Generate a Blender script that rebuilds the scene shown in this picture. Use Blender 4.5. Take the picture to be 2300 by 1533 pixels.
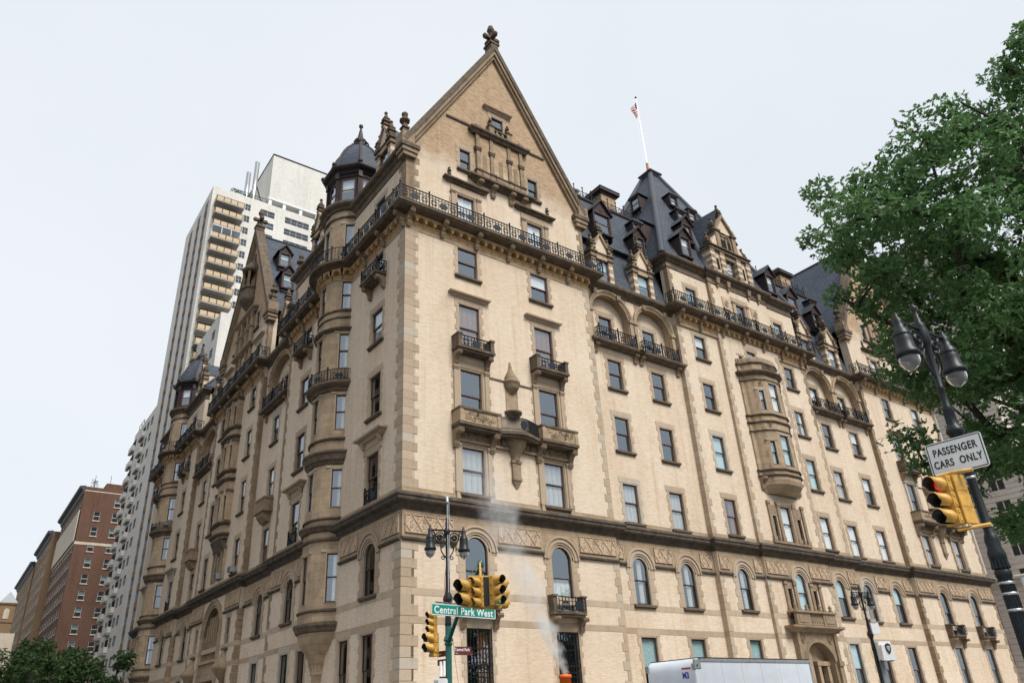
import bpy, math, random
from mathutils import Matrix, Vector, noise
random.seed(7)
PI = math.pi
rad = math.radians
for o in list(bpy.data.objects):
    bpy.data.objects.remove(o)
SC = bpy.context.scene
COL = SC.collection

# ------------------------------------------------------------------ camera, sky, sun, exposure
YAW, PIT, ROL, FPX, PPX, PPY = 0.955916978, 0.457440624, -0.0385484101, 1654.95866, 1081.71459, 804.82582
CAM = Vector((-16.7059, -30.7630, 1.6))
cam = bpy.data.objects.new('camera', bpy.data.cameras.new('camera'))
COL.objects.link(cam)
_f = Vector((math.cos(PIT)*math.cos(YAW), math.cos(PIT)*math.sin(YAW), math.sin(PIT)))
_r = Vector((math.sin(YAW), -math.cos(YAW), 0))
_u = _r.cross(_f)
_r2 = _r*math.cos(ROL) + _u*math.sin(ROL)
_u2 = _u*math.cos(ROL) - _r*math.sin(ROL)
cam.matrix_world = Matrix(((_r2.x, _u2.x, -_f.x, CAM.x), (_r2.y, _u2.y, -_f.y, CAM.y), (_r2.z, _u2.z, -_f.z, CAM.z), (0, 0, 0, 1)))
cam.data.sensor_width = 36.0
cam.data.lens = FPX/2300*36
cam.data.shift_x = (1150-PPX)/2300
cam.data.shift_y = (PPY-766.5)/2300
cam.data.clip_start = 0.1
cam.data.clip_end = 3000
SC.camera = cam

SUN_AZ, SUN_EL = rad(-84), rad(52)      # azimuth from +X towards +Y: the veiled sun stands over the avenue, opposite the long front
W = bpy.data.worlds.new('World')
SC.world = W
W.use_nodes = True
nt = W.node_tree
nt.nodes.clear()
sky = nt.nodes.new('ShaderNodeTexSky')
sky.sky_type = 'NISHITA'
sky.sun_disc = False
sky.sun_elevation = SUN_EL
sky.sun_rotation = PI/2 - SUN_AZ
sky.air_density = 1.0
sky.dust_density = 4.0
cloud = nt.nodes.new('ShaderNodeRGB')
cloud.outputs[0].default_value = (6.85, 7.2, 7.52, 1)     # even high overcast, in the sky's own units
mixs = nt.nodes.new('ShaderNodeMix')
mixs.data_type = 'RGBA'
mixs.inputs[0].default_value = 0.88
nt.links.new(sky.outputs[0], mixs.inputs[6])
nt.links.new(cloud.outputs[0], mixs.inputs[7])
# barely visible cloud structure in the overcast, the same all round the sky
ctc = nt.nodes.new('ShaderNodeTexCoord')
cno = nt.nodes.new('ShaderNodeTexNoise')
cno.inputs['Scale'].default_value = 1.7
cno.inputs['Detail'].default_value = 5
cno.inputs['Roughness'].default_value = .5
nt.links.new(ctc.outputs['Generated'], cno.inputs['Vector'])
crp = nt.nodes.new('ShaderNodeValToRGB')
crp.color_ramp.elements[0].position = .3
crp.color_ramp.elements[0].color = (.95, .96, .975, 1)
crp.color_ramp.elements[1].position = .7
crp.color_ramp.elements[1].color = (1.03, 1.025, 1.02, 1)
nt.links.new(cno.outputs['Fac'], crp.inputs[0])
mixc = nt.nodes.new('ShaderNodeMix')
mixc.data_type = 'RGBA'
mixc.blend_type = 'MULTIPLY'
mixc.inputs[0].default_value = 1.0
nt.links.new(mixs.outputs[2], mixc.inputs[6])
nt.links.new(crp.outputs[0], mixc.inputs[7])
bg = nt.nodes.new('ShaderNodeBackground')
bg.inputs[1].default_value = 0.085
nt.links.new(mixc.outputs[2], bg.inputs[0])
wo = nt.nodes.new('ShaderNodeOutputWorld')
nt.links.new(bg.outputs[0], wo.inputs[0])

sun = bpy.data.objects.new('sun', bpy.data.lights.new('sun', 'SUN'))
COL.objects.link(sun)
sun.data.energy = 2.5
sun.data.angle = rad(24)
sun.data.color = (1.0, 0.97, 0.92)
sd = Vector((math.cos(SUN_EL)*math.cos(SUN_AZ), math.cos(SUN_EL)*math.sin(SUN_AZ), math.sin(SUN_EL)))
sun.rotation_euler = sd.to_track_quat('Z', 'Y').to_euler()
sun.location = sd*120
vs = SC.view_settings
vs.view_transform = 'Standard'
vs.look = 'None'
vs.exposure = 0.66
vs.gamma = 1.0
vs.use_curve_mapping = False
SC.render.engine = 'CYCLES'
SC.cycles.max_bounces = 6
SC.cycles.transparent_max_bounces = 12
SC.cycles.volume_step_rate = 1.0
SC.cycles.volume_bounces = 4

# ------------------------------------------------------------------ materials
MATS = {}
class N:
    """tiny node-tree helper"""
    def __init__(s, name):
        s.m = bpy.data.materials.new(name)
        s.m.use_nodes = True
        s.t = s.m.node_tree
        s.b = s.t.nodes['Principled BSDF']
        s.o = s.t.nodes['Material Output']
        MATS[name] = s.m
    def n(s, typ, **kw):
        x = s.t.nodes.new(typ)
        for k, v in kw.items():
            setattr(x, k, v)
        return x
    def l(s, a, b):
        s.t.links.new(a, b)
    def noise(s, scale, detail=4, rough=.55, vec=None, stretch=None):
        t = s.n('ShaderNodeTexNoise')
        t.inputs['Scale'].default_value = scale
        t.inputs['Detail'].default_value = detail
        t.inputs['Roughness'].default_value = rough
        if vec is None:
            vec = s.n('ShaderNodeTexCoord').outputs['Object']
        if stretch:
            mp = s.n('ShaderNodeMapping')
            mp.inputs['Scale'].default_value = stretch
            s.l(vec, mp.inputs[0])
            vec = mp.outputs[0]
        s.l(vec, t.inputs['Vector'])
        return t.outputs['Fac']
    def ramp(s, fac, *stops):
        r = s.n('ShaderNodeValToRGB')
        e = r.color_ramp.elements
        while len(e) < len(stops):
            e.new(0.5)
        for el, (p, c) in zip(e, stops):
            el.position = p
            el.color = c if len(c) == 4 else (*c, 1)
        s.l(fac, r.inputs[0])
        return r.outputs[0]
    def mix(s, fac, a, b, mode='MIX'):
        m = s.n('ShaderNodeMix', data_type='RGBA', blend_type=mode)
        for sock, v in ((m.inputs[0], fac), (m.inputs[6], a), (m.inputs[7], b)):
            if isinstance(v, (int, float)):
                sock.default_value = v
            elif isinstance(v, tuple):
                sock.default_value = v if len(v) == 4 else (*v, 1)
            else:
                s.l(v, sock)
        return m.outputs[2]
    def col(s, c):
        if isinstance(c, tuple):
            s.b.inputs['Base Color'].default_value = (*c, 1)
        else:
            s.l(c, s.b.inputs['Base Color'])
    def bump(s, h, strength=.3, dist=.02):
        b = s.n('ShaderNodeBump')
        b.inputs['Strength'].default_value = strength
        b.inputs['Distance'].default_value = dist
        s.l(h, b.inputs['Height'])
        s.l(b.outputs[0], s.b.inputs['Normal'])
    def set(s, rough=.8, metal=0, spec=.3):
        s.b.inputs['Roughness'].default_value = rough
        s.b.inputs['Metallic'].default_value = metal
        s.b.inputs['Specular IOR Level'].default_value = spec

def plain(name, c, rough=.7, metal=0, spec=.4, var=.18, scale=6):
    k = N(name)
    f = k.noise(scale, 5)
    d = tuple(x*(1-var) for x in c)
    b = tuple(min(1, x*(1+var)) for x in c)
    k.col(k.ramp(f, (.3, d), (.7, b)))
    k.set(rough, metal, spec)
    return k

def facade_vec(k):
    """brick coordinates: along the wall, up the wall"""
    tc = k.n('ShaderNodeTexCoord')
    sp = k.n('ShaderNodeSeparateXYZ')
    k.l(tc.outputs['Object'], sp.inputs[0])
    ad = k.n('ShaderNodeMath', operation='ADD')
    k.l(sp.outputs[0], ad.inputs[0])
    k.l(sp.outputs[1], ad.inputs[1])
    cb = k.n('ShaderNodeCombineXYZ')
    k.l(ad.outputs[0], cb.inputs[0])
    k.l(sp.outputs[2], cb.inputs[1])
    return cb.outputs[0], sp

def brickwork(name, c1, c2, mortar, bw, rh, ms, stain, stain_amt, blot=None, stretch=(1, 1, 4), patch=.75):
    k = N(name)
    v, sp = facade_vec(k)
    br = k.n('ShaderNodeTexBrick')
    br.inputs['Color1'].default_value = (*c1, 1)
    br.inputs['Color2'].default_value = (*c2, 1)
    br.inputs['Mortar'].default_value = (*mortar, 1)
    br.inputs['Scale'].default_value = 1
    br.inputs['Mortar Size'].default_value = ms
    br.inputs['Brick Width'].default_value = bw
    br.inputs['Row Height'].default_value = rh
    br.inputs['Bias'].default_value = -.1
    k.l(v, br.inputs['Vector'])
    c = br.outputs['Color']
    # streaky course-to-course variation, then wide weather stains
    f1 = k.noise(4.2, 4, .75, stretch=(.55, .55, 4.6))
    c = k.mix(k.ramp(f1, (.42, (0, 0, 0)), (.66, (1, 1, 1))), c, k.mix(patch, c, stain, 'MULTIPLY'))
    f2 = k.noise(.22, 6, .65, stretch=(1, 1, .45))
    c = k.mix(k.ramp(f2, (.35, (0, 0, 0)), (.75, (stain_amt,)*3)), c, k.mix(1.0, c, stain, 'MULTIPLY'))
    # rain streaks running down the wall
    f4 = k.noise(1.0, 5, .65, stretch=(2.6, 2.6, .10))
    c = k.mix(k.ramp(f4, (.52, (0, 0, 0)), (.74, (stain_amt*1.1,)*3)), c, k.mix(1.0, c, stain, 'MULTIPLY'))
    f5 = k.noise(.55, 7, .72)
    c = k.mix(k.ramp(f5, (.56, (0, 0, 0)), (.70, (stain_amt*.8,)*3)), c, k.mix(1.0, c, stain, 'MULTIPLY'))
    if blot:
        f3 = k.noise(1.5, 9, .78, stretch=(1, 1, 4.0))
        c = k.mix(k.ramp(f3, (.50, (0, 0, 0)), (.63, (.8,)*3)), c, blot)
        f6 = k.noise(1.9, 8, .75, stretch=(1, 1, 5.0))
        c = k.mix(k.ramp(f6, (.58, (0, 0, 0)), (.68, (.7,)*3)), c, (.62, .54, .45))
        # the brick turns from clean buff to the older browner brick towards the top of the gable
        f7 = k.noise(.9, 5, .6)
        hz = k.n('ShaderNodeMath', operation='MULTIPLY_ADD')
        k.l(f7, hz.inputs[0]); hz.inputs[1].default_value = 4.0
        k.l(sp.outputs[2], hz.inputs[2])
        mr = k.n('ShaderNodeMapRange')
        mr.inputs['From Min'].default_value = 33.8
        mr.inputs['From Max'].default_value = 36.6
        k.l(hz.outputs[0], mr.inputs['Value'])
        c = k.mix(mr.outputs[0], (.64, .545, .44), c)
    k.col(c)
    k.set(.9, 0, .2)
    k.bump(br.outputs['Fac'], -.25, .01)
    return k

brickwork('brick_buff', (.71, .605, .485), (.635, .525, .405), (.59, .515, .425), .30, .085, .009, (.76, .67, .57), .6, patch=.5)
brickwork('brick_gable', (.53, .395, .265), (.43, .30, .185), (.44, .35, .26), .30, .085, .009, (.66, .56, .47), .45, blot=(.22, .145, .09), patch=.8)
brickwork('brick_red', (.175, .092, .064), (.125, .064, .045), (.15, .10, .078), .3, .09, .012, (.6, .55, .5), .5)
brickwork('brick_white', (.76, .745, .71), (.69, .675, .64), (.62, .61, .58), .5, .15, .012, (.76, .74, .70), .55)
brickwork('brick_tan', (.30, .20, .12), (.25, .165, .1), (.25, .18, .12), .4, .12, .012, (.7, .65, .6), .5)
brickwork('limestone', (.66, .60, .55), (.60, .55, .50), (.46, .42, .38), 1.4, .6, .012, (.85, .83, .81), .5)

def stone(name, c, d, rnd=.0, joints=True, e=None):
    """sandstone: block joints, mottling and soot; every single stone may take a tone of its own"""
    k = N(name)
    f = k.noise(2.3, 7, .68)
    col = k.ramp(f, (.34, d), (.66, c))
    if rnd:
        oi = k.n('ShaderNodeObjectInfo')
        r = k.ramp(oi.outputs['Random'], (0, d), (.3, c), (.5, e or c), (.66, (.36, .27, .19)), (.82, (.43, .405, .345)), (.93, (.31, .23, .16)))
        r.node.color_ramp.interpolation = 'CONSTANT'
        col = k.mix(rnd, col, r)
    f2 = k.noise(.8, 6, .7, stretch=(1.6, 1.6, .35))
    col = k.mix(k.ramp(f2, (.5, (0, 0, 0)), (.8, (.75,)*3)), col, k.mix(1.0, col, (.52, .48, .44), 'MULTIPLY'))
    if joints:
        v, sp = facade_vec(k)
        br = k.n('ShaderNodeTexBrick')
        br.inputs['Color1'].default_value = (.86, .86, .86, 1)
        br.inputs['Color2'].default_value = (1.12, 1.1, 1.04, 1)
        br.inputs['Mortar'].default_value = (.72, .72, .72, 1)
        br.inputs['Scale'].default_value = 1
        br.inputs['Mortar Size'].default_value = .012
        br.inputs['Brick Width'].default_value = 1.05
        br.inputs['Row Height'].default_value = .46
        k.l(v, br.inputs['Vector'])
        col = k.mix(1.0, col, br.outputs['Color'], 'MULTIPLY')
    k.col(col)
    k.set(.88, 0, .25)
    k.bump(k.noise(9, 6, .7), .35, .02)
    return k
stone('stone', (.40, .305, .21), (.31, .23, .155))
stone('stone_block', (.45, .355, .26), (.37, .285, .205), rnd=.55, joints=False, e=(.42, .35, .27))
stone('stone_trim', (.315, .235, .155), (.205, .15, .10), joints=False)
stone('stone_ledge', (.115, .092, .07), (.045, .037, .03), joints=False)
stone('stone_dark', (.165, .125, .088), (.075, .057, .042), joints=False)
stone('terracotta', (.50, .385, .275), (.42, .315, .22), joints=False)
stone('terracotta_gold', (.54, .37, .20), (.43, .275, .135), joints=False)
stone('terracotta_deep', (.44, .255, .115), (.28, .15, .065), joints=False)
stone('concrete', (.42, .40, .37), (.36, .345, .32), joints=False)
stone('asphalt', (.06, .06, .06), (.042, .042, .044), joints=False)
stone('stucco', (.56, .50, .40), (.50, .44, .35), joints=False)

def slate(name, c1, c2, bw=.42, rh=.2):
    k = N(name)
    v, sp = facade_vec(k)
    br = k.n('ShaderNodeTexBrick')
    br.inputs['Color1'].default_value = (*c1, 1)
    br.inputs['Color2'].default_value = (*c2, 1)
    br.inputs['Mortar'].default_value = (c1[0]*.25, c1[1]*.25, c1[2]*.25, 1)
    br.inputs['Scale'].default_value = 1
    br.inputs['Mortar Size'].default_value = .022
    br.inputs['Mortar Smooth'].default_value = .3
    br.inputs['Brick Width'].default_value = bw
    br.inputs['Row Height'].default_value = rh
    k.l(v, br.inputs['Vector'])
    f = k.noise(.5, 5, .6)
    c = k.mix(k.ramp(f, (.35, (0, 0, 0)), (.7, (.6,)*3)), br.outputs['Color'], k.mix(1.0, br.outputs['Color'], (.72, .74, .8), 'MULTIPLY'))
    k.col(c)
    k.set(.6, 0, .28)
    k.bump(br.outputs['Fac'], -.6, .03)
slate('slate', (.072, .088, .115), (.042, .053, .073))
plain('lead', (.045, .051, .062), .55, .0, .3)
plain('copper_brown', (.036, .027, .028), .55, 0, .3)
plain('wood_brown', (.042, .027, .026), .6, 0, .25)
plain('sash_brown', (.085, .042, .03), .5, 0, .4)
plain('sash_dark', (.030, .022, .020), .5, 0, .4)
plain('sash_white', (.62, .62, .60), .5)
plain('iron', (.007, .008, .010), .6, 0, .22, scale=12)
plain('iron_blue', (.008, .016, .026), .55, 0, .25)
plain('curtain', (.80, .80, .78), .9, 0, .1, var=.06, scale=2)
plain('curtain_sheer', (.46, .46, .44), .9, 0, .1, var=.1, scale=2)
plain('blind_aqua', (.45, .62, .64), .8, 0, .2, var=.06)
plain('shutter_wood', (.20, .10, .045), .6, 0, .3)
plain('shutter_white', (.60, .62, .58), .6, 0, .3)
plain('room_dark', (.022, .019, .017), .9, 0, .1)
plain('mullion_grey', (.30, .31, .32), .6)
plain('signal_yellow', (.56, .32, .07), .5, 0, .4, var=.28, scale=7)
plain('signal_black', (.012, .012, .013), .5)
plain('pole_green', (.012, .105, .085), .38, 0, .5, var=.2)
plain('pole_black', (.010, .014, .017), .42, 0, .32, var=.25)
plain('steel', (.45, .46, .47), .35, .8, .5)
plain('sign_green', (.0, .235, .175), .45, 0, .5, var=.05)
plain('sign_white', (.74, .75, .76), .45, 0, .5, var=.04)
plain('sign_maroon', (.11, .018, .018), .5, 0, .5, var=.1)
plain('ink_black', (.012, .012, .013), .6)
plain('ink_blue', (.015, .06, .32), .5)
plain('ink_red', (.45, .03, .03), .5)
plain('truck_white', (.66, .71, .77), .32, 0, .5, var=.07, scale=1.6)
plain('truck_grey', (.30, .31, .32), .5, .2)
plain('rust', (.24, .11, .05), .8, var=.3)
plain('stack_orange', (.72, .13, .015), .55, var=.15)
plain('box_white', (.66, .67, .67), .5, var=.06)
plain('flag_red', (.42, .025, .035), .8)
plain('flag_white', (.72, .72, .72), .8)
plain('flag_blue', (.02, .03, .12), .8)
plain('bark', (.045, .036, .028), .9, 0, .2, var=.4, scale=14)
plain('panel_amber', (.46, .335, .19), .5, 0, .4, var=.15)
plain('tree_far_bark', (.03, .025, .02), .9)

def glass(name, tint, ior, rough=.0):
    k = N(name)
    k.t.nodes.remove(k.b)
    tr = k.n('ShaderNodeBsdfTransparent')
    tr.inputs[0].default_value = (*tint, 1)
    gl = k.n('ShaderNodeBsdfGlossy')
    gl.inputs['Roughness'].default_value = rough
    gl.inputs['Color'].default_value = (.80, .90, 1.0, 1)
    # two-sided Schlick reflectance, so daylight also passes the pane from outside to inside
    geo = k.n('ShaderNodeNewGeometry')
    dt = k.n('ShaderNodeVectorMath', operation='DOT_PRODUCT')
    k.l(geo.outputs['Normal'], dt.inputs[0])
    k.l(geo.outputs['Incoming'], dt.inputs[1])
    def mt(op, x, y):
        q = k.n('ShaderNodeMath', operation=op)
        for i, v in enumerate((x, y)):
            if isinstance(v, (int, float)): q.inputs[i].default_value = v
            else: k.l(v, q.inputs[i])
        return q.outputs[0]
    f0 = ((ior-1)/(ior+1))**2
    c5 = mt('POWER', mt('SUBTRACT', 1.0, mt('ABSOLUTE', dt.outputs['Value'], 0)), 5.0)
    fres = mt('ADD', mt('MULTIPLY', c5, 1-f0), f0)
    bp = k.n('ShaderNodeBump')
    bp.inputs['Strength'].default_value = .012
    bp.inputs['Distance'].default_value = .02
    k.l(k.noise(1.1, 2, .5), bp.inputs['Height'])
    k.l(bp.outputs[0], gl.inputs['Normal'])
    mx = k.n('ShaderNodeMixShader')
    k.l(fres, mx.inputs[0])
    k.l(tr.outputs[0], mx.inputs[1])
    k.l(gl.outputs[0], mx.inputs[2])
    k.l(mx.outputs[0], k.o.inputs[0])
glass('glass', (.93, .95, .95), 3.0)
glass('glass_far', (.55, .6, .62), 2.0)
k = N('globe_glass')
k.col((.36, .375, .39))
k.set(.12, 0, .6)
k.b.inputs['Transmission Weight'].default_value = .6
k.b.inputs['IOR'].default_value = 1.2

def leafmat(name, a, b, c):
    k = N(name)
    f = k.noise(1.6, 3, .6)
    f2 = k.noise(19, 2, .6)
    col = k.mix(k.ramp(f2, (.35, (0, 0, 0)), (.65, (1, 1, 1))), k.ramp(f, (.3, a), (.7, b)), c)
    k.col(col)
    k.set(.5, 0, .35)
    k.b.inputs['Subsurface Weight'].default_value = 0
    tl = k.n('ShaderNodeBsdfTranslucent')
    k.l(col, tl.inputs[0])
    mx = k.n('ShaderNodeMixShader')
    mx.inputs[0].default_value = .40
    k.l(k.b.outputs[0], mx.inputs[1])
    k.l(tl.outputs[0], mx.inputs[2])
    k.l(mx.outputs[0], k.o.inputs[0])
leafmat('leaf', (.034, .105, .030), (.080, .180, .046), (.150, .265, .105))
leafmat('leaf_far', (.014, .045, .016), (.032, .076, .022), (.06, .105, .026))
k = plain('leaf_orange', (.40, .14, .02), .6)

def emit(name, c, s):
    k = N(name)
    k.b.inputs['Base Color'].default_value = (*c, 1)
    k.b.inputs['Emission Color'].default_value = (*c, 1)
    k.b.inputs['Emission Strength'].default_value = s
emit('signal_red_lit', (.75, .015, .015), .45)
emit('signal_green_lit', (.04, .6, .38), .8)
plain('signal_lens', (.02, .018, .018), .25)

# ------------------------------------------------------------------ mesh builder
class MB:
    def __init__(s):
        s.v = []; s.f = []; s.mi = []; s.sm = []
        s.M = None
    def add(s, vs_, fs, mi=0, sm=False):
        b = len(s.v)
        if s.M is not None:
            vs_ = [tuple(s.M @ Vector(p)) for p in vs_]
        s.v.extend(vs_)
        for f in fs:
            s.f.append([b+i for i in f])
            s.mi.append(mi); s.sm.append(sm)
        return s
    def box(s, x0, x1, y0, y1, z0, z1, mi=0):
        return s.add([(x0, y0, z0), (x1, y0, z0), (x1, y1, z0), (x0, y1, z0), (x0, y0, z1), (x1, y0, z1), (x1, y1, z1), (x0, y1, z1)],
                     [(0, 3, 2, 1), (4, 5, 6, 7), (0, 1, 5, 4), (1, 2, 6, 5), (2, 3, 7, 6), (3, 0, 4, 7)], mi)
    def tbox(s, x0, x1, y0, y1, z0, z1, ix, iy, mi=0):
        """box tapering by ix, iy at the top"""
        return s.add([(x0, y0, z0), (x1, y0, z0), (x1, y1, z0), (x0, y1, z0), (x0+ix, y0+iy, z1), (x1-ix, y0+iy, z1), (x1-ix, y1-iy, z1), (x0+ix, y1-iy, z1)],
                     [(0, 3, 2, 1), (4, 5, 6, 7), (0, 1, 5, 4), (1, 2, 6, 5), (2, 3, 7, 6), (3, 0, 4, 7)], mi)
    def quad(s, a, b, c, d, mi=0):
        return s.add([a, b, c, d], [(0, 1, 2, 3)], mi)
    def poly(s, pts, mi=0):
        return s.add(list(pts), [tuple(range(len(pts)))], mi)
    def ext(s, pts, axis, a, b, mi=0, sm=False):
        """extrude a 2D polygon: axis 'y' takes (x,z), 'z' takes (x,y), 'x' takes (y,z)"""
        g = {'y': lambda p, t: (p[0], t, p[1]), 'z': lambda p, t: (p[0], p[1], t), 'x': lambda p, t: (t, p[0], p[1])}[axis]
        n = len(pts)
        vs_ = [g(p, a) for p in pts]+[g(p, b) for p in pts]
        s.add(vs_, [tuple(range(n)), tuple(range(2*n-1, n-1, -1))], mi)
        s.add(vs_, [(i, (i+1) % n, n+(i+1) % n, n+i) for i in range(n)], mi, sm)
        return s
    def lathe(s, prof, cx=0, cy=0, n=12, mi=0, sm=True, a0=0, a1=2*PI, sx=1, sy=1):
        full = abs(a1-a0-2*PI) < 1e-6
        m = n if full else n+1
        vs_ = []
        for r, z in prof:
            for i in range(m):
                a = a0+(a1-a0)*i/n
                vs_.append((cx+r*math.cos(a)*sx, cy+r*math.sin(a)*sy, z))
        fs = []
        for j in range(len(prof)-1):
            for i in range(n):
                i2 = (i+1) % m if full else i+1
                fs.append((j*m+i, j*m+i2, (j+1)*m+i2, (j+1)*m+i))
        return s.add(vs_, fs, mi, sm)
    def tube(s, pts, r, n=6, mi=0, closed=False, sm=True, caps=True):
        P = [Vector(p) for p in pts]
        m = len(P)
        rr = r if isinstance(r, (list, tuple)) else [r]*m
        vs_ = []
        up = None
        for i in range(m):
            if closed:
                d = P[(i+1) % m]-P[i-1]
            else:
                d = P[min(i+1, m-1)]-P[max(i-1, 0)]
            d.normalize()
            if up is None:
                up = Vector((0, 0, 1)) if abs(d.z) < .9 else Vector((1, 0, 0))
            a = d.cross(up)
            if a.length < 1e-4:
                a = d.cross(Vector((0, 1, 0)))
            a.normalize()
            b = a.cross(d)
            up = b
            for j in range(n):
                t = 2*PI*j/n
                vs_.append(tuple(P[i]+(a*math.cos(t)+b*math.sin(t))*rr[i]))
        fs = []
        for i in range(m if closed else m-1):
            i2 = (i+1) % m
            for j in range(n):
                j2 = (j+1) % n
                fs.append((i*n+j, i*n+j2, i2*n+j2, i2*n+j))
        s.add(vs_, fs, mi, sm)
        if caps and not closed:
            b = len(s.v)-m*n
            s.f.append([b+j for j in range(n)]); s.mi.append(mi); s.sm.append(False)
            s.f.append([b+(m-1)*n+j for j in range(n)]); s.mi.append(mi); s.sm.append(False)
        return s
    def ring(s, c, r, t, axis='y', n=12, mi=0, k=4, a0=0, a1=2*PI):
        full = abs(a1-a0-2*PI) < 1e-6
        m = n if full else n+1
        pts = []
        for i in range(m):
            a = a0+(a1-a0)*i/n
            p = (r*math.cos(a), r*math.sin(a))
            pts.append({'y': (c[0]+p[0], c[1], c[2]+p[1]), 'z': (c[0]+p[0], c[1]+p[1], c[2]), 'x': (c[0], c[1]+p[0], c[2]+p[1])}[axis])
        return s.tube(pts, t, k, mi, closed=full)
    def sweep(s, prof, path, mi=0, closed=False):
        """mouldings: prof = [(out, z)], path = [(x, y)] with the outside on the right hand"""
        n = len(path)
        P = [Vector(p).to_2d() if len(p) > 2 else Vector(p) for p in path]
        off = []
        for i in range(n):
            a = P[i]-P[i-1] if (i > 0 or closed) else P[1]-P[0]
            b = P[(i+1) % n]-P[i] if (i < n-1 or closed) else a
            a.normalize(); b.normalize()
            na = Vector((a.y, -a.x)); nb = Vector((b.y, -b.x))
            m = na+nb
            if m.length < 1e-6:
                m = na.copy()
            m.normalize()
            c = max(.3, m.dot(na))
            off.append(m/c)
        vs_ = []
        for i in range(n):
            for d, z in prof:
                q = P[i]+off[i]*d
                vs_.append((q.x, q.y, z))
        k = len(prof)
        fs = []
        for i in range(n if closed else n-1):
            i2 = (i+1) % n
            for j in range(k-1):
                fs.append((i*k+j, i2*k+j, i2*k+j+1, i*k+j+1))
        s.add(vs_, fs, mi)
        if not closed:
            b = len(s.v)-n*k
            s.f.append([b+j for j in range(k)]); s.mi.append(mi); s.sm.append(False)
            s.f.append([b+(n-1)*k+j for j in range(k)]); s.mi.append(mi); s.sm.append(False)
        return s
    def mesh(s, name, mats):
        me = bpy.data.meshes.new(name)
        me.from_pydata(s.v, [], s.f)
        for m in (mats if isinstance(mats, (list, tuple)) else [mats]):
            me.materials.append(MATS[m])
        me.polygons.foreach_set('material_index', s.mi)
        me.polygons.foreach_set('use_smooth', s.sm)
        me.update()
        return me

class Frame:
    """a front: local x to the right as seen from outside, y into the wall, z up"""
    def __init__(s, loc=(0, 0, 0), rz=0):
        s.M = Matrix.Translation(loc) @ Matrix.Rotation(rz, 4, 'Z')
        s.rz = rz
FR = Frame()                          # the long front on the right, local x = world x
FL = Frame((0, 0, 0), -PI/2)          # the shaded front on the left, local x = -world y

def obj(name, me, parent=None, fr=None, pos=(0, 0, 0), rz=0.0, rx=0.0):
    o = bpy.data.objects.new(name, me)
    COL.objects.link(o)
    L = Matrix.Translation(pos) @ Matrix.Rotation(rz, 4, 'Z') @ Matrix.Rotation(rx, 4, 'X')
    o.matrix_local = (fr.M @ L) if fr else L
    if parent:
        o.parent = parent
    return o
def thing(name, label, cat, loc=(0, 0, 0), rz=0, group=None):
    o = bpy.data.objects.new(name, None)
    COL.objects.link(o)
    o.empty_display_size = .5
    o.location = loc
    o.rotation_euler = (0, 0, rz)
    return tag(o, label, cat, group)
def tag(o, label=None, cat=None, group=None, kind=None):
    if label: o['label'] = label
    if cat: o['category'] = cat
    if group: o['group'] = group
    if kind: o['kind'] = kind
    return o
CACHE = {}
def cached(key, fn):
    if key not in CACHE:
        CACHE[key] = fn()
    return CACHE[key]
# ------------------------------------------------------------------ the large apartment house: shared pieces
B = thing('apartment_building', 'huge buff brick apartment house with steep gables, slate roofs and iron balconies', 'building')
HOLES = {}                     # wall key -> rectangular openings

def arc(cx, cz, r, n, a0=0, a1=PI, rz=None):
    rz = rz or r
    return [(cx+r*math.cos(a0+(a1-a0)*i/n), cz+rz*math.sin(a0+(a1-a0)*i/n)) for i in range(n+1)]

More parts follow.
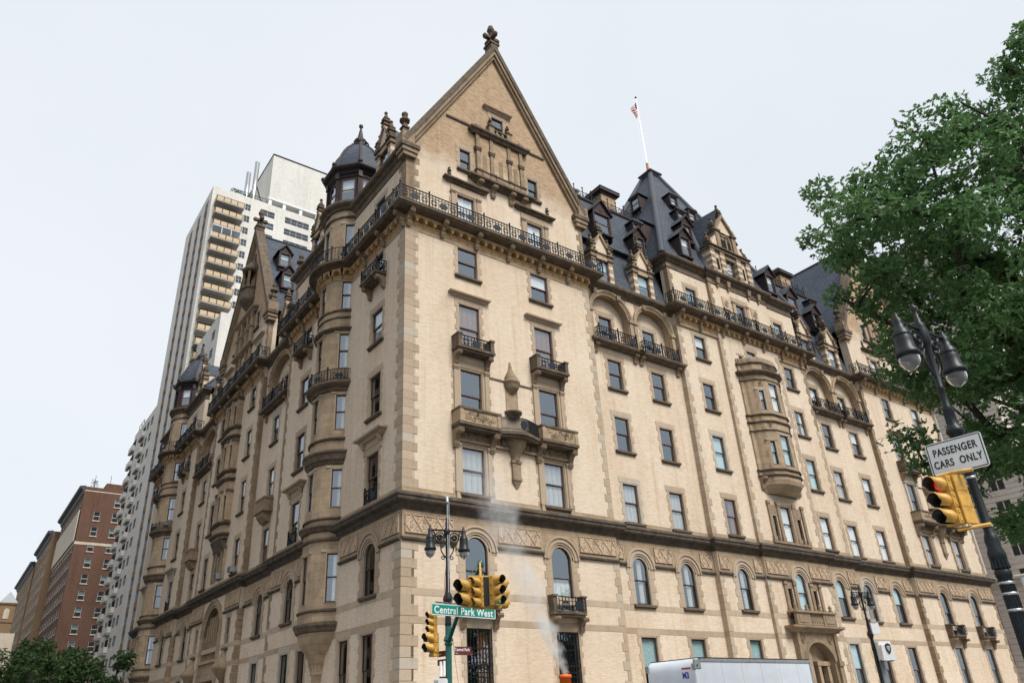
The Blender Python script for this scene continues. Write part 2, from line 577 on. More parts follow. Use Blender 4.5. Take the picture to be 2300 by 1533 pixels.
def surround_mesh(w, h, kind, seed):
    r = random.Random(seed)
    m = MB()
    hw = w/2
    if kind.startswith('arch'):
        hs = h-hw
        n = 14
        inner = arc(0, hs, hw-.07, n)
        for d0, d1, y0 in ((.0-.07, .06, .0), (.06, .17, -.05), (.17, .30, -.10), (.30, .40, -.06), (.40, .50, -.13)):
            ri, ro = hw+d0, hw+d1
            A, O = arc(0, hs, ri, n), arc(0, hs, ro, n)
            vs_ = [(x, y0, z) for x, z in A]+[(x, y0, z) for x, z in O]+[(x, .05, z) for x, z in A]+[(x, .05, z) for x, z in O]
            q = n+1
            m.add(vs_, [(i, i+1, q+i+1, q+i) for i in range(n)], 0)
            m.add(vs_, [(2*q+i, 2*q+i+1, i+1, i) for i in range(n)]+[(q+i, q+i+1, 3*q+i+1, 3*q+i) for i in range(n)], 0, True)
        # soffit and spandrel filling
        vs_ = [(x, -.0, z) for x, z in inner]+[(x, .34, z) for x, z in inner]
        m.add(vs_, [(i, i+1, n+2+i, n+1+i) for i in range(n)], 0, True)
        for sx in (-1, 1):
            pts = [(sx*hw*1.001, .03, h), (sx*hw*1.001, .03, hs)]
            pts += [(sx*x, .03, z) for x, z in arc(0, hs, hw-.01, 7, 0, PI/2)]
            m.poly(pts)
            m.box(sx*(hw-.07) if sx > 0 else -hw, hw if sx > 0 else -(hw-.07), -.015, .34, 0, hs)
            z = 0; i = 0
            while z < hs-.02:
                dz = min(r.choice((.34, .4, .46)), hs-z)
                wd = .32 if i % 2 else .46
                x0, x1 = sorted((sx*(hw-.004), sx*(hw+wd)))
                m.box(x0, x1, -.022-r.random()*.012, .06, z+.004, z+dz-.004)
                z += dz; i += 1
        m.box(-hw, hw, .02, .34, -.06, .012)
        return m.mesh('window_surround', 'stone_block')
    for sx in (-1, 1):
        x0, x1 = sorted((sx*hw, sx*(hw-.055)))
        m.box(x0, x1, -.015, .34, 0, h)
        if kind in ('pil', 'pilnb'):
            x0, x1 = sorted((sx*(hw-.004), sx*(hw+.14)))
            m.box(x0, x1, -.05, .06, -.02, h+.02)
            x0, x1 = sorted((sx*(hw+.14), sx*(hw+.42)))
            m.box(x0, x1, -.10, .06, .22, h-.12)
            m.box(x0-.03, x1+.03, -.15, .06, 0, .22)
            m.box(x0-.03, x1+.03, -.15, .06, h-.12, h-.04)
            m.box(x0-.06, x1+.06, -.19, .06, h-.04, h+.06)
            if kind == 'pil':
                m.box(x0+.02, x1-.02, -.13, .06, -.34, 0)
                m.tbox(x0+.06, x1-.06, -.02, .06, -.62, -.34, -.03, -.09)
        z = -.14; i = 0
        while z < h-.02 and kind not in ('bare',):
            dz = min(r.choice((.30, .36, .42)), h-z)
            wd = .14 if i % 2 else .25
            if kind in ('pil', 'pilnb'):
                wd += .30
            x0, x1 = sorted((sx*(hw-.004), sx*(hw+wd)))
            m.box(x0, x1, -.018-r.random()*.012, .06, z+.004, z+dz-.004)
            z += dz; i += 1
    m.box(-hw, hw, -.015, .34, h-.07, h)
    m.box(-hw, hw, .0, .34, -.05, .012)
    lh = {'bare': .12}.get(kind, .34)
    if kind in ('pil', 'pilnb'):
        m.box(-hw-.46, hw+.46, -.06, .06, h+.06, h+.48)
        m.box(-hw-.14, hw+.14, -.035, .06, h, h+.06)
    else:
        m.box(-hw-.25, hw+.25, -.026, .06, h, h+lh)
    if kind == 'hood':
        m.sweep([(0, h+.30), (.10, h+.34), (.12, h+.42), (.30, h+.50), (.32, h+.58), (.0, h+.66)], [(-hw-.36, .03), (-hw-.36, 0), (hw+.36, 0), (hw+.36, .03)])
    if kind == 'hoodbr':
        m.box(-hw-.36, hw+.36, -.05, .06, h+.34, h+.72)
        m.sweep([(.05, h+.66), (.20, h+.74), (.24, h+.84), (.46, h+.92), (.48, h+1.02), (.0, h+1.12)], [(-hw-.42, .03), (-hw-.42, 0), (hw+.42, 0), (hw+.42, .03)])
        for sx in (-1, 1):
            x0, x1 = sorted((sx*(hw+.12), sx*(hw+.36)))
            m.tbox(x0, x1, -.06, .05, h+.05, h+.34, 0, -.0)
            m.ext([(.02, h+.34), (-.14, h+.42), (-.30, h+.70), (.02, h+.70)], 'x', x0, x1)
    return m.mesh('window_surround', 'stone_block')

def sash_mesh(w, h, arch, mat):
    m = MB()
    a = w/2-.055
    b = a-.055
    mid = h*.5
    if arch:
        hs = h-w/2
        n = 12
        A, O = arc(0, hs, b, n), arc(0, hs, a, n)
        vs_ = [(x, .1, z) for x, z in A]+[(x, .1, z) for x, z in O]+[(x, .17, z) for x, z in A]
        q = n+1
        m.add(vs_, [(i, i+1, q+i+1, q+i) for i in range(n)]+[(2*q+i, 2*q+i+1, i+1, i) for i in range(n)])
        for sx in (-1, 1):
            x0, x1 = sorted((sx*a, sx*b))
            m.box(x0, x1, .1, .17, 0, hs)
    else:
        for sx in (-1, 1):
            x0, x1 = sorted((sx*a, sx*b))
            m.box(x0, x1, .1, .15, mid, h-.08)
            m.box(x0, x1, .15, .20, 0, mid)
        m.box(-a, a, .1, .15, h-.15, h-.07)
    m.box(-a, a, .095, .17, mid-.03, mid+.035)
    m.box(-a, a, .15, .20, 0.012, .10)
    return m.mesh('sash', mat)

def pane_mesh(w, h, which, arch):
    m = MB()
    a = w/2-.09
    mid = h*.5
    if which == 0:
        if arch:
            hs = h-w/2
            m.poly([(-a, 0, mid), (a, 0, mid)]+[(x, 0, z) for x, z in arc(0, hs, a, 12)])
        else:
            m.quad((-a, 0, mid), (a, 0, mid), (a, 0, h-.09), (-a, 0, h-.09))
    else:
        m.quad((-a, 0, .05), (a, 0, .05), (a, 0, mid), (-a, 0, mid))
    return m.mesh('pane', 'glass')

def curtain_mesh(w, h, kind):
    m = MB()
    a = w/2-.02
    def folds(x0, x1, z0, z1, amp=.035, n=14, mi=0):
        vs_ = []
        for i in range(n+1):
            t = i/n
            y = .6*amp*math.sin(t*n*1.9)+amp*.6*math.sin(t*n*.8+1)
            vs_ += [(x0+(x1-x0)*t, y, z0), (x0+(x1-x0)*t, y, z1)]
        m.add(vs_, [(2*i, 2*i+2, 2*i+3, 2*i+1) for i in range(n)], mi, True)
    mat = 'curtain'
    if kind == 'sheer': folds(-a, a, 0, h); mat = 'curtain'
    elif kind == 'gauze': folds(-a, a, 0, h); mat = 'curtain_sheer'
    elif kind == 'drape': folds(-a, -a*.45, 0, h, n=8); folds(a*.45, a, 0, h, n=8); mat = 'curtain'
    elif kind == 'side': folds(-a*.1, a, 0, h, n=10); mat = 'curtain'
    elif kind == 'strip': folds(-a*.05, a*.42, 0, h, n=6); mat = 'curtain_sheer'
    elif kind == 'half': m.box(-a, a, 0, .02, h*.52, h); mat = 'curtain'
    elif kind == 'aqua': m.box(-a, a, 0, .02, 0.0, h); mat = 'blind_aqua'
    elif kind == 'aquahalf': m.box(-a, a, 0, .02, h*.5, h); mat = 'blind_aqua'
    elif kind in ('shut', 'shutw', 'shutdim'):
        mat = {'shut': 'shutter_wood', 'shutw': 'shutter_white', 'shutdim': 'curtain_sheer'}[kind]
        for i in range(4):
            x0 = -a+2*a*i/4
            x1 = x0+a/2-.02
            for z0, z1 in ((0.05, h*.48), (h*.5, h*.97)):
                m.box(x0, x1, 0, .03, z0, z1)
                m.box(x0+.06, x1-.06, -.015, 0, z0+.1, z1-.1)
    elif kind == 'shuthalf':
        mat = 'shutter_white'
        for i in range(4):
            x0 = -a+2*a*i/4; x1 = x0+a/2-.02
            m.box(x0, x1, 0, .03, 0.02, h*.5)
            m.box(x0+.06, x1-.06, -.015, 0, .1, h*.42)
    elif kind == 'woodside':
        mat = 'shutter_wood'
        for i in (2, 3):
            x0 = -a+2*a*i/4; x1 = x0+a/2-.02
            m.box(x0, x1, 0, .03, 0.02, h*.98)
            m.box(x0+.06, x1-.06, -.015, 0, .2, h*.9)
    return m.mesh('curtain', mat)

WC = [0]
def window(fr, wall, xc, w, z0, z1, y=0.0, kind='plain', cur=None, rz=0.0, sill=True, sash='sash_brown', parent=None, hole=True):
    """one window: stone surround > sash, two panes, sill, curtain"""
    h = z1-z0
    if kind != 'bare':
        w *= 1.07
    WC[0] += 1
    arch = kind.startswith('arch')
    if wall is not None and hole:
        HOLES.setdefault(wall, []).append((xc-w/2, xc+w/2, z0, z1))
    var = WC[0] % 3
    W_, H_ = round(w, 2), round(h, 2)
    me = cached(('sur', W_, H_, kind, var), lambda: surround_mesh(w, h, kind, var))
    o = obj('window', me, parent or B, fr, (xc, y, z0), rz)
    s = obj('sash', cached(('sash', W_, H_, arch, sash), lambda: sash_mesh(w, h, arch, sash)), o)
    rn = random.Random(WC[0]*13+1)
    for q in (0, 1):
        obj('pane', cached(('pane', W_, H_, q, arch), lambda: pane_mesh(w, h, q, arch)), o, None, (0, .125+.05*q, 0), rad(rn.uniform(-1, 1)), rad(rn.uniform(-.3, .3)))
    if sill:
        def mk():
            m = MB()
            m.box(-w/2-.2, w/2+.2, -.17, .10, -.15, -.03)
            m.box(-w/2-.16, w/2+.16, -.10, .08, -.22, -.15)
            return m.mesh('sill', 'stone_dark')
        obj('sill', cached(('sill', W_), mk), o)
    if cur:
        obj('curtain', cached(('cur', W_, H_, cur), lambda: curtain_mesh(w, h, cur)), o, None, (0, .235, 0))
    return o

def grid_wall(m, xa, xb, za, zb, holes, y=0.0, left=None, right=None, mi=0):
    """flat wall with rectangular openings; left/right(z) give sloping edges for gables"""
    zs = sorted({za, zb, *[z for h in holes for z in h[2:4] if za < z < zb]})
    xs0 = sorted({xa, xb, *[x for h in holes for x in h[0:2] if xa < x < xb]})
    for z0, z1 in zip(zs, zs[1:]):
        zc = (z0+z1)/2
        if left is None:
            lo, hi = (xa, xa), (xb, xb)
        else:
            lo, hi = (left(z0), left(z1)), (right(z0), right(z1))
        act = [h for h in holes if h[2] < zc < h[3]]
        xs = sorted({x for h in act for x in h[0:2]})
        edges = [lo]+[(x, x) for x in xs]+[hi]
        for a, b in zip(edges, edges[1:]):
            c = (max(a)+min(b))/2
            if any(h[0] < c < h[1] for h in act):
                continue
            pts = [(a[0], y, z0), (b[0], y, z0), (b[1], y, z1), (a[1], y, z1)]
            if abs(a[1]-b[1]) < 1e-4:
                pts = pts[:3]
            m.poly(pts, mi)

def wall(fr, key, xa, xb, z0, z1, y=0.0, mat='brick_buff', back=.7):
    m = MB()
    grid_wall(m, xa, xb, z0, z1, HOLES.get(key, []), y)
    m.quad((xa, y, z0), (xa, y+back, z0), (xa, y+back, z1), (xa, y, z1))
    m.quad((xb, y, z0), (xb, y, z1), (xb, y+back, z1), (xb, y+back, z0))
    return obj('wall', m.mesh('wall', mat), B, fr)

QN = [0]
QSTUFF = MB()
def quoin_mesh(kind, i):
    m = MB()
    h = .46-.006
    g = .022
    if kind == 'corner':              # wraps the main corner
        a, b = [(.92, .58), (.58, .90), (.84, .62), (.54, .82)][i]
        m.box(-g, a, -g, b, 0, h)
    elif kind == 'left':              # right-hand end of a front that steps back to the right
        a = [.50, .30, .44, .26][i]
        m.box(-a, g, -g, .36, 0, h)
    elif kind == 'right':
        a = [.50, .30, .44, .26][i]
        m.box(-g, a, -g, .36, 0, h)
    elif kind == 'both':              # strip with teeth on both sides
        a = [.5, .34, .46, .30][i]
        m.box(-a, a, -g, .2, 0, h)
    return m
def quoins(fr, kind, x, y, zs, single=True):
    r = random.Random(int(abs(x)*10)+3)
    for z0, z1 in zs:
        n = max(1, round((z1-z0)/.46))
        dz = (z1-z0)/n
        for i in range(n):
            k = (i*2+r.randrange(2)) % 4 if i % 2 == 0 else ((i*2+1) % 4 if r.random() < .6 else 1)
            k = (0, 1, 2, 3)[(i % 2)+2*r.randrange(2)]
            if single and QN[0] < 300:
                QN[0] += 1
                obj('quoin_stone', cached(('q', kind, k), lambda: quoin_mesh(kind, k).mesh('quoin_stone', 'stone_block')), B, fr, (x, y, z0+i*dz))
            else:
                q = quoin_mesh(kind, k)
                Mx = fr.M @ Matrix.Translation((x, y, z0+i*dz))
                QSTUFF.add([tuple(Mx @ Vector(p)) for p in q.v], q.f)

# iron railings -------------------------------------------------
def rail_panel(w, h=.95, plaque=True, post=True):
    m = MB()
    m.box(-w/2, w/2, -.03, .03, h-.05, h)
    m.box(-w/2, w/2, -.018, .018, h-.24, h-.21)
    m.box(-w/2, w/2, -.02, .02, .05, .085)
    n = max(4, int(w/.20))
    for i in range(n+1):
        x = -w/2+w*i/n
        m.box(x-.016, x+.016, -.016, .016, .05, h)
    nb = max(1, int(w/.62))
    for i in range(nb):
        x = -w/2+w*(i+.5)/nb
        zc = (h-.24+.085)/2+.02
        if plaque and i % 2 == (1 if nb > 1 else 0):
            m.ext([(x-.30, zc), (x-.17, zc+.2), (x+.17, zc+.2), (x+.30, zc), (x+.17, zc-.2), (x-.17, zc-.2)], 'y', -.022, .022, 1)
        else:
            m.ring((x, 0, zc), .2, .022, n=12, mi=0)
            m.ring((x, 0, zc), .11, .02, n=10, mi=0)
            for a in range(4):
                t = a*PI/2+PI/4
                m.box(x+.16*math.cos(t)-.05, x+.16*math.cos(t)+.05, -.02, .02, zc+.16*math.sin(t)-.05, zc+.16*math.sin(t)+.05, 1)
    if post:
        for sx in (-1, 1):
            m.box(sx*w/2-.035, sx*w/2+.035, -.035, .035, 0, h+.06)
            m.lathe([(.02, h+.06), (.05, h+.09), (.065, h+.14), (.04, h+.19), (.0, h+.23)], sx*w/2, 0, 6)
    return m.mesh('railing_panel', ['iron', 'iron_blue'])
def railing(parent, fr, x0, x1, y, z, h=.95, plaque=True, rz=0.0):
    n = max(1, round((x1-x0)/2.0))
    w = (x1-x0)/n
    me = cached(('rail', round(w, 2), h, plaque), lambda: rail_panel(w, h, plaque))
    for i in range(n):
        obj('railing_panel', me, parent, None, (x0+w*(i+.5), y, z))
def side_rail(parent, x, y0, y1, z, h=.95):
    w = abs(y1-y0)
    me = cached(('rail', round(w, 2), h, False), lambda: rail_panel(w, h, False, False))
    obj('railing_panel', me, parent, None, (x, (y0+y1)/2, z), PI/2)

def console_mesh(d, h, w, mat='stone_trim'):
    """scroll bracket: projects d, hangs h below the slab"""
    m = MB()
    pts = [(.02, 0), (-d, 0), (-d, -.10), (-d*.86, -.22*h), (-d*.50, -.34*h), (-d*.34, -.62*h), (-d*.36, -.80*h), (-d*.22, -h), (.02, -h)]
    m.ext(pts, 'x', -w/2, w/2)
    m.lathe([(.0, -w/2-.03), (d*.16, -w/2-.03), (d*.16, w/2+.03), (0, w/2+.03)], 0, 0, 10)
    q = len(m.v)-40
    for i in range(q, len(m.v)):
        x, y, z = m.v[i]
        m.v[i] = (z, -d*.80+x, -.16*h+y)
    return m.mesh('bracket', mat)

def corbel_mesh():
    """one small arch of the corbel table: niche, arch ring and shell"""
    m = MB()
    hw, n = .31, 8
    d = .32
    A = arc(0, -.36, .235, n)
    top = 0.0
    # front plate with arched opening
    ys = -d
    left = [(-hw, ys, -.36), (-hw, ys, top)]
    pts = [(hw, ys, top), (hw, ys, -.36)]+[(x, ys, z) for x, z in A]+[(-hw, ys, -.36), (-hw, ys, top)]
    m.poly(pts)
    vs_ = [(x, ys, z) for x, z in A]+[(x, -.04, z) for x, z in A]
    m.add(vs_, [(i, i+1, n+2+i, n+1+i) for i in range(n)], 0, True)
    m.quad((-hw, -.04, -.42), (hw, -.04, -.42), (hw, -.04, 0), (-hw, -.04, 0), 1)
    # shell in the niche and the little corbels between arches
    for i in range(5):
        a = PI*(i+.5)/5
        m.box(.13*math.cos(a)-.022, .13*math.cos(a)+.022, -.12, -.03, -.38+.13*math.sin(a)-.03, -.38+.13*math.sin(a)+.03, 1)
    for sx in (-1, 1):
        x0, x1 = sorted((sx*hw, sx*(hw-.075)))
        m.box(x0, x1, -d, 0, -.44, -.36)
        m.tbox(x0, x1, -.08, 0, -.60, -.44, 0, -.08)
    m.box(-hw, hw, -.10, 0, -.52, -.42)
    m.box(-hw, hw, -.05, 0, -.66, -.52)
    return m.mesh('corbel_arch', ['terracotta_gold', 'terracotta_deep'])

def big_balcony(fr, xa, xb, y=0.0, ends=(True, True), gap=None):
    """pavilion-wide balcony on corbel arches and scroll brackets, with its railing"""
    P = .9
    x0, x1 = xa-(P if ends[0] else 0), xb+(P if ends[1] else 0)
    m = MB()
    path = [(xa, y+.3), (xa, y), (xb, y), (xb, y+.3)]
    if not ends[0]: path = path[1:]
    if not ends[1]: path = path[:-1]
    m.sweep([(.0, 28.30), (.30, 28.30), (.34, 28.36), (P-.14, 28.40), (P-.10, 28.46), (P-.03, 28.50), (P, 28.54), (P, 28.66), (0, 28.70)], path)
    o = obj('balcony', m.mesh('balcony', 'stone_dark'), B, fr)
    cm = cached('corbel', corbel_mesh)
    n = max(1, round((xb-xa)/.62))
    st = (xb-xa)/n
    every = 4
    bm = cached('bigconsole', lambda: console_mesh(.72, .95, .26, 'stone_trim'))
    for i in range(n):
        x = xa+st*(i+.5)
        if gap and gap[0] < x < gap[1]:
            continue
        obj('corbel_arch', cm, o, None, (x, y, 28.31))
    for i in range(0, n+1, every):
        x = xa+st*i
        x = min(max(x, xa+.14), xb-.14)
        if gap and gap[0] < x < gap[1]:
            continue
        obj('bracket', bm, o, None, (x, y, 28.40))
    segs = [(x0+.06, x1-.06)] if not gap else [(x0+.06, gap[0]), (gap[1], x1-.06)]
    for s0, s1 in segs:
        railing(o, fr, s0, s1, y-P+.08, 28.69)
    if ends[0]: side_rail(o, x0+.06, y-P+.08, y, 28.69)
    if ends[1]: side_rail(o, x1-.06, y-P+.08, y, 28.69)
    # plain stone course under the arches
    c = MB()
    c.box(xa, xb, y-.03, y+.05, 27.35, 27.68)
    obj('stone_course', c.mesh('stone_course', 'stone'), o)
    return o

def finial_mesh(s=1.0, mat='stone_dark'):
    """stone pinnacle: stepped base, collar, bud"""
    m = MB()
    m.box(-.30*s, .30*s, -.30*s, .30*s, 0, .18*s)
    m.tbox(-.26*s, .26*s, -.26*s, .26*s, .18*s, .62*s, .10*s, .10*s)
    m.box(-.24*s, .24*s, -.24*s, .24*s, .62*s, .74*s)
    m.tbox(-.15*s, .15*s, -.15*s, .15*s, .74*s, 1.10*s, .03*s, .03*s)
    m.lathe([(.13*s, 1.10*s), (.33*s, 1.22*s), (.35*s, 1.34*s), (.16*s, 1.46*s), (.12*s, 1.62*s), (.20*s, 1.74*s), (.22*s, 1.86*s), (.12*s, 1.98*s), (.0, 2.05*s)], 0, 0, 8)
    return m.mesh('finial', mat)
def pinnacle_mesh():
    m = MB()
    z = 0
    for a, h in ((.24, .12), (.19, .20), (.27, .10), (.20, .16), (.23, .08)):
        m.box(-a, a, -a, a, z, z+h); z += h
    m.tbox(-.17, .17, -.17, .17, z, z+.45, .12, .12); z += .45
    m.lathe([(.05, z), (.13, z+.06), (.11, z+.16), (.0, z+.22)], 0, 0, 6)
    return m.mesh('pinnacle', 'stone_dark')

def stone_dormer(fr, xc, y, z, s=1.0, cur='aquahalf', brick_side=1):
    """gabled stone dormer: banded piers, entablature, brick pediment, pinnacles, sash window"""
    def mk():
        m = MB()
        for sx in (-1, 1):
            x0, x1 = sorted((sx*.62, sx*1.02))
            m.box(x0-.06, x1+.06, -.10, .5, 0, .22, 1)
            zz = .22
            for i in range(6):
                m.box(x0+.0, x1, -.02-(.015 if i % 2 else 0), .45, zz, zz+.30, 1 if i % 2 else 0)
                zz += .30
            m.box(x0-.08, x1+.08, -.12, .5, 2.02, 2.14, 2)
            m.box(x0-.02, x1+.02, -.05, .45, 2.14, 2.44, 1)
            m.box(x0-.14, x1+.14, -.18, .5, 2.44, 2.58, 2)
            m.box(x0-.02, x1+.02, -.06, .45, 2.58, 2.74, 1)
        m.box(-.62, .62, -.03, .3, 2.02, 2.44, 1)
        m.box(-.62, .62, -.10, .3, 2.44, 2.56, 2)
        m.box(-.62, .62, -.08, .3, -.10, .08, 2)
        # pediment
        m.poly([(-.92, .0, 2.58), (.92, .0, 2.58), (0, .0, 4.18)], 0)
        for sx in (-1, 1):
            m.ext([(sx*1.04, 2.58), (sx*.86, 2.58), (0, 4.10), (0, 4.38)], 'y', -.14, .3, 1)
        # side cheeks in brick and the slate saddle behind
        for sx in (-1, 1):
            m.poly([(sx*.98, .0, 0), (sx*.98, .0, 2.6), (sx*.98, 2.4, 2.6), (sx*.98, .35, 0)], 0)
            m.poly([(0, 0, 4.25), (0, 3.0, 4.25), (sx*1.05, 2.6, 2.58), (sx*1.05, 0, 2.58)], 3)
        return m.mesh('dormer', ['brick_buff', 'stone', 'stone_dark', 'slate'])
    o = obj('dormer', cached('sdormer', mk), B, fr, (xc, y, z))
    window_simple(o, 1.24, 1.92, .10, .10, cur)
    pm = cached('pinn', pinnacle_mesh)
    for px, pz in ((-.82, 2.74), (.82, 2.74), (0, 4.2)):
        obj('pinnacle', pm, o, None, (px, .08, pz))
    return o

def window_simple(o, w, h, z0, y0, cur=None, sash='sash_brown', divided=True):
    """sash and panes only, as sub-parts of a dormer or bay"""
    rn = random.Random(int(w*1000)+len(o.children)+int(o.location.x*31+o.location.y*17))
    s = obj('sash', cached(('sashs', w, h, sash), lambda: sash_simple(w, h, sash)), o, None, (0, y0, z0))
    def pm():
        m = MB(); m.quad((-w/2, 0, .03), (w/2, 0, .03), (w/2, 0, h-.03), (-w/2, 0, h-.03)); return m.mesh('pane', 'glass')
    obj('pane', cached(('panes', w, h), pm), o, None, (0, y0+.03, z0), rad(rn.uniform(-1, 1)), rad(rn.uniform(-.3, .3)))
    if cur:
        obj('curtain', cached(('cur', round(w, 2), round(h, 2), cur), lambda: curtain_mesh(w, h, cur)), o, None, (0, y0+.16, z0))
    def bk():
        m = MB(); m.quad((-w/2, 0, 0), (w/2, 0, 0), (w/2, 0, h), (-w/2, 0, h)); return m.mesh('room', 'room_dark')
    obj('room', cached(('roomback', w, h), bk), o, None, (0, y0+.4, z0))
def sash_simple(w, h, mat):
    m = MB()
    for sx in (-1, 1):
        x0, x1 = sorted((sx*w/2, sx*(w/2-.07)))
        m.box(x0, x1, 0, .06, 0, h)
    m.box(-w/2, w/2, 0, .06, h-.08, h)
    m.box(-w/2, w/2, 0, .06, 0, .08)
    m.box(-w/2, w/2, -.01, .06, h*.5-.03, h*.5+.03)
    return m.mesh('sash', mat)

def wood_dormer(fr, xc, y, z, w=1.1, h=1.5, depth=2.0, gabled=True, rz=0.0, cur=None, parent=None):
    """dark timber dormer on a slate slope"""
    def mk():
        m = MB()
        hw = w/2
        for sx in (-1, 1):
            x0, x1 = sorted((sx*hw, sx*(hw+.14)))
            m.box(x0, x1, -.04, .16, -.05, h+.10, 1)
            m.quad((sx*(hw+.12), .0, -.6), (sx*(hw+.12), .0, h), (sx*(hw+.12), depth, h), (sx*(hw+.12), depth, -.6), 0)
        m.box(-hw-.14, hw+.14, -.06, .16, h, h+.16, 0)
        m.box(-hw-.2, hw+.2, -.12, .16, -.16, -.04, 0)
        if gabled:
            a = hw+.34
            ap = h+.16+a*1.15
            m.poly([(-a+.08, -.02, h+.16), (a-.08, -.02, h+.16), (0, -.02, ap-.08)], 0)
            for sx in (-1, 1):
                m.ext([(sx*a, h+.10), (sx*(a-.14), h+.14), (0, ap-.14), (0, ap+.04)], 'y', -.20, .06, 0)
                m.add([(sx*(a+.02), -.2, h+.10), (0, -.2, ap+.05), (0, depth, ap+.05), (sx*(a+.02), depth, h+.10)], [(0, 1, 2, 3)], 2)
                for i in range(5):
                    t = (i+.5)/6
                    m.box(sx*a*(1-t)-.035, sx*a*(1-t)+.035, -.23, -.18, h+.02+(ap-h-.16)*t, h+.12+(ap-h-.16)*t, 0)
            m.lathe([(.0, -.05), (.10, -.05), (.12, 0.0)], 0, 0, 6, 0)
            m.box(-.12, .12, -.05, -.02, h+.30, h+.46, 0)
        else:
            m.ext([(-hw-.28, h+.16), (hw+.28, h+.16), (hw+.12, h+.34), (-hw-.12, h+.34)], 'y', -.16, depth, 2)
        return m.mesh('dormer', ['wood_brown', 'copper_brown', 'lead'])
    o = obj('dormer', cached(('wd', w, h, depth, gabled), mk), parent or B, fr, (xc, y, z), rz)
    window_simple(o, w, h, 0, .04, cur, 'sash_brown')
    return o

def frieze_panel(fr, xa, xb, z0=9.78, z1=10.66, y=0.0):
    """terracotta panel with a raised lozenge lattice and leaf sprigs"""
    w, h = xb-xa, z1-z0
    if w < .25:
        return
    def mk():
        m = MB()
        m.box(0, w, -.045, .0, 0, h)
        m.box(0, w, -.085, -.04, h-.035, h); m.box(0, w, -.075, -.04, 0, .035)
        m.box(0, .04, -.08, -.04, .035, h-.035); m.box(w-.04, w, -.08, -.04, .035, h-.035)
        n = max(1, round(w/.62))
        st = w/n
        rr = random.Random(int(w*100))
        for i in range(n):
            a, b, c = st*i, st*(i+.5), st*(i+1)
            for p, q in (((a, h*.5), (b, h)), ((b, h), (c, h*.5)), ((c, h*.5), (b, 0)), ((b, 0), (a, h*.5))):
                dx, dz = q[0]-p[0], q[1]-p[1]
                L = math.hypot(dx, dz)
                nx, nz = -dz/L*.022, dx/L*.022
                m.ext([(p[0]+nx, p[1]+nz), (q[0]+nx, q[1]+nz), (q[0]-nx, q[1]-nz), (p[0]-nx, p[1]-nz)], 'y', -.085, -.04)
            for cx, cz, s in ((b, h*.5, 1), (b, h*.68, .7), (b, h*.32, .7), (a+.02, h*.86, .7), (a+.02, h*.14, .7)):
                for j in range(5):
                    t = rr.random()*6.28
                    u = cx+math.cos(t)*.085*s; v = cz+math.sin(t)*.085*s
                    if .05 < u < w-.05 and .05 < v < h-.05:
                        e = .03+rr.random()*.025
                        m.add([(u-e, -.045, v), (u, -.045, v-e), (u+e, -.045, v), (u, -.045, v+e), (u, -.095, v+.01)], [(0, 1, 4), (1, 2, 4), (2, 3, 4), (3, 0, 4)])
        return m.mesh('frieze_panel', 'terracotta')
    obj('frieze_panel', cached(('frz', round(w, 2), round(h, 2)), mk), B, fr, (xa, y-.03, z0))

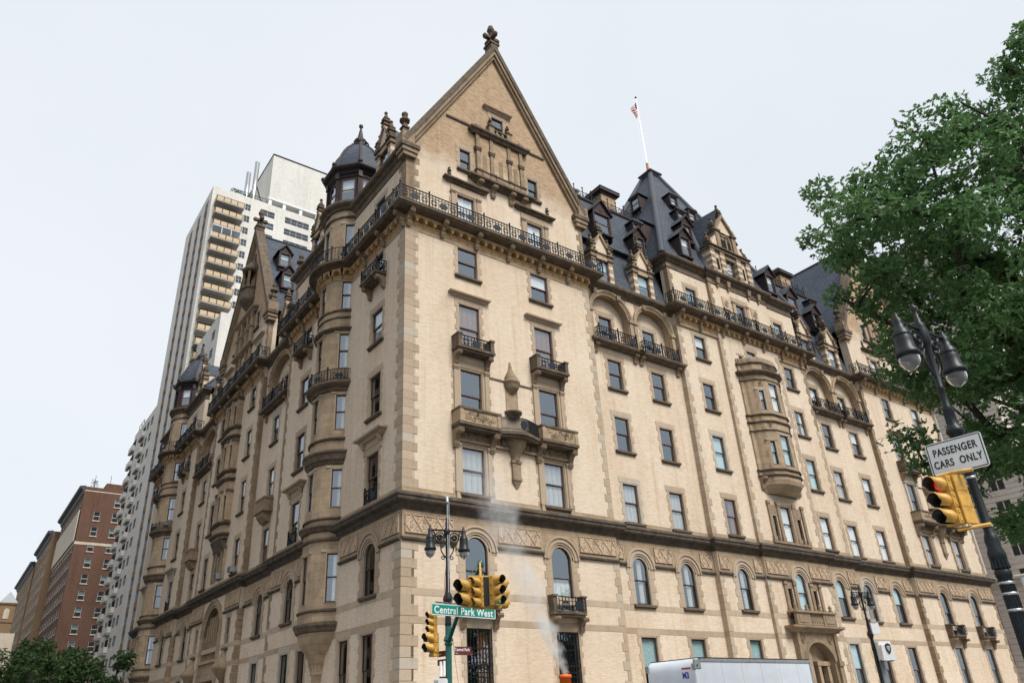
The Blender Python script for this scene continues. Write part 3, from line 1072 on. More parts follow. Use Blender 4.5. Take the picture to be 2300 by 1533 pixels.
def niche_arch(fr, wk, xc, hw, y, cur='drape', zb=24.0, zsp=26.35, ztop=27.95):
    """round-headed recess below the eaves with window and iron balcony"""
    HOLES.setdefault(wk, []).append((xc-hw, xc+hw, zb-.2, ztop+.1))
    m = MB()
    n = 18
    A = arc(xc, zsp, hw, n, rz=ztop-zsp)
    # stone field over the arch
    for i in range(n):
        (x0, za), (x1, z1_) = A[i], A[i+1]
        m.quad((x1, y+.001, z1_), (x0, y+.001, za), (x0, y+.001, ztop+.1), (x1, y+.001, ztop+.1))
    for d0, d1, yy in ((0.0, .12, -.05), (.12, .22, -.10), (.22, .36, -.16)):
        I, O = arc(xc, zsp, hw+d0-.02, n, rz=ztop-zsp+d0-.02), arc(xc, zsp, hw+d1-.02, n, rz=ztop-zsp+d1-.02)
        q = n+1
        vs_ = [(a, y+yy, b) for a, b in I]+[(a, y+yy, b) for a, b in O]+[(a, y+.06, b) for a, b in I]+[(a, y+.05, b) for a, b in O]
        m.add(vs_, [(i, i+1, q+i+1, q+i) for i in range(n)], 0)
        m.add(vs_, [(2*q+i, 2*q+i+1, i+1, i) for i in range(n)]+[(q+i, q+i+1, 3*q+i+1, 3*q+i) for i in range(n)], 0, True)
    # reveal of the recess
    vs_ = [(a, y, b) for a, b in A]+[(a, y+.62, b) for a, b in A]
    m.add(vs_, [(i, i+1, n+2+i, n+1+i) for i in range(n)], 0, True)
    for sx in (-1, 1):
        x0, x1 = sorted((xc+sx*hw, xc+sx*(hw-.02)))
        m.box(x0, x1, y+.002, y+.62, zb-.2, zsp)
        x0, x1 = sorted((xc+sx*(hw+.02), xc+sx*(hw+.34)))
        m.box(x0, x1, y-.12, y+.05, zb, zsp-.12)
        m.box(x0-.06, x1+.06, y-.20, y+.05, zsp-.12, zsp+.12)
        m.box(x0-.04, x1+.04, y-.17, y+.05, zb-.1, zb+.25)
    o = obj('arched_recess', m.mesh('arched_recess', 'stone'), B, fr)
    # brick back wall with the window opening
    bk = MB()
    w, z0, z1 = 1.2, zb+.15, 26.55
    grid_wall(bk, xc-hw, xc+hw, zb-.2, ztop, [(xc-w/2, xc+w/2, z0, z1)], y+.55)
    obj('recess_wall', bk.mesh('recess_wall', 'brick_buff'), o)
    window(fr, None, xc, w, z0, z1, y+.55, 'plain', cur, sill=False)
    bm = MB()
    bm.sweep([(0, zb-.34), (.30, zb-.34), (.36, zb-.26), (.56, zb-.2), (.60, zb-.12), (.60, zb-.02), (0, zb)], [(xc-hw-.05, y+.4), (xc-hw-.05, y), (xc+hw+.05, y), (xc+hw+.05, y+.4)])
    b = obj('balcony', bm.mesh('balcony', 'stone_dark'), B, fr)
    railing(b, fr, xc-hw+.0, xc+hw-.0, y-.52, zb, .92)
    side_rail(b, xc-hw, y-.52, y+.1, zb, .92)
    side_rail(b, xc+hw, y-.52, y+.1, zb, .92)
    cm = cached('smallconsole', lambda: console_mesh(.42, .62, .3, 'stone_trim'))
    for sx in (-1, 1):
        obj('bracket', cm, b, None, (xc+sx*(hw+.1), y, zb-.3))
    return o

def balconette(fr, xc, w, z, y=0.0, d=.62, h=.72, stone_ends=True, curved=False):
    """small window balcony on two scroll brackets"""
    m = MB()
    if curved:
        pts = [(xc-w/2, y+.02)]+[(xc-w/2+w*i/10, y-d*.55-d*.45*math.sin(PI*i/10)) for i in range(11)]+[(xc+w/2, y+.02)]
    else:
        pts = [(xc-w/2, y+.02), (xc-w/2, y-d), (xc+w/2, y-d), (xc+w/2, y+.02)]
    m.ext(pts, 'z', z-.14, z)
    m.ext([(xc+(p[0]-xc)*.93, y+(p[1]-y)*.88) for p in pts], 'z', z-.26, z-.14)
    if stone_ends:
        for sx in (-1, 1):
            x0, x1 = sorted((xc+sx*w/2*.97, xc+sx*(w/2*.97-.24)))
            m.box(x0, x1, y-d*(.62 if curved else .94), y+.02, z, z+h)
            m.box(x0-.04, x1+.04, y-d*(.7 if curved else 1.0), y+.02, z+h, z+h+.1)
    b = obj('balcony', m.mesh('balcony', 'stone_dark'), B, fr)
    yy = y-d*(.85 if curved else .86)
    a = w/2-(.26 if stone_ends else .03)
    me = cached(('rail', round(2*a, 2), h, True), lambda: rail_panel(2*a, h, True, not stone_ends))
    obj('railing_panel', me, b, None, (xc, yy, z))
    if not stone_ends:
        side_rail(b, xc-a, yy, y, z, h); side_rail(b, xc+a, yy, y, z, h)
    cm = cached(('con', d), lambda: console_mesh(d*.85, .72, .26, 'stone_trim'))
    for sx in (-1, 1):
        obj('bracket', cm, b, None, (xc+sx*(w/2-.2), y, z-.26))
    return b
# ------------------------------------------------------------------ the apartment house: right-hand (long) front
rc = random.Random(5)
def facets(pts, z0, z1, wins):
    """upright wall over a plan polyline; wins = {segment: [(width, z0, z1)]} leaves openings"""
    m = MB()
    spots = []
    for i in range(len(pts)-1):
        a, c = pts[i], pts[i+1]
        Ln = math.hypot(c[0]-a[0], c[1]-a[1])
        an = math.atan2(c[1]-a[1], c[0]-a[0])
        Mx = Matrix.Translation((a[0], a[1], 0)) @ Matrix.Rotation(an, 4, 'Z')
        hl = [(Ln/2-w/2, Ln/2+w/2, q0, q1) for w, q0, q1 in wins.get(i, [])]
        g = MB()
        grid_wall(g, 0, Ln, z0, z1, hl)
        m.add([tuple(Mx @ Vector(p)) for p in g.v], g.f)
        for h in hl:
            p = Mx @ Vector((Ln/2, 0, 0))
            spots.append((p.x, p.y, an, h[1]-h[0], h[2], h[3], i))
    return m, spots
# --- corner pavilion, x 0..14, plane y = 0 (and its twin at the far end, x 46.9..60)
def end_pavilion(xo, flip, wk, gable_bits, full):
    A, Bc, w = xo+(4.25 if not flip else 3.95), xo+(9.75 if not flip else 9.15), 1.4 if not flip else 1.25
    mid = (A+Bc)/2
    for i, x in enumerate((A, Bc)):
        o = window(FR, wk, x, w, 2.3, 5.68, 0, 'plain', ('woodside', None)[i] if full else None, sash='sash_dark')
        if full:
            g = MB()
            for j in range(9):
                xx = -w/2+w*j/8
                g.box(xx-.016, xx+.016, -.06, -.03, 0, 3.3)
            for zz in (.05, 1.15, 1.35, 2.4, 3.25):
                g.box(-w/2, w/2, -.065, -.025, zz, zz+.04)
            for j in range(4):
                for zz in (.35, .8, 1.7, 2.1):
                    g.ring((-w/2+w*(j+.5)/4, -.045, zz), .14, .012, n=8)
            obj('window_grille', g.mesh('window_grille', 'iron'), o)
        window(FR, wk, x, w, 6.55, 10.0, 0, 'arch', ('gauze', 'shuthalf')[i] if full and i else None, sill=False, sash='sash_dark')
        balconette(FR, x, 2.3, 6.55, 0, .72, .72, True, True)
        window(FR, wk, x, w, 12.12, 14.68, 0, 'pil', 'shutdim', sash='sash_brown')
        window(FR, wk, x, w, 16.1, 19.2, 0, 'pil', None, sill=False, sash='sash_brown')
        window(FR, wk, x, w, 20.3, 23.4, 0, 'hood', 'shut' if full else None, sill=False)
        balconette(FR, x, 2.5, 20.28, 0, .72, .68, True)
        window(FR, wk, x, w, 25.3, 27.35, 0, 'plain', None if i == 0 else 'half')
        window(FR, wk, x, w*.9, 28.75, 31.35, 0, 'pilnb', 'sheer', sill=False)
        # entablature with bud over the balcony windows
        e = MB()
        e.sweep([(0, 31.95), (.12, 32.0), (.16, 32.10), (.34, 32.16), (.34, 32.26), (0, 32.34)], [(x-1.35, .03), (x-1.35, 0), (x+1.35, 0), (x+1.35, .03)])
        eo = obj('entablature', e.mesh('entablature', 'stone_dark'), B, FR)
        obj('finial', cached('fin_s', lambda: finial_mesh(.42)), eo, None, (x-1.2 if i == 0 else x+1.2, -.05, 32.3))
    # stone balcony on the fourth floor: two carved chests joined by a bowed iron rail
    m = MB()
    x0, x1 = A-1.35, Bc+1.35
    e0, e1 = A+1.35, Bc-1.35
    bow = [(e0+(e1-e0)*i/16, -.62-.42*math.sin(PI*i/16)**1.5) for i in range(17)]
    outline = [(x0, .02), (x0, -.85), (e0, -.85)]+bow+[(e1, -.85), (x1, -.85), (x1, .02)]
    m.ext(outline, 'z', 15.55, 15.72)
    m.ext([(mid+(p[0]-mid)*.985, p[1]*.88) for p in outline], 'z', 15.42, 15.55)
    b = obj('balcony', m.mesh('balcony', 'stone_dark'), B, FR)
    for (a, c) in ((x0, e0), (e1, x1)):
        q = MB()
        q.box(a+.06, c-.06, -.80, .0, 15.72, 16.42)
        q.box(a, c, -.87, .0, 16.42, 16.54, 1)
        for xx in (a+.04, c-.26):
            q.box(xx, xx+.22, -.84, -.1, 15.72, 16.42)
        obj('parapet', q.mesh('parapet', ['stone', 'stone_dark']), b)
        q = MB()
        rr = random.Random(int(a*7))
        for j in range(46):
            u, v = a+.45+rr.random()*(c-a-.9), 15.86+rr.random()*.42
            q.ring((u, -.80, v), .05+.06*rr.random(), .022, n=7, a0=rr.random()*6, a1=rr.random()*6+6, k=3)
        obj('carved_panel', q.mesh('carved_panel', 'stone_trim'), b)
    q = MB()
    top = [(p[0], p[1]+.06, 16.5) for p in bow]
    q.tube(top, .028, 5); q.tube([(p[0], p[1], 15.86) for p in top], .02, 5)
    q.tube([(p[0], p[1], 16.38) for p in top], .014, 4)
    for j in range(16*3):
        t = j/3; i = min(int(t), 15); f = t-i
        px, py = top[i][0]*(1-f)+top[i+1][0]*f, top[i][1]*(1-f)+top[i+1][1]*f
        q.box(px-.012, px+.012, py-.012, py+.012, 15.72, 16.5)
    q.ext([(mid+.22*math.cos(k_*PI/5), 16.14+.25*math.sin(k_*PI/5)) for k_ in range(10)], 'y', -1.03, -.97, 1)
    obj('railing_panel', q.mesh('railing_panel', ['iron', 'iron_blue']), b)
    cm = cached('con15', lambda: console_mesh(.72, .95, .30, 'stone_trim'))
    for x in (A-1.15, A+1.15, Bc-1.15, Bc+1.15):
        obj('bracket', cm, b, None, (x, 0, 15.42))
    # bosses between the brackets, bowl and pendant under the bowed middle
    for xa_, xb_ in ((A-1.0, A+1.0), (A+1.35, mid-.6), (mid+.6, Bc-1.35), (Bc-1.0, Bc+1.0)):
        q = MB()
        n = max(2, round((xb_-xa_)/.55))
        for j in range(n):
            u = xa_+(xb_-xa_)*(j+.5)/n
            q.box(u-.24, u+.24, -.14, 0, 14.96, 15.40)
            q.ring((u, -.15, 15.18), .15, .035, n=8, k=4)
            q.box(u-.05, u+.05, -.2, -.1, 15.13, 15.23)
        q.box(xa_-.1, xb_+.1, -.22, 0, 14.86, 14.96)
        obj('boss_course', q.mesh('boss_course', 'stone_trim'), b)
    q = MB()
    q.lathe([(.26, 14.3), (.28, 14.6), (.38, 14.72), (.54, 15.0), (.66, 15.2), (.7, 15.42)], mid, 0, 18)
    q.box(mid-.28, mid+.28, -.14, .05, 13.35, 14.3)
    q.box(mid-.34, mid+.34, -.2, .05, 14.2, 14.32)
    q.box(mid-.3, mid+.3, -.2, .05, 13.22, 13.36)
    q.tbox(mid-.04, mid+.04, -.02, .05, 12.75, 13.22, -.24, -.15)
    obj('pendant', q.mesh('pendant', 'stone_trim'), b)
    # onion-roofed niche between the windows
    q = MB()
    q.box(mid-.42, mid+.42, -.05, .04, 17.1, 18.9)
    q.lathe([(.10, 18.3), (.36, 18.55), (.47, 18.7), (.49, 18.92), (.55, 18.97), (.55, 19.07), (.43, 19.16), (.45, 19.26), (.35, 19.45), (.2, 19.75), (.1, 20.0), (.12, 20.08), (.05, 20.2), (.09, 20.28), (.0, 20.42)], mid, 0, 16, 2)
    q.lathe([(.2, 16.75), (.5, 17.05), (.56, 17.1), (.56, 17.2), (.0, 17.2)], mid, 0, 14, 1)
    q.box(A+1.2, mid-.5, -.05, .03, 18.98, 19.08, 1)
    q.box(mid+.5, Bc-1.2, -.05, .03, 18.98, 19.08, 1)
    obj('niche', q.mesh('niche', ['stone', 'stone_dark', 'stone_trim']), B, FR)

end_pavilion(0, False, 'R1', True, True)
end_pavilion(46.9, True, 'R5', False, False)

# --- recessed bays
for wk, cols, xa, xb in (('R2', (16.05, 20.15), 14, 22.7), ('R4', (40.15, 44.25), 38.35, 46.9)):
    y = .35
    for j, x in enumerate(cols):
        cu = lambda *a: rc.choice(a)
        window(FR, wk, x, 1.25, 2.3, 5.62, y, 'plain', 'aquahalf' if wk == 'R2' else None, sash='sash_dark')
        window(FR, wk, x, 1.25, 7.3, 10.0, y, 'arch', 'strip' if wk == 'R2' else cu('aquahalf', 'woodside'), sash='sash_dark')
        window(FR, wk, x, 1.25, 12.0, 14.46, y, 'plain', 'shutdim' if wk == 'R2' else 'sheer')
        window(FR, wk, x, 1.25, 16.52, 18.86, y, 'plain', None if wk == 'R2' else cu('drape', 'half', 'gauze'))
        window(FR, wk, x, 1.25, 20.8, 22.96, y, 'plain', None if j == 0 else cu('half', None))
        niche_arch(FR, wk, (xa+xb)/2+(-1, 1)[j]*(xb-xa)/4*.97, 1.72, y, None if wk == 'R2' else 'half')
# --- middle pavilion
for wk, x in (('R3a', 25.05), ('R3c', 35.95)):
    w = 1.18
    window(FR, wk, x, w, 2.3, 5.66, 0, 'plain', 'aquahalf', sash='sash_dark')
    window(FR, wk, x, w, 7.36, 10.0, 0, 'arch', 'strip' if x < 30 else 'aquahalf', sash='sash_dark')
    window(FR, wk, x, w, 12.1, 14.57, 0, 'plain', 'woodside' if x < 30 else 'sheer')
    window(FR, wk, x, w, 16.6, 19.08, 0, 'plain', 'aqua')
    window(FR, wk, x, w, 21.0, 23.12, 0, 'plain', 'drape' if x > 30 else None)
    window(FR, wk, x, w, 25.05, 27.0, 0, 'plain', 'half' if x < 30 else None)
    window(FR, wk, x, w, 28.75, 31.2, 0, 'plain', 'aquahalf', sill=False)
XC = 30.9
wk = 'R3b'; y = -.2
# third floor triple window, second floor triple window, top floors
for zz0, zz1, zn, ar in ((12.1, 14.7, 13.95, False), (7.35, 10.05, 9.0, True)):
    window(FR, wk, XC, 1.15, zz0, zz1, y, 'arch' if ar else 'pilnb', 'aqua' if ar else 'sheer', sill=False, sash='sash_dark')
    for sx in (-1, 1):
        window(FR, wk, XC+sx*1.42, .55, zz0, zn, y, 'bare', None, sill=False, sash='sash_dark')
    m = MB()
    for px in (-1.95, -.93, .93, 1.95):
        m.box(XC+px-.13, XC+px+.13, y-.12, y+.02, zz0-.02, zz1+.1 if not ar else zn+.3)
        m.box(XC+px-.18, XC+px+.18, y-.17, y+.02, zz0-.02, zz0+.28)
        m.box(XC+px-.18, XC+px+.18, y-.17, y+.02, (zz1 if not ar else zn+.2)-.05, (zz1 if not ar else zn+.2)+.16)
    for sx in (-1, 1):
        m.box(XC+sx*1.42-.36, XC+sx*1.42+.36, y-.04, y+.02, zn+.05, zn+.7)
    m.box(XC-2.2, XC+2.2, y-.16, y+.02, zz0-.18, zz0-.04)
    m.box(XC-2.1, XC+2.1, y-.02, y+.02, zz0-.4, zz0-.18)
    obj('window_screen', m.mesh('window_screen', 'stone_trim'), B, FR)
window(FR, wk, XC, 1.1, 25.4, 27.1, y, 'plain', 'half', sill=False)
for sx in (-1, 1):
    window(FR, wk, XC+sx*1.45, .5, 25.4, 26.4, y, 'bare', None, sill=False)
window(FR, wk, XC-.1, 1.1, 28.75, 31.3, y, 'pilnb', None, sill=False)
for sx in (-1, 1):
    window(FR, wk, XC-.1+sx*1.8, .6, 28.75, 30.2, y, 'bare', None, sill=False)
    m = MB()
    m.box(XC-.1+sx*1.8-.42, XC-.1+sx*1.8+.42, y-.06, y+.02, 30.35, 31.45)
    m.ring((XC-.1+sx*1.8, y-.07, 30.9), .26, .05, n=10); m.ring((XC-.1+sx*1.8, y-.07, 30.9), .1, .05, n=8)
    obj('carved_panel', m.mesh('carved_panel', 'terracotta'), B, FR)
# portal with arched doorway and balustraded balcony
HOLES.setdefault(wk, []).append((XC-1.62, XC+1.62, 0, 5.6))
m = MB()
n = 20
A_ = arc(XC, 4.35, 1.5, n, rz=1.2)
for i in range(n):
    (a, za), (c, zc) = A_[i], A_[i+1]
    m.quad((c, y-.25, zc), (a, y-.25, za), (a, y-.25, 6.2), (c, y-.25, 6.2))
m.add([(a, y-.25, b) for a, b in A_]+[(a, y+.9, b) for a, b in A_], [(i, i+1, n+2+i, n+1+i) for i in range(n)], 0, True)
for k_, (i0, o0, yy) in enumerate(((1.5, 1.62, -.33), (1.62, 1.74, -.29))):
    I, O = arc(XC, 4.35, i0, n, rz=1.2+i0-1.5), arc(XC, 4.35, o0, n, rz=1.2+o0-1.5)
    m.add([(a, y+yy, b) for a, b in I]+[(a, y+yy, b) for a, b in O], [(i, i+1, n+2+i, n+1+i) for i in range(n)])
for sx in (-1, 1):
    x0, x1 = sorted((XC+sx*1.5, XC+sx*2.1)); m.box(x0, x1, y-.25, y+.3, 0, 6.2)
    x0, x1 = sorted((XC+sx*1.72, XC+sx*2.14)); m.box(x0, x1, y-.42, y+.1, 0, 4.1); m.box(x0-.05, x1+.05, y-.5, y+.1, 4.1, 4.4)
    x0, x1 = sorted((XC+sx*1.9, XC+sx*2.2)); m.box(x0, x1, y-.36, y+.1, 4.4, 6.2)
    m.ring((XC+sx*1.5, y-.27, 5.72), .22, .05, n=10); m.ring((XC+sx*1.5, y-.27, 5.72), .08, .05, n=8)
m.sweep([(0, 6.1), (.3, 6.14), (.34, 6.26), (.5, 6.34), (.62, 6.4), (.62, 6.52), (0, 6.56)], [(XC-2.25, y+.05), (XC-2.25, y-.12), (XC+2.25, y-.12), (XC+2.25, y+.05)])
po = obj('portal', m.mesh('portal', 'stone_trim'), B, FR)
m = MB()
m.box(XC-1.5, XC-.55, y+.62, y+.7, 0, 5.6); m.box(XC+.3, XC+1.5, y+.5, y+.7, 0, 4.2); m.box(XC+.3, XC+1.5, y+.45, y+.7, 4.2, 4.4)
m.box(XC-.55, XC-.35, y+.5, y+.72, 0, 5.6); m.box(XC+.2, XC+.4, y+.42, y+.72, 0, 5.6)
obj('door', m.mesh('door', 'wood_brown'), po)
m = MB()
m.box(XC-.62, XC-.28, y+.2, y+.75, 0, 5.5); m.box(XC+.12, XC+.42, y+.12, y+.75, 0, 4.15); m.box(XC+1.12, XC+1.42, y+.12, y+.75, 0, 4.15); m.box(XC+.05, XC+1.5, y+.08, y+.75, 4.15, 4.42); m.box(XC-.3, XC+1.5, y+.4, y+.75, 4.42, 5.6); m.box(XC-1.5, XC-.6, y+.3, y+.75, 4.75, 5.6)
obj('door_screen', m.mesh('door_screen', 'stone'), po)
m = MB(); m.quad((XC-1.5, y+.45, 0), (XC-.6, y+.45, 0), (XC-.6, y+.45, 4.75), (XC-1.5, y+.45, 4.75))
obj('pane', m.mesh('pane', 'glass'), po)
m = MB(); m.box(XC-1.5, XC-.6, y+.52, y+.54, 1.0, 4.7)
obj('blind', m.mesh('blind', 'blind_aqua'), po)
m = MB()
for xa_, xb_ in ((XC-2.2, XC-.75), (XC+.75, XC+2.2)):
    m.box(xa_, xb_, y-.62, y-.42, 6.56, 7.3)
    m.box(xa_+.25, xb_-.25, y-.65, y-.6, 6.7, 7.15)
m.sweep([(0, 7.3), (.1, 7.32), (.1, 7.42), (0, 7.46)], [(XC-2.2, y+.0), (XC-2.2, y-.62), (XC+2.2, y-.62), (XC+2.2, y+.0)])
m.box(XC-2.2, XC+2.2, y-.6, y-.1, 7.3, 7.44)
for j in range(8):
    m.lathe([(.09, 6.56), (.09, 6.64), (.05, 6.7), (.1, 6.88), (.05, 7.12), (.08, 7.3)], XC-.65+1.3*j/7, y-.52, 8)
for px in (-1.95, -.75, .75, 1.95):
    m.lathe([(.14, 7.46), (.16, 7.55), (.08, 7.65), (.14, 7.75), (.0, 7.95)], XC+px, y-.5, 8)
obj('balustrade', m.mesh('balustrade', 'stone_trim'), po)

# bow-sided oriel over two storeys
def band(m, plan, prof, mi=0):
    m.sweep(prof, plan, mi)
OR = [(-2.25, .22), (-2.25, -.12), (-1.98, -.2), (-1.88, -.42), (-1.52, -.86), (-.98, -1.12), (-.82, -1.2), (.82, -1.2), (.98, -1.12), (1.52, -.86), (1.88, -.42), (1.98, -.2), (2.25, -.12), (2.25, .22)]
ORW = [(XC+a, b-.2) for a, b in OR]
OM, ow = facets(ORW, 16.6, 25.9, {6: [(1.12, 17.35, 19.75), (1.12, 21.55, 23.9)], 4: [(.5, 17.35, 19.2), (.5, 21.55, 23.2)], 8: [(.5, 17.35, 19.2), (.5, 21.55, 23.2)]})
for z0 in (16.55, 16.95, 20.6, 21.15):
    band(OM, ORW, [(0, z0-.06), (.07, z0-.03), (.13, z0+.02), (.13, z0+.09), (0, z0+.13)], 1)
for z0 in (19.95, 24.0):
    band(OM, ORW, [(0, z0-.05), (.05, z0-.03), (.09, z0), (.09, z0+.05), (0, z0+.08)], 1)
band(OM, ORW, [(0, 24.4), (.1, 24.44), (.2, 24.55), (.30, 24.62), (.30, 24.74), (0, 24.8)], 1)
band(OM, ORW, [(.02, 25.34), (.1, 25.38), (.1, 25.48), (0, 25.52)], 1)
# curved underside
for s0, s1, z0, z1 in ((1.02, 1.0, 16.25, 16.5), (.95, 1.02, 15.95, 16.25), (.62, .95, 15.6, 15.95), (.3, .62, 15.4, 15.6)):
    P0 = [(XC+(p[0]-XC)*(.75+.25*s0), -.2+(p[1]+.2)*s0, z0) for p in ORW[1:-1]]
    P1 = [(XC+(p[0]-XC)*(.75+.25*s1), -.2+(p[1]+.2)*s1, z1) for p in ORW[1:-1]]
    k_ = len(P0)
    OM.add(P0+P1, [(i, i+1, k_+i+1, k_+i) for i in range(k_-1)], 0, True)
oriel = obj('oriel', OM.mesh('oriel', ['stone', 'stone_dark']), B, FR)
q = MB()
for sx in (-1, 1):
    for z0 in (20.25, 23.5):
        rr = random.Random(int(z0))
        ang = sx*rad(40)
        q.M = Matrix.Translation((XC+sx*1.32, -1.13, z0)) @ Matrix.Rotation(ang, 4, 'Z')
        for j in range(12):
            q.ring((rr.uniform(-.28, .28), -.02, rr.uniform(-.05, .42)), rr.uniform(.05, .11), .022, n=7, k=3)
q.M = None
obj('carved_panel', q.mesh('carved_panel', 'stone_trim'), oriel)
for (px, py, ang, w, z0, z1, i) in ow:
    window(FR, None, px, w, z0, z1, py, 'bare', 'sheer' if z0 > 20 and i == 6 else ('aqua' if z0 < 20 else 'half'), rz=ang, sill=False, sash='sash_dark')
q = MB()
for j in range(9):
    q.lathe([(.07, 24.8), (.04, 24.92), (.08, 25.05), (.04, 25.25), (.07, 25.36)], XC-.75+1.5*j/8, -1.42, 6)
obj('balustrade', q.mesh('balustrade', 'stone_dark'), oriel)
for px, py in ((-1.0, -1.25), (1.0, -1.25), (2.1, -.35), (-2.1, -.35)):
    obj('finial', cached('fin_xs', lambda: finial_mesh(.22)), oriel, None, (XC+px, py, 25.5))
cm = cached('con_or', lambda: console_mesh(.5, .9, .34, 'stone_trim'))
for px in (-2.1, 2.1):
    obj('bracket', cm, oriel, None, (XC+px, -.2, 16.5))

# --- walls of the right front
wall(FR, 'R1', 0, 14, 0, 32.9, 0)
wall(FR, 'R2', 14, 22.7, 0, 28.5, .35)
wall(FR, 'R3a', 22.7, 27.2, 0, 33, 0)
wall(FR, 'R3b', 27.2, 34.6, 0, 33, -.2)
wall(FR, 'R3c', 34.6, 38.35, 0, 33, 0)
wall(FR, 'R4', 38.35, 46.9, 0, 28.5, .35)
wall(FR, 'R5', 46.9, 60, 0, 32.9, 0)
big_balcony(FR, 0, 14, 0, (True, True))
big_balcony(FR, 22.7, 38.35, -.1, (True, True))
big_balcony(FR, 46.9, 60, 0, (True, True))
ZS = [(0, 5.7), (6.05, 6.95), (7.3, 9.4), (12.0, 27.4)]
quoins(FR, 'corner', 0, 0, ZS)
quoins(FR, 'left', 14, 0, ZS)
quoins(FR, 'right', 22.7, 0, ZS)
quoins(FR, 'right', 27.2, -.2, ZS)
quoins(FR, 'left', 34.6, -.2, ZS)
quoins(FR, 'left', 38.35, 0, ZS)
quoins(FR, 'right', 46.9, 0, ZS)
quoins(FR, 'left', 60, 0, ZS)
quoins(FR, 'corner', 0, 0, [(28.8, 32.8)])
quoins(FR, 'left', 14, 0, [(28.8, 32.8)])
quoins(FR, 'right', 22.7, 0, [(28.8, 32.8)])
quoins(FR, 'right', 27.2, -.2, [(28.8, 32.8)])

# ------------------------------------------------------------------ left-hand (shaded) front, local x = -y
def L(y): return -y
def corner_left(yb, sgn, wk, full):
    """corner pavilion of the shaded front: yb = y of the building corner, sgn = direction away from it"""
    Y = lambda d: L(yb+sgn*d)
    for d, ex in ((3.3, 6.0), (14.2, 11.6)):
        cu = lambda *a: rc.choice(a)
        window(FL, wk, Y(d), 1.25, 2.3, 5.62, 0, 'plain', 'woodside', sash='sash_dark')
        window(FL, wk, Y(ex), 1.15, 2.3, 5.60, 0, 'plain', 'woodside', sash='sash_dark')
        window(FL, wk, Y(d), 1.3, 7.34, 9.95, 0, 'arch', cu(None, 'drape'), sash='sash_dark')
        window(FL, wk, Y(d), 1.35, 12.0, 14.7, 0, 'hoodbr', cu(None, 'side'), sill=False)
        g = obj('railing_panel', cached(('rail', 1.3, .7, True), lambda: rail_panel(1.3, .7, True)), B, FL, (Y(d), -.08, 12.0))
        window(FL, wk, Y(d), 1.35, 16.8, 19.35, 0, 'plain', cu(None, 'shut'))
        window(FL, wk, Y(d), 1.35, 21.3, 23.5, 0, 'plain', cu(None, 'gauze'))
        window(FL, wk, Y(d), 1.2, 25.5, 27.4, 0, 'plain', cu('side', None), sill=False)
        b = balconette(FL, Y(d), 2.1, 25.5, 0, .75, .8, False)
        window(FL, wk, Y(d), 1.25, 28.75, 31.6, 0, 'plain', None, sill=False, sash='sash_dark')
    turret(Y(8.95), full)

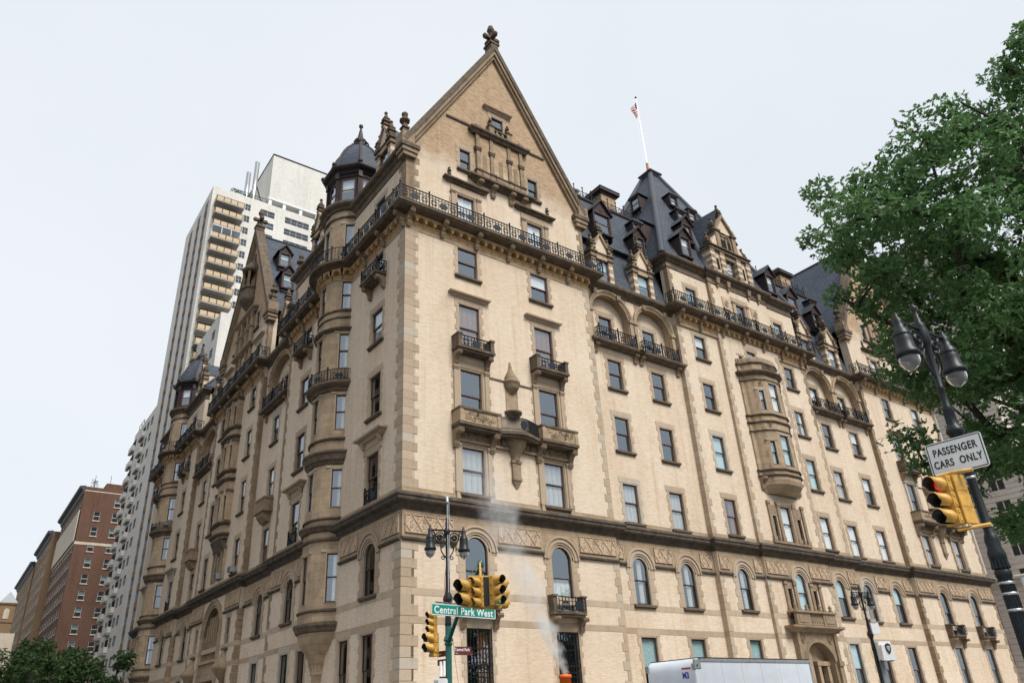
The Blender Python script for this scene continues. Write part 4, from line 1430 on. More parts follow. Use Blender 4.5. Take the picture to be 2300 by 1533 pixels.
def turret(xc, full):
    """half-round bay on a cone corbel, rising to an eight-sided timber lantern with a slate dome"""
    R, cy = 2.1, .9
    def plan(r, n=40, a0=-PI, a1=0):
        return [(xc+r*math.cos(a0+(a1-a0)*i/n), cy+r*math.sin(a0+(a1-a0)*i/n)) for i in range(n+1)]
    # wall facets; three of them carry windows on every floor
    hwid = .47
    ha = math.asin(hwid/R)
    angs = [-PI]
    wins = []
    for c in (-PI/2-rad(57), -PI/2, -PI/2+rad(57)):
        lo, hi = c-ha, c+ha
        k_ = 4
        a = angs[-1]
        angs += [a+(lo-a)*(i+1)/k_ for i in range(k_)]
        wins.append(len(angs)-1)
        angs.append(hi)
    a = angs[-1]
    angs += [a+(0-a)*(i+1)/4 for i in range(4)]
    floors = [(7.55, 10.2), (12.65, 14.95), (17.3, 19.6), (21.3, 23.75), (25.5, 27.6), (28.9, 32.1)]
    pts = [(xc+R*math.cos(t), cy+R*math.sin(t)) for t in angs]
    m, spots = facets(pts, 6.4, 34.0, {i: [(.84, z0, z1) for z0, z1 in floors] for i in wins})
    P = plan(R)
    def bd(prof, mi=1):
        m.sweep(prof, P, mi)
    # corbel cone
    RG = [(.40, 3.2, .06), (.40, 4.05, .06), (.50, 4.10, .08), (.50, 4.2, .08), (.46, 4.24, .08), (.62, 4.66, .12), (.72, 4.74, .14), (.72, 4.84, .14), (.80, 4.9, .16), (.84, 5.05, .18), (.92, 5.1, .22), (1.22, 5.26, .36), (1.55, 5.5, .55), (1.84, 5.78, .72), (2.0, 6.0, .84), (2.06, 6.14, .9)]
    n_ = 28
    m.add([(xc+r_*math.cos(2*PI*i/n_), c_+r_*math.sin(2*PI*i/n_), z_) for r_, z_, c_ in RG for i in range(n_)],
          [(j*n_+i, j*n_+(i+1) % n_, (j+1)*n_+(i+1) % n_, (j+1)*n_+i) for j in range(len(RG)-1) for i in range(n_)], 0, True)
    for i in range(9):
        a = -PI+rad(15)+rad(150)*i/8
        m.tube([(xc+.47*math.cos(a), .08+.47*math.sin(a), 4.26), (xc+.66*math.cos(a+.12), .12+.66*math.sin(a+.12), 4.64)], .035, 5, 0)
    bd([(0, 6.1), (.08, 6.14), (.14, 6.3), (.22, 6.42), (.22, 6.54), (0, 6.62)])
    bd([(0, 7.08), (.08, 7.12), (.1, 7.2), (0, 7.26)])
    bd([(0, 10.78), (.1, 10.82), (.12, 10.92), (0, 11.0)])
    bd([(0, 11.3), (.12, 11.34), (.2, 11.5), (.28, 11.58), (.28, 11.68), (0, 11.8)])
    bd([(0, 11.98), (.1, 12.0), (.1, 12.08), (0, 12.14)])
    bd([(0, 15.15), (.06, 15.2), (.10, 15.3), (.22, 15.42), (.30, 15.72), (.38, 15.8), (.38, 15.92), (0, 16.0)])
    bd([(0, 16.62), (.1, 16.66), (.12, 16.76), (0, 16.82)])
    bd([(0, 19.72), (.1, 19.76), (.16, 19.92), (.34, 20.04), (.46, 20.16), (.46, 20.3), (0, 20.36)])
    bd([(0, 23.84), (.1, 23.88), (.2, 23.96), (.24, 24.04), (0, 24.14)])
    bd([(0, 24.76), (.06, 24.8), (.06, 24.88), (0, 24.92)])
    bd([(0, 25.24), (.08, 25.28), (.08, 25.38), (0, 25.42)])
    bd([(0, 32.55), (.08, 32.6), (.08, 32.7), (0, 32.75)])
    bd([(0, 33.2), (.1, 33.24), (.16, 33.4), (.32, 33.52), (.4, 33.64), (.4, 33.8), (.1, 33.95)])
    bd([(0, 28.3), (.3, 28.3), (.5, 28.42), (.8, 28.5), (.85, 28.56), (.85, 28.66), (0, 28.72)])
    t = obj('turret', m.mesh('turret', ['stone', 'stone_dark']), B, FL)
    cm = cached('corbel', corbel_mesh)
    for i in range(9):
        a = -PI+rad(14)+(PI-rad(28))*i/8
        obj('corbel_arch', cm, t, None, (xc+R*math.cos(a), cy+R*math.sin(a), 28.31), a+PI/2)
    # small arches under the third-floor ring
    q = MB()
    for i in range(12):
        a = -PI+rad(10)+(PI-rad(20))*i/11
        q.M = Matrix.Translation((xc+(R+.1)*math.cos(a), cy+(R+.1)*math.sin(a), 15.55)) @ Matrix.Rotation(a+PI/2, 4, 'Z')
        q.ring((0, -.06, 0), .15, .05, n=8, a0=0, a1=PI)
        q.box(-.06, .06, -.1, .1, -.12, .05)
    q.M = None
    obj('arch_ring', q.mesh('arch_ring', 'stone_trim'), t)
    for k_, (px, py, an, w_, z0, z1, i_) in enumerate(spots):
        window(FL, None, px, .84, z0, z1, py, 'bare', rc.choice(['side', 'strip', None, 'drape']), rz=an, sill=False)
    # railings, curved, on the seventh floor slab and the fourth floor ring
    for rr_, z, h in ((R+.76, 28.7, .95), (R+.36, 20.34, .7)):
        q = MB()
        pp = plan(rr_, 28, -PI+rad(20), -rad(20))
        q.tube([(x_, y_, z+h) for x_, y_ in pp], .03, 5)
        q.tube([(x_, y_, z+h*.76) for x_, y_ in pp], .016, 4)
        q.tube([(x_, y_, z+.08) for x_, y_ in pp], .02, 4)
        for i, (x_, y_) in enumerate(pp):
            q.box(x_-.013, x_+.013, y_-.013, y_+.013, z, z+h)
            if i % 7 == 0:
                q.box(x_-.035, x_+.035, y_-.035, y_+.035, z, z+h+.1)
                q.lathe([(.05, z+h+.1), (.07, z+h+.17), (0, z+h+.24)], x_, y_, 6)
            elif i % 7 in (2, 5):
                q.M = Matrix.Translation((x_, y_, z+h*.42)) @ Matrix.Rotation(math.atan2(y_-cy, x_-xc)+PI/2, 4, 'Z')
                q.ring((0, 0, 0), .19, .016, n=10); q.ring((0, 0, 0), .1, .014, n=8)
                q.M = None
            elif i % 7 in (3, 4):
                q.M = Matrix.Translation((x_, y_, z+h*.42)) @ Matrix.Rotation(math.atan2(y_-cy, x_-xc)+PI/2, 4, 'Z')
                q.ext([(-.16, 0), (0, .2), (.16, 0), (0, -.2)], 'y', -.02, .02, 1)
                q.M = None
        obj('railing_panel', q.mesh('railing_panel', ['iron', 'iron_blue']), t)
    # eight-sided timber lantern, slate dome, metal finial
    cy2 = cy
    q = MB()
    R2 = 2.02
    oc = [(xc+R2*math.cos(-PI/8-k_*PI/4), cy2+R2*math.sin(-PI/8-k_*PI/4)) for k_ in range(8)]
    for k_ in range(8):
        a, c = oc[(k_+1) % 8], oc[k_]
        Ln = math.hypot(c[0]-a[0], c[1]-a[1]); an = math.atan2(c[1]-a[1], c[0]-a[0])
        q.M = Matrix.Translation((a[0], a[1], 0)) @ Matrix.Rotation(an, 4, 'Z')
        g = MB()
        grid_wall(g, 0, Ln, 33.9, 37.1, [(Ln/2-.5, Ln/2+.5, 34.2, 36.1)])
        q.add(g.v, g.f)
        q.box(-.12, .12, -.12, .1, 33.9, 36.4, 0)
        for f in range(3):
            q.box(-.09+f*.07, -.06+f*.07, -.15, -.1, 34.6, 36.0, 1)
        q.tbox(-.14, .14, -.22, .1, 36.1, 36.6, 0, -.0, 1)
        for f in range(8):
            q.box(.2+(Ln-.4)*f/8, .2+(Ln-.4)*(f+.55)/8, -.08, 0, 36.25, 36.45, 1)
        q.M = None
    octp = list(reversed([(xc+R2*math.cos(-PI/8-k_*PI/4), cy2+R2*math.sin(-PI/8-k_*PI/4)) for k_ in range(8)]))
    q.sweep([(0, 36.5), (.12, 36.55), (.2, 36.7), (.42, 36.82), (.52, 36.95), (.52, 37.08), (.2, 37.2), (.1, 37.3)], octp, 1, closed=True)
    lan = obj('lantern', q.mesh('lantern', ['wood_brown', 'copper_brown']), B, FL)
    for k_ in range(8):
        a, c = oc[(k_+1) % 8], oc[k_]
        an = math.atan2(c[1]-a[1], c[0]-a[0])
        px, py = (a[0]+c[0])/2, (a[1]+c[1])/2
        if py > cy2+.5:
            continue
        o = obj('window_frame', cached('lanframe', lambda: sash_simple(1.0, 1.9, 'sash_brown')), lan, None, (px, py, 34.2), an)
        def pm():
            g = MB(); g.quad((-.5, 0, 0), (.5, 0, 0), (.5, 0, 1.9), (-.5, 0, 1.9)); return g.mesh('pane', 'glass')
        obj('pane', cached('lanpane', pm), lan, None, (px-.03*math.sin(an), py+.03*math.cos(an), 34.2), an)
        def cmk():
            return curtain_mesh(1.0, 1.9, 'half')
        obj('curtain', cached('lancur', cmk), lan, None, (px-.2*math.sin(an), py+.2*math.cos(an), 34.2), an)
    q = MB()
    dome = [(2.12, 37.2), (2.12, 37.45), (2.04, 37.9), (1.86, 38.5), (1.58, 39.15), (1.22, 39.75), (.82, 40.25), (.45, 40.55)]
    q.lathe(dome, xc, cy2, 8, 0, False, -PI/8, 2*PI-PI/8)
    for k_ in range(8):
        t_ = -PI/8+k_*PI/4
        q.tube([(xc+(r_+.02)*math.cos(t_), cy2+(r_+.02)*math.sin(t_), z_) for r_, z_ in dome], .085, 6, 1)
        q.lathe([(.0, 37.05), (.17, 37.12), (.17, 37.3), (0, 37.42)], xc+2.5*math.cos(t_), cy2+2.5*math.sin(t_), 6, 1)
    q.lathe([(.5, 40.45), (.62, 40.62), (.42, 40.8), (.40, 40.95), (.52, 41.1), (.40, 41.3), (.26, 41.45), (.2, 41.7), (.1, 42.3), (.06, 42.5), (.16, 42.62), (.16, 42.78), (.0, 42.9)], xc, cy2, 10, 1)
    for k_ in range(4):
        t_ = k_*PI/2+PI/4
        q.ring((xc+.46*math.cos(t_), cy2+.46*math.sin(t_), 40.85), .2, .09, axis='y' if k_ % 2 else 'x', n=8, mi=1)
    obj('dome', q.mesh('dome', ['slate', 'copper_brown']), B, FL)

corner_left(0, 1, 'L5', True)
corner_left(60, -1, 'L1', False)
for wk, yy in (('L4', 20.55), ('L2', 39.45)):
    for z0, z1, kd in ((2.3, 5.6, 'plain'), (7.26, 9.98, 'arch'), (11.95, 14.4, 'plain'), (16.6, 18.85, 'plain'), (20.8, 22.95, 'plain')):
        window(FL, wk, L(yy), 1.2, z0, z1, .35, kd, rc.choice([None, 'side', 'drape']), sash='sash_dark' if z0 < 11 else 'sash_brown')
    niche_arch(FL, wk, L(yy), 2.1, .35, None)
# stone flower balcony in the recess, fourth floor
for yy in (20.55, 39.45):
    m = MB()
    xx = L(yy)
    m.box(xx-.95, xx+.95, -.3, .36, 15.5, 16.3); m.box(xx-1.02, xx+1.02, -.36, .36, 16.3, 16.42); m.box(xx-1.05, xx+1.05, -.4, .36, 15.38, 15.5)
    m.ext([(.36, 14.7), (.1, 14.75), (-.2, 15.1), (-.28, 15.38), (.36, 15.38)], 'x', xx-.7, xx+.7)
    obj('balcony', m.mesh('balcony', 'stone_trim'), B, FL)
# gabled middle pavilion
wk = 'L3'
for yy in (25.9, 34.1):
    for z0, z1, kd in ((2.3, 5.5, 'plain'), (12.2, 14.75, 'plain'), (16.7, 19.3, 'plain'), (21.2, 23.5, 'plain'), (25.4, 27.3, 'plain'), (28.75, 31.4, 'hood')):
        window(FL, wk, L(yy), 1.15, z0, z1, 0, kd, rc.choice([None, 'side', 'gauze', 'shut']), sash='sash_dark')
    window(FL, wk, L(yy), .7, 7.0, 9.1, 0, 'plain', None, sash='sash_dark')
    # stair turret roofs that flank the great arch
    m = MB()
    xx = L(yy)
    m.lathe([(.0, 4.6), (.3, 4.9), (.75, 5.5), (.82, 5.62), (.82, 5.75), (.5, 6.2), (.22, 6.75), (.1, 6.9), (.2, 7.0), (0, 7.15)], xx, 0, 12)
    obj('stone_hood', m.mesh('stone_hood', 'stone_trim'), B, FL)
# great arch over the carriage entrance
xa_ = L(30)
HOLES.setdefault(wk, []).append((xa_-2.0, xa_+2.0, 0.0, 10.2))
m = MB()
n = 22
for r0, r1, y0 in ((2.0, 2.2, 0.0), (2.2, 2.45, -.06), (2.45, 2.65, -.14)):
    I, O = arc(xa_, 8.2, r0, n), arc(xa_, 8.2, r1, n)
    k_ = n+1
    m.add([(a, y0, b) for a, b in I]+[(a, y0, b) for a, b in O]+[(a, .5, b) for a, b in I]+[(a, .1, b) for a, b in O],
          [(i, i+1, k_+i+1, k_+i) for i in range(n)]+[(2*k_+i, 2*k_+i+1, i+1, i) for i in range(n)]+[(k_+i, k_+i+1, 3*k_+i+1, 3*k_+i) for i in range(n)])
A_ = arc(xa_, 8.2, 2.0, n)
for i in range(n):
    (a, za), (c, zc) = A_[i], A_[i+1]
    m.quad((c, .01, zc), (a, .01, za), (a, .01, 10.25), (c, .01, 10.25))
m.add([(a, 0, b) for a, b in A_]+[(a, .9, b) for a, b in A_], [(i, i+1, n+2+i, n+1+i) for i in range(n)])
m.box(xa_-2.6, xa_-2.0, -.1, .9, 0, 8.2); m.box(xa_+2.0, xa_+2.6, -.1, .9, 0, 8.2)
m.box(xa_-2.0, xa_+2.0, -.12, .7, 5.0, 5.35); m.box(xa_-2.0, xa_+2.0, -.02, .7, 5.35, 6.2); m.box(xa_-2.1, xa_+2.1, -.25, .7, 6.2, 6.4)
for k_ in range(7):
    m.box(xa_-1.9+k_*.6, xa_-1.75+k_*.6, .2, .45, 6.4, 9.6)
m.box(xa_-2.0, xa_+2.0, .55, .65, 5.0, 10.2)
obj('great_arch', m.mesh('great_arch', 'stone'), B, FL)
# stacked stone bay, three storeys
BP = [(xa_-1.5, .1), (xa_-1.5, -.35), (xa_-.85, -.62), (xa_+.85, -.62), (xa_+1.5, -.35), (xa_+1.5, .1)]
lv = ((16.75, 18.95), (21.05, 23.25), (24.9, 26.8))
m, spots = facets(BP, 15.3, 27.2, {1: [(.5, a, b-.15) for a, b in lv], 2: [(.95, a, b) for a, b in lv], 3: [(.5, a, b-.15) for a, b in lv]})
for z0 in (15.4, 16.3, 19.9, 20.6, 23.6, 24.4, 27.0):
    m.sweep([(0, z0), (.12, z0+.06), (.26, z0+.18), (.26, z0+.28), (0, z0+.36)], BP, 1)
m.ext([(.1, 14.2), (-.1, 14.3), (-.45, 15.0), (-.6, 15.3), (.1, 15.3)], 'x', xa_-1.3, xa_+1.3, 1)
for z0 in (12.2, 16.7, 21.0, 24.8):
    for px in (-1.45, -.72, .72, 1.45):
        dd = -.74 if z0 > 15 and abs(px) < 1 else (-.5 if z0 > 15 else -.16)
        m.box(xa_+px-.11, xa_+px+.11, dd, .1, z0, z0+2.4, 0)
        m.box(xa_+px-.17, xa_+px+.17, dd-.06, .1, z0+2.3, z0+2.5, 1)
bay = obj('bay', m.mesh('bay', ['stone', 'stone_dark']), B, FL)
for (px, py, an, w, z0, z1, i) in spots:
    window(FL, None, px, w, z0, z1, py, 'bare', None, rz=an, sill=False, sash='sash_dark')
window(FL, wk, xa_, 1.0, 12.2, 14.3, 0, 'bare', None, sill=False, sash='sash_dark')
for sx in (-1, 1):
    window(FL, wk, xa_+sx*1.08, .5, 12.2, 14.1, 0, 'bare', None, sill=False, sash='sash_dark')

wall(FL, 'L5', L(17.6), 0, 0, 33, 0)
wall(FL, 'L4', L(23.7), L(17.6), 0, 28.5, .35)
wall(FL, 'L3', L(36.3), L(23.7), 0, 33, 0)
wall(FL, 'L2', L(42.4), L(36.3), 0, 28.5, .35)
wall(FL, 'L1', L(60), L(42.4), 0, 33, 0)
big_balcony(FL, L(17.6), 0, 0, (True, False), gap=(L(8.95)-2.0, L(8.95)+2.0))
big_balcony(FL, L(36.3), L(23.7), 0, (True, True))
big_balcony(FL, L(60), L(42.4), 0, (True, True), gap=(L(51.05)-2.0, L(51.05)+2.0))
for yy, kd in ((17.6, 'right'), (23.7, 'left'), (36.3, 'right'), (42.4, 'left')):
    quoins(FL, kd, L(yy), 0, ZS, False)
for yy, kd in ((17.6, 'right'), (23.7, 'left'), (36.3, 'right')):
    quoins(FL, kd, L(yy), 0, [(28.8, 32.8)], False)
qs = obj('quoin_stones', QSTUFF.mesh('quoin_stones', 'stone_trim'), B)
qs['kind'] = 'stuff'

# ------------------------------------------------------------------ mouldings that run round the whole house
OUT = [(0, 60), (0, 42.4), (.35, 42.4), (.35, 36.3), (0, 36.3), (0, 23.7), (.35, 23.7), (.35, 17.6), (0, 17.6), (0, 0), (14, 0), (14, .35), (22.7, .35), (22.7, 0), (27.2, 0), (27.2, -.2), (34.6, -.2), (34.6, 0), (38.35, 0), (38.35, .35), (46.9, .35), (46.9, 0), (60, 0), (60, 6)]
def course(name, prof, mat, path=OUT):
    m = MB(); m.sweep(prof, path)
    return obj(name, m.mesh(name, mat), B)
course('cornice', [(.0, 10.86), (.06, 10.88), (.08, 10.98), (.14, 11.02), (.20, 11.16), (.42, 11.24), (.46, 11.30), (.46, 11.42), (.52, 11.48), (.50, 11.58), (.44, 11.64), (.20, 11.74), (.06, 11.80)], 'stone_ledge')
course('stone_course', [(.0, 11.79), (.035, 11.79), (.035, 12.02), (.0, 12.02)], 'stone')
course('stone_course', [(.0, 6.96), (.014, 6.96), (.014, 7.28), (.0, 7.28)], 'stone_block')
course('stone_course', [(.0, 5.72), (.014, 5.72), (.014, 6.02), (.0, 6.02)], 'stone_block')
course('plinth', [(.0, 0), (.18, 0), (.18, 1.2), (.10, 1.36), (.10, 1.7), (.0, 1.8)], 'stone')
# second-floor frieze: stone field, string moulding and terracotta panels between the arches
def frieze(fr, xa, xb, y, centres, hw=.7, skip=()):
    m = MB()
    holes = [(c-hw, c+hw, 9.3, 10.3) for c in centres]
    grid_wall(m, xa, xb, 9.42, 10.88, [(a+.0, b, 9.3, 10.9) for a, b, _, _ in [(c-hw-.02, c+hw+.02, 0, 0) for c in centres]], y-.03)
    for c in centres:
        # field above the arch crown
        m.quad((c-hw-.02, y-.03, 10.25), (c+hw+.02, y-.03, 10.25), (c+hw+.02, y-.03, 10.88), (c-hw-.02, y-.03, 10.88))
    obj('frieze', m.mesh('frieze', 'stone'), B, fr)
    e = [xa]
    for c in sorted(centres):
        e += [c-hw-.5, c+hw+.5]
    e.append(xb)
    for a, b in zip(e[::2], e[1::2]):
        if b-a < .1: continue
        q = MB()
        q.sweep([(.03, 9.40), (.14, 9.44), (.16, 9.52), (.05, 9.60)], [(a, y), (b, y)])
        if not any(s0 < (a+b)/2 < s1 for s0, s1 in skip):
            frieze_panel(fr, a+.16, b-.16, y=y)
        obj('string_course', q.mesh('string_course', 'stone_ledge'), B, fr)
frieze(FR, 0, 14, 0, (4.25, 9.75))
frieze(FR, 14, 22.7, .35, (16.05, 20.15), .63)
frieze(FR, 22.7, 27.2, 0, (25.05,), .59)
frieze(FR, 27.2, 34.6, -.2, (XC,), .58)
frieze(FR, 34.6, 38.35, 0, (35.95,), .59)
frieze(FR, 38.35, 46.9, .35, (40.15, 44.25), .63)
frieze(FR, 46.9, 60, 0, (50.85, 56.05), .63)
frieze(FL, L(6.9), 0, 0, (L(3.3),), .65)
frieze(FL, L(17.6), L(11.0), 0, (L(14.2),), .65)
frieze(FL, L(23.7), L(17.6), .35, (L(20.55),), .6)
frieze(FL, L(27.2), L(23.7), 0, ())
frieze(FL, L(36.3), L(32.8), 0, ())
frieze(FL, L(42.4), L(36.3), .35, (L(39.45),), .6)
frieze(FL, L(49), L(42.4), 0, (L(45.8),), .65)
frieze(FL, L(60), L(53.1), 0, (L(56.7),), .65)
# eaves
EV = [(.0, 32.35), (.06, 32.4), (.06, 32.55), (.02, 32.6), (.02, 32.9), (.14, 33.0), (.2, 33.12), (.4, 33.24), (.46, 33.34), (.46, 33.5), (.3, 33.56), (.1, 33.6), (-.3, 33.66)]
for pth in ([(.4, 17.6), (0, 17.6), (0, 0)], [(.2, 60.0), (0, 60), (0, 42.4), (.4, 42.4)]):
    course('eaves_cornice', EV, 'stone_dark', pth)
course('eaves_cornice', EV, 'stone_dark', [(22.7, 10), (22.7, 0), (27.2, 0), (27.2, -.2), (34.6, -.2), (34.6, 0), (38.35, 0), (38.35, 10)])
RV = [(.0, 28.05), (.05, 28.1), (.05, 28.2), (.16, 28.3), (.34, 28.42), (.44, 28.5), (.48, 28.6), (.48, 28.78), (.2, 28.86), (-.2, 28.9)]
for pth in ([(14, .35), (22.7, .35)], [(38.35, .35), (46.9, .35)], [(.35, 23.7), (.35, 17.6)], [(.35, 42.4), (.35, 36.3)]):
    course('eaves_cornice', RV, 'stone_dark', pth)
q = MB()
for x in [14.9, 17.1, 19.6, 21.8, 39.3, 41.5, 43.9, 46.0]:
    q.M = Matrix.Translation((x, .35, 28.1))
    q.tbox(-.14, .14, -.2, 0, -.34, 0, -.04, -.05)
for x in [28.3, 29.6, 32.2, 33.5]:
    q.M = Matrix.Translation((x, -.2, 33.0))
    q.tbox(-.16, .16, -.22, 0, -.5, 0, -.04, -.08); q.box(-.1, .1, -.14, 0, -.8, -.5)
q.M = None
obj('mask_brackets', q.mesh('mask_brackets', 'stone_trim'), B, FR)['kind'] = 'stuff'

# window air conditioners on the shaded front
def aircon(label, yy, z, w=.62):
    t = thing('air_conditioner', label, 'air conditioner', (0, yy, z), -PI/2)
    m = MB(); m.box(-w/2, w/2, -.42, .12, 0, .42)
    obj('case', m.mesh('case', 'truck_grey'), t)
    m = MB()
    for i in range(7): m.box(-w/2+.04, w/2-.04, -.43, -.42, .05+i*.05, .075+i*.05)
    obj('grille', m.mesh('grille', 'iron'), t)
aircon('dark box air conditioner in a third floor window of the shaded gable pavilion', 25.9, 12.2)
aircon('air conditioner on the sill of the middle window above the great arch', 29.4, 12.25, .7)
aircon('small air conditioner high in the recess below the slate roof', 18.6, 28.95, .6)
# ------------------------------------------------------------------ gables and roofs of the apartment house
def gable(fr, xa, xb, wk, zb=32.9, zf=33.7, za=45.3, y=0.0, near=True):
    """steep brick gable with stone coping, kneelers and cross finial"""
    xm = (xa+xb)/2
    hwd = (xb-xa)/2
    lf = lambda z: xm-hwd*(1 if z < zf else max(0, (za-z)/(za-zf)))
    rt = lambda z: xm+hwd*(1 if z < zf else max(0, (za-z)/(za-zf)))
    m = MB()
    hl = HOLES.get(wk, [])
    grid_wall(m, xa, xb, zb, zf, hl, y)
    zs = [zf, 35.2, 37.5, 40, 42.5, za]
    for a, b in zip(zs, zs[1:]):
        grid_wall(m, xa, xb, a, b, [h for h in hl], y, lf, rt)
    o = obj('gable_wall', m.mesh('gable_wall', 'brick_gable'), B, fr)
    c = MB()
    t = .50
    sl = math.hypot(hwd, za-zf)
    nx, nz = (za-zf)/sl, hwd/sl
    for sx in (-1, 1):
        f0 = (xm+sx*hwd, zf-.25)
        ap = (xm, za)
        # dark outer roll, then flat coping, then inner fillet
        for o0, o1, y0, y1, mi in ((.20, .52, -.42, .45, 1), (-.02, .20, -.34, .3, 0), (-.20, -.02, -.2, .1, 0)):
            top = za+o1*sl/hwd
            p = [(f0[0]+sx*nx*o0*1.0, f0[1]+nz*o0), (xm, za+o0*sl/hwd), (xm, top), (f0[0]+sx*nx*o1, f0[1]+nz*o1)]
            c.ext([(a, b) for a, b in p], 'y', y+y0, y+y1, mi)
        # kneeler
        x0, x1 = sorted((xm+sx*(hwd-.75), xm+sx*(hwd+.55)))
        c.box(x0, x1, y-.42, y+.5, zf-.55, zf-.25, 1)
        c.box(x0+.1 if sx > 0 else x0+.1, x1-.1, y-.34, y+.5, zf-.85, zf-.55, 0)
        c.box(x0+.2, x1-.2, y-.26, y+.45, zf-1.15, zf-.85, 0)
        x0, x1 = sorted((xm+sx*(hwd-.35), xm+sx*(hwd+.5)))
        c.box(x0, x1, y-.4, y+.5, zf-.25, zf+.55, 0)
        # toothed stones keyed into the brickwork
        for k_ in range(7):
            z = zf+.7+k_*(za-zf-2)/7
            xe = xm+sx*hwd*(za-z)/(za-zf)
            c.poly([(xe, y-.025, z), (xe-sx*.45, y-.025, z), (xe-sx*.45, y-.025, z+.42), (xe-sx*.42*hwd/(za-zf), y-.025, z+.42)], 0)
    obj('coping', c.mesh('coping', ['stone_trim', 'stone_dark']), o)
    top = za+.52*sl/hwd
    f = MB()
    f.box(xm-.32, xm+.32, y-.4, y+.4, top-.5, top+.02)
    f.box(xm-.42, xm+.42, y-.46, y+.46, top-.05, top+.12)
    f.tbox(xm-.26, xm+.26, y-.26, y+.26, top+.12, top+.75, .12, .12)
    f.box(xm-.55, xm+.55, y-.15, y+.15, top+.75, top+1.0)
    f.box(xm-.15, xm+.15, y-.55, y+.55, top+.75, top+1.0)
    for sx, sy in ((-.55, 0), (.55, 0), (0, -.55), (0, .55)):
        f.lathe([(.0, top+.62), (.16, top+.72), (.2, top+.9), (.12, top+1.08), (0, top+1.12)], xm+sx, y+sy, 7)
    f.lathe([(.16, top+1.0), (.13, top+1.4), (.2, top+1.5), (.3, top+1.7), (.26, top+1.9), (.14, top+2.0), (.2, top+2.1), (.0, top+2.25)], xm, y, 8)
    obj('cross_finial', f.mesh('cross_finial', 'stone_dark'), o)
    fm = cached('fin_b', lambda: finial_mesh(1.0))
    for sx in (-1, 1):
        obj('finial', fm, o, None, (xm+sx*(hwd+.1), y+.1, zf+.5))
    return o

# corner gable windows and tabernacle
def gable_front(fr, wk, xm, s=1.0, y=0.0):
    window(fr, wk, xm-2.7*s, .85, 33.45, 35.2, y, 'plain', None, sash='sash_dark')
    window(fr, wk, xm+2.85*s, .85, 33.4, 35.15, y, 'plain', None, sash='sash_dark')
    window(fr, wk, xm+.12, 1.0, 33.85, 35.6, y, 'bare', 'strip', sash='sash_brown', sill=False)
    window(fr, wk, xm+.1, 1.0, 37.85, 39.35, y, 'hood', None, sash='sash_dark', sill=False)
    m = MB()
    X = [xm-1.73, xm-.62, xm+.85, xm+1.85]
    d = .20
    # bracketed ledge, pilasters, entablature
    m.sweep([(0, 32.75), (d*.5, 32.8), (d+.1, 32.95), (d+.3, 33.02), (d+.3, 33.16), (d+.1, 33.22)], [(X[0]-.3, y+.05), (X[0]-.3, y), (X[3]+.3, y), (X[3]+.3, y+.05)], 1)
    for x in X:
        m.box(x-.2, x+.2, y-d-.05, y+.05, 33.2, 33.85); m.box(x-.26, x+.26, y-d-.12, y+.05, 33.75, 33.88, 1)
        m.box(x-.13, x+.13, y-d, y+.05, 33.88, 35.5)
        m.box(x-.22, x+.22, y-d-.06, y+.05, 35.5, 35.66, 1); m.box(x-.25, x+.25, y-d-.10, y+.05, 35.66, 35.82)
        m.box(x-.13, x+.13, y-d, y+.05, 35.82, 36.9)
    for a, b in zip(X, X[1:]):
        m.box(a+.16, b-.16, y-.2, y+.05, 33.2, 33.8)
        m.box(a+.26, b-.26, y-.26, y-.2, 33.32, 33.68)
        m.box(a+.16, b-.16, y-.26, y+.05, 33.78, 33.86, 1)
        if b-a < 1.5:
            m.box(a+.16, b-.16, y-.12, y+.05, 33.86, 36.9, 2)
            m.ext([(p[0], p[1]) for p in [((a+b)/2-.16, 34.0), ((a+b)/2+.16, 34.0)]+arc((a+b)/2, 35.2, .16, 6)], 'y', y-.14, y-.11, 0)
        else:
            m.box(a+.16, b-.16, y-.12, y+.05, 35.95, 36.9, 2)
            m.box(a+.1, b-.1, y-.2, y+.05, 35.6, 35.95, 0)
    m.sweep([(d, 36.85), (d+.1, 36.9), (d+.16, 37.05), (d+.3, 37.12), (d+.3, 37.26), (0, 37.36)], [(X[0]-.16, y+.05), (X[0]-.16, y), (X[3]+.16, y), (X[3]+.16, y+.05)], 1)
    # pierced parapet with buds
    m.box(xm-.65, xm+.88, y-d-.1, y-d+.05, 37.36, 37.46); m.box(xm-.65, xm+.88, y-d-.12, y-d+.06, 37.8, 37.9, 1)
    for k_ in range(4):
        u = xm-.6+k_*.46
        m.box(u-.07, u+.07, y-d-.08, y-d+.04, 37.46, 37.8)
    for x in (X[0], X[1], X[2], X[3]):
        m.box(x-.2, x+.2, y-d-.14, y+.05, 37.36, 37.62)
        if x in (X[1], X[2]):
            m.box(x-.2, x+.2, y-d-.14, y+.05, 37.62, 38.0); m.box(x-.26, x+.26, y-d-.2, y+.05, 38.0, 38.1, 1)
    t = obj('tabernacle', m.mesh('tabernacle', ['stone_trim', 'stone_dark', 'brick_gable']), B, fr)
    for x in (X[1], X[2]):
        obj('finial', cached('fin_s', lambda: finial_mesh(.42)), t, None, (x, y-d+.05, 38.05))
    cm = cached('con_g', lambda: console_mesh(.5, .8, .32, 'stone_trim'))
    for x in X:
        obj('bracket', cm, t, None, (x, y, 32.85))
    s = MB()
    s.box(xm-4.1, X[0]-.2, y-.1, y+.03, 37.42, 37.56); s.box(X[3]+.2, xm+4.1, y-.1, y+.03, 37.42, 37.56)
    obj('string_course', s.mesh('string_course', 'stone_dark'), B, fr)
gable_front(FR, 'G1', 7.0)
gable(FR, 0, 14, 'G1', za=45.3)
gable_front(FR, 'G5', 53.45)
gable(FR, 46.9, 60, 'G5')
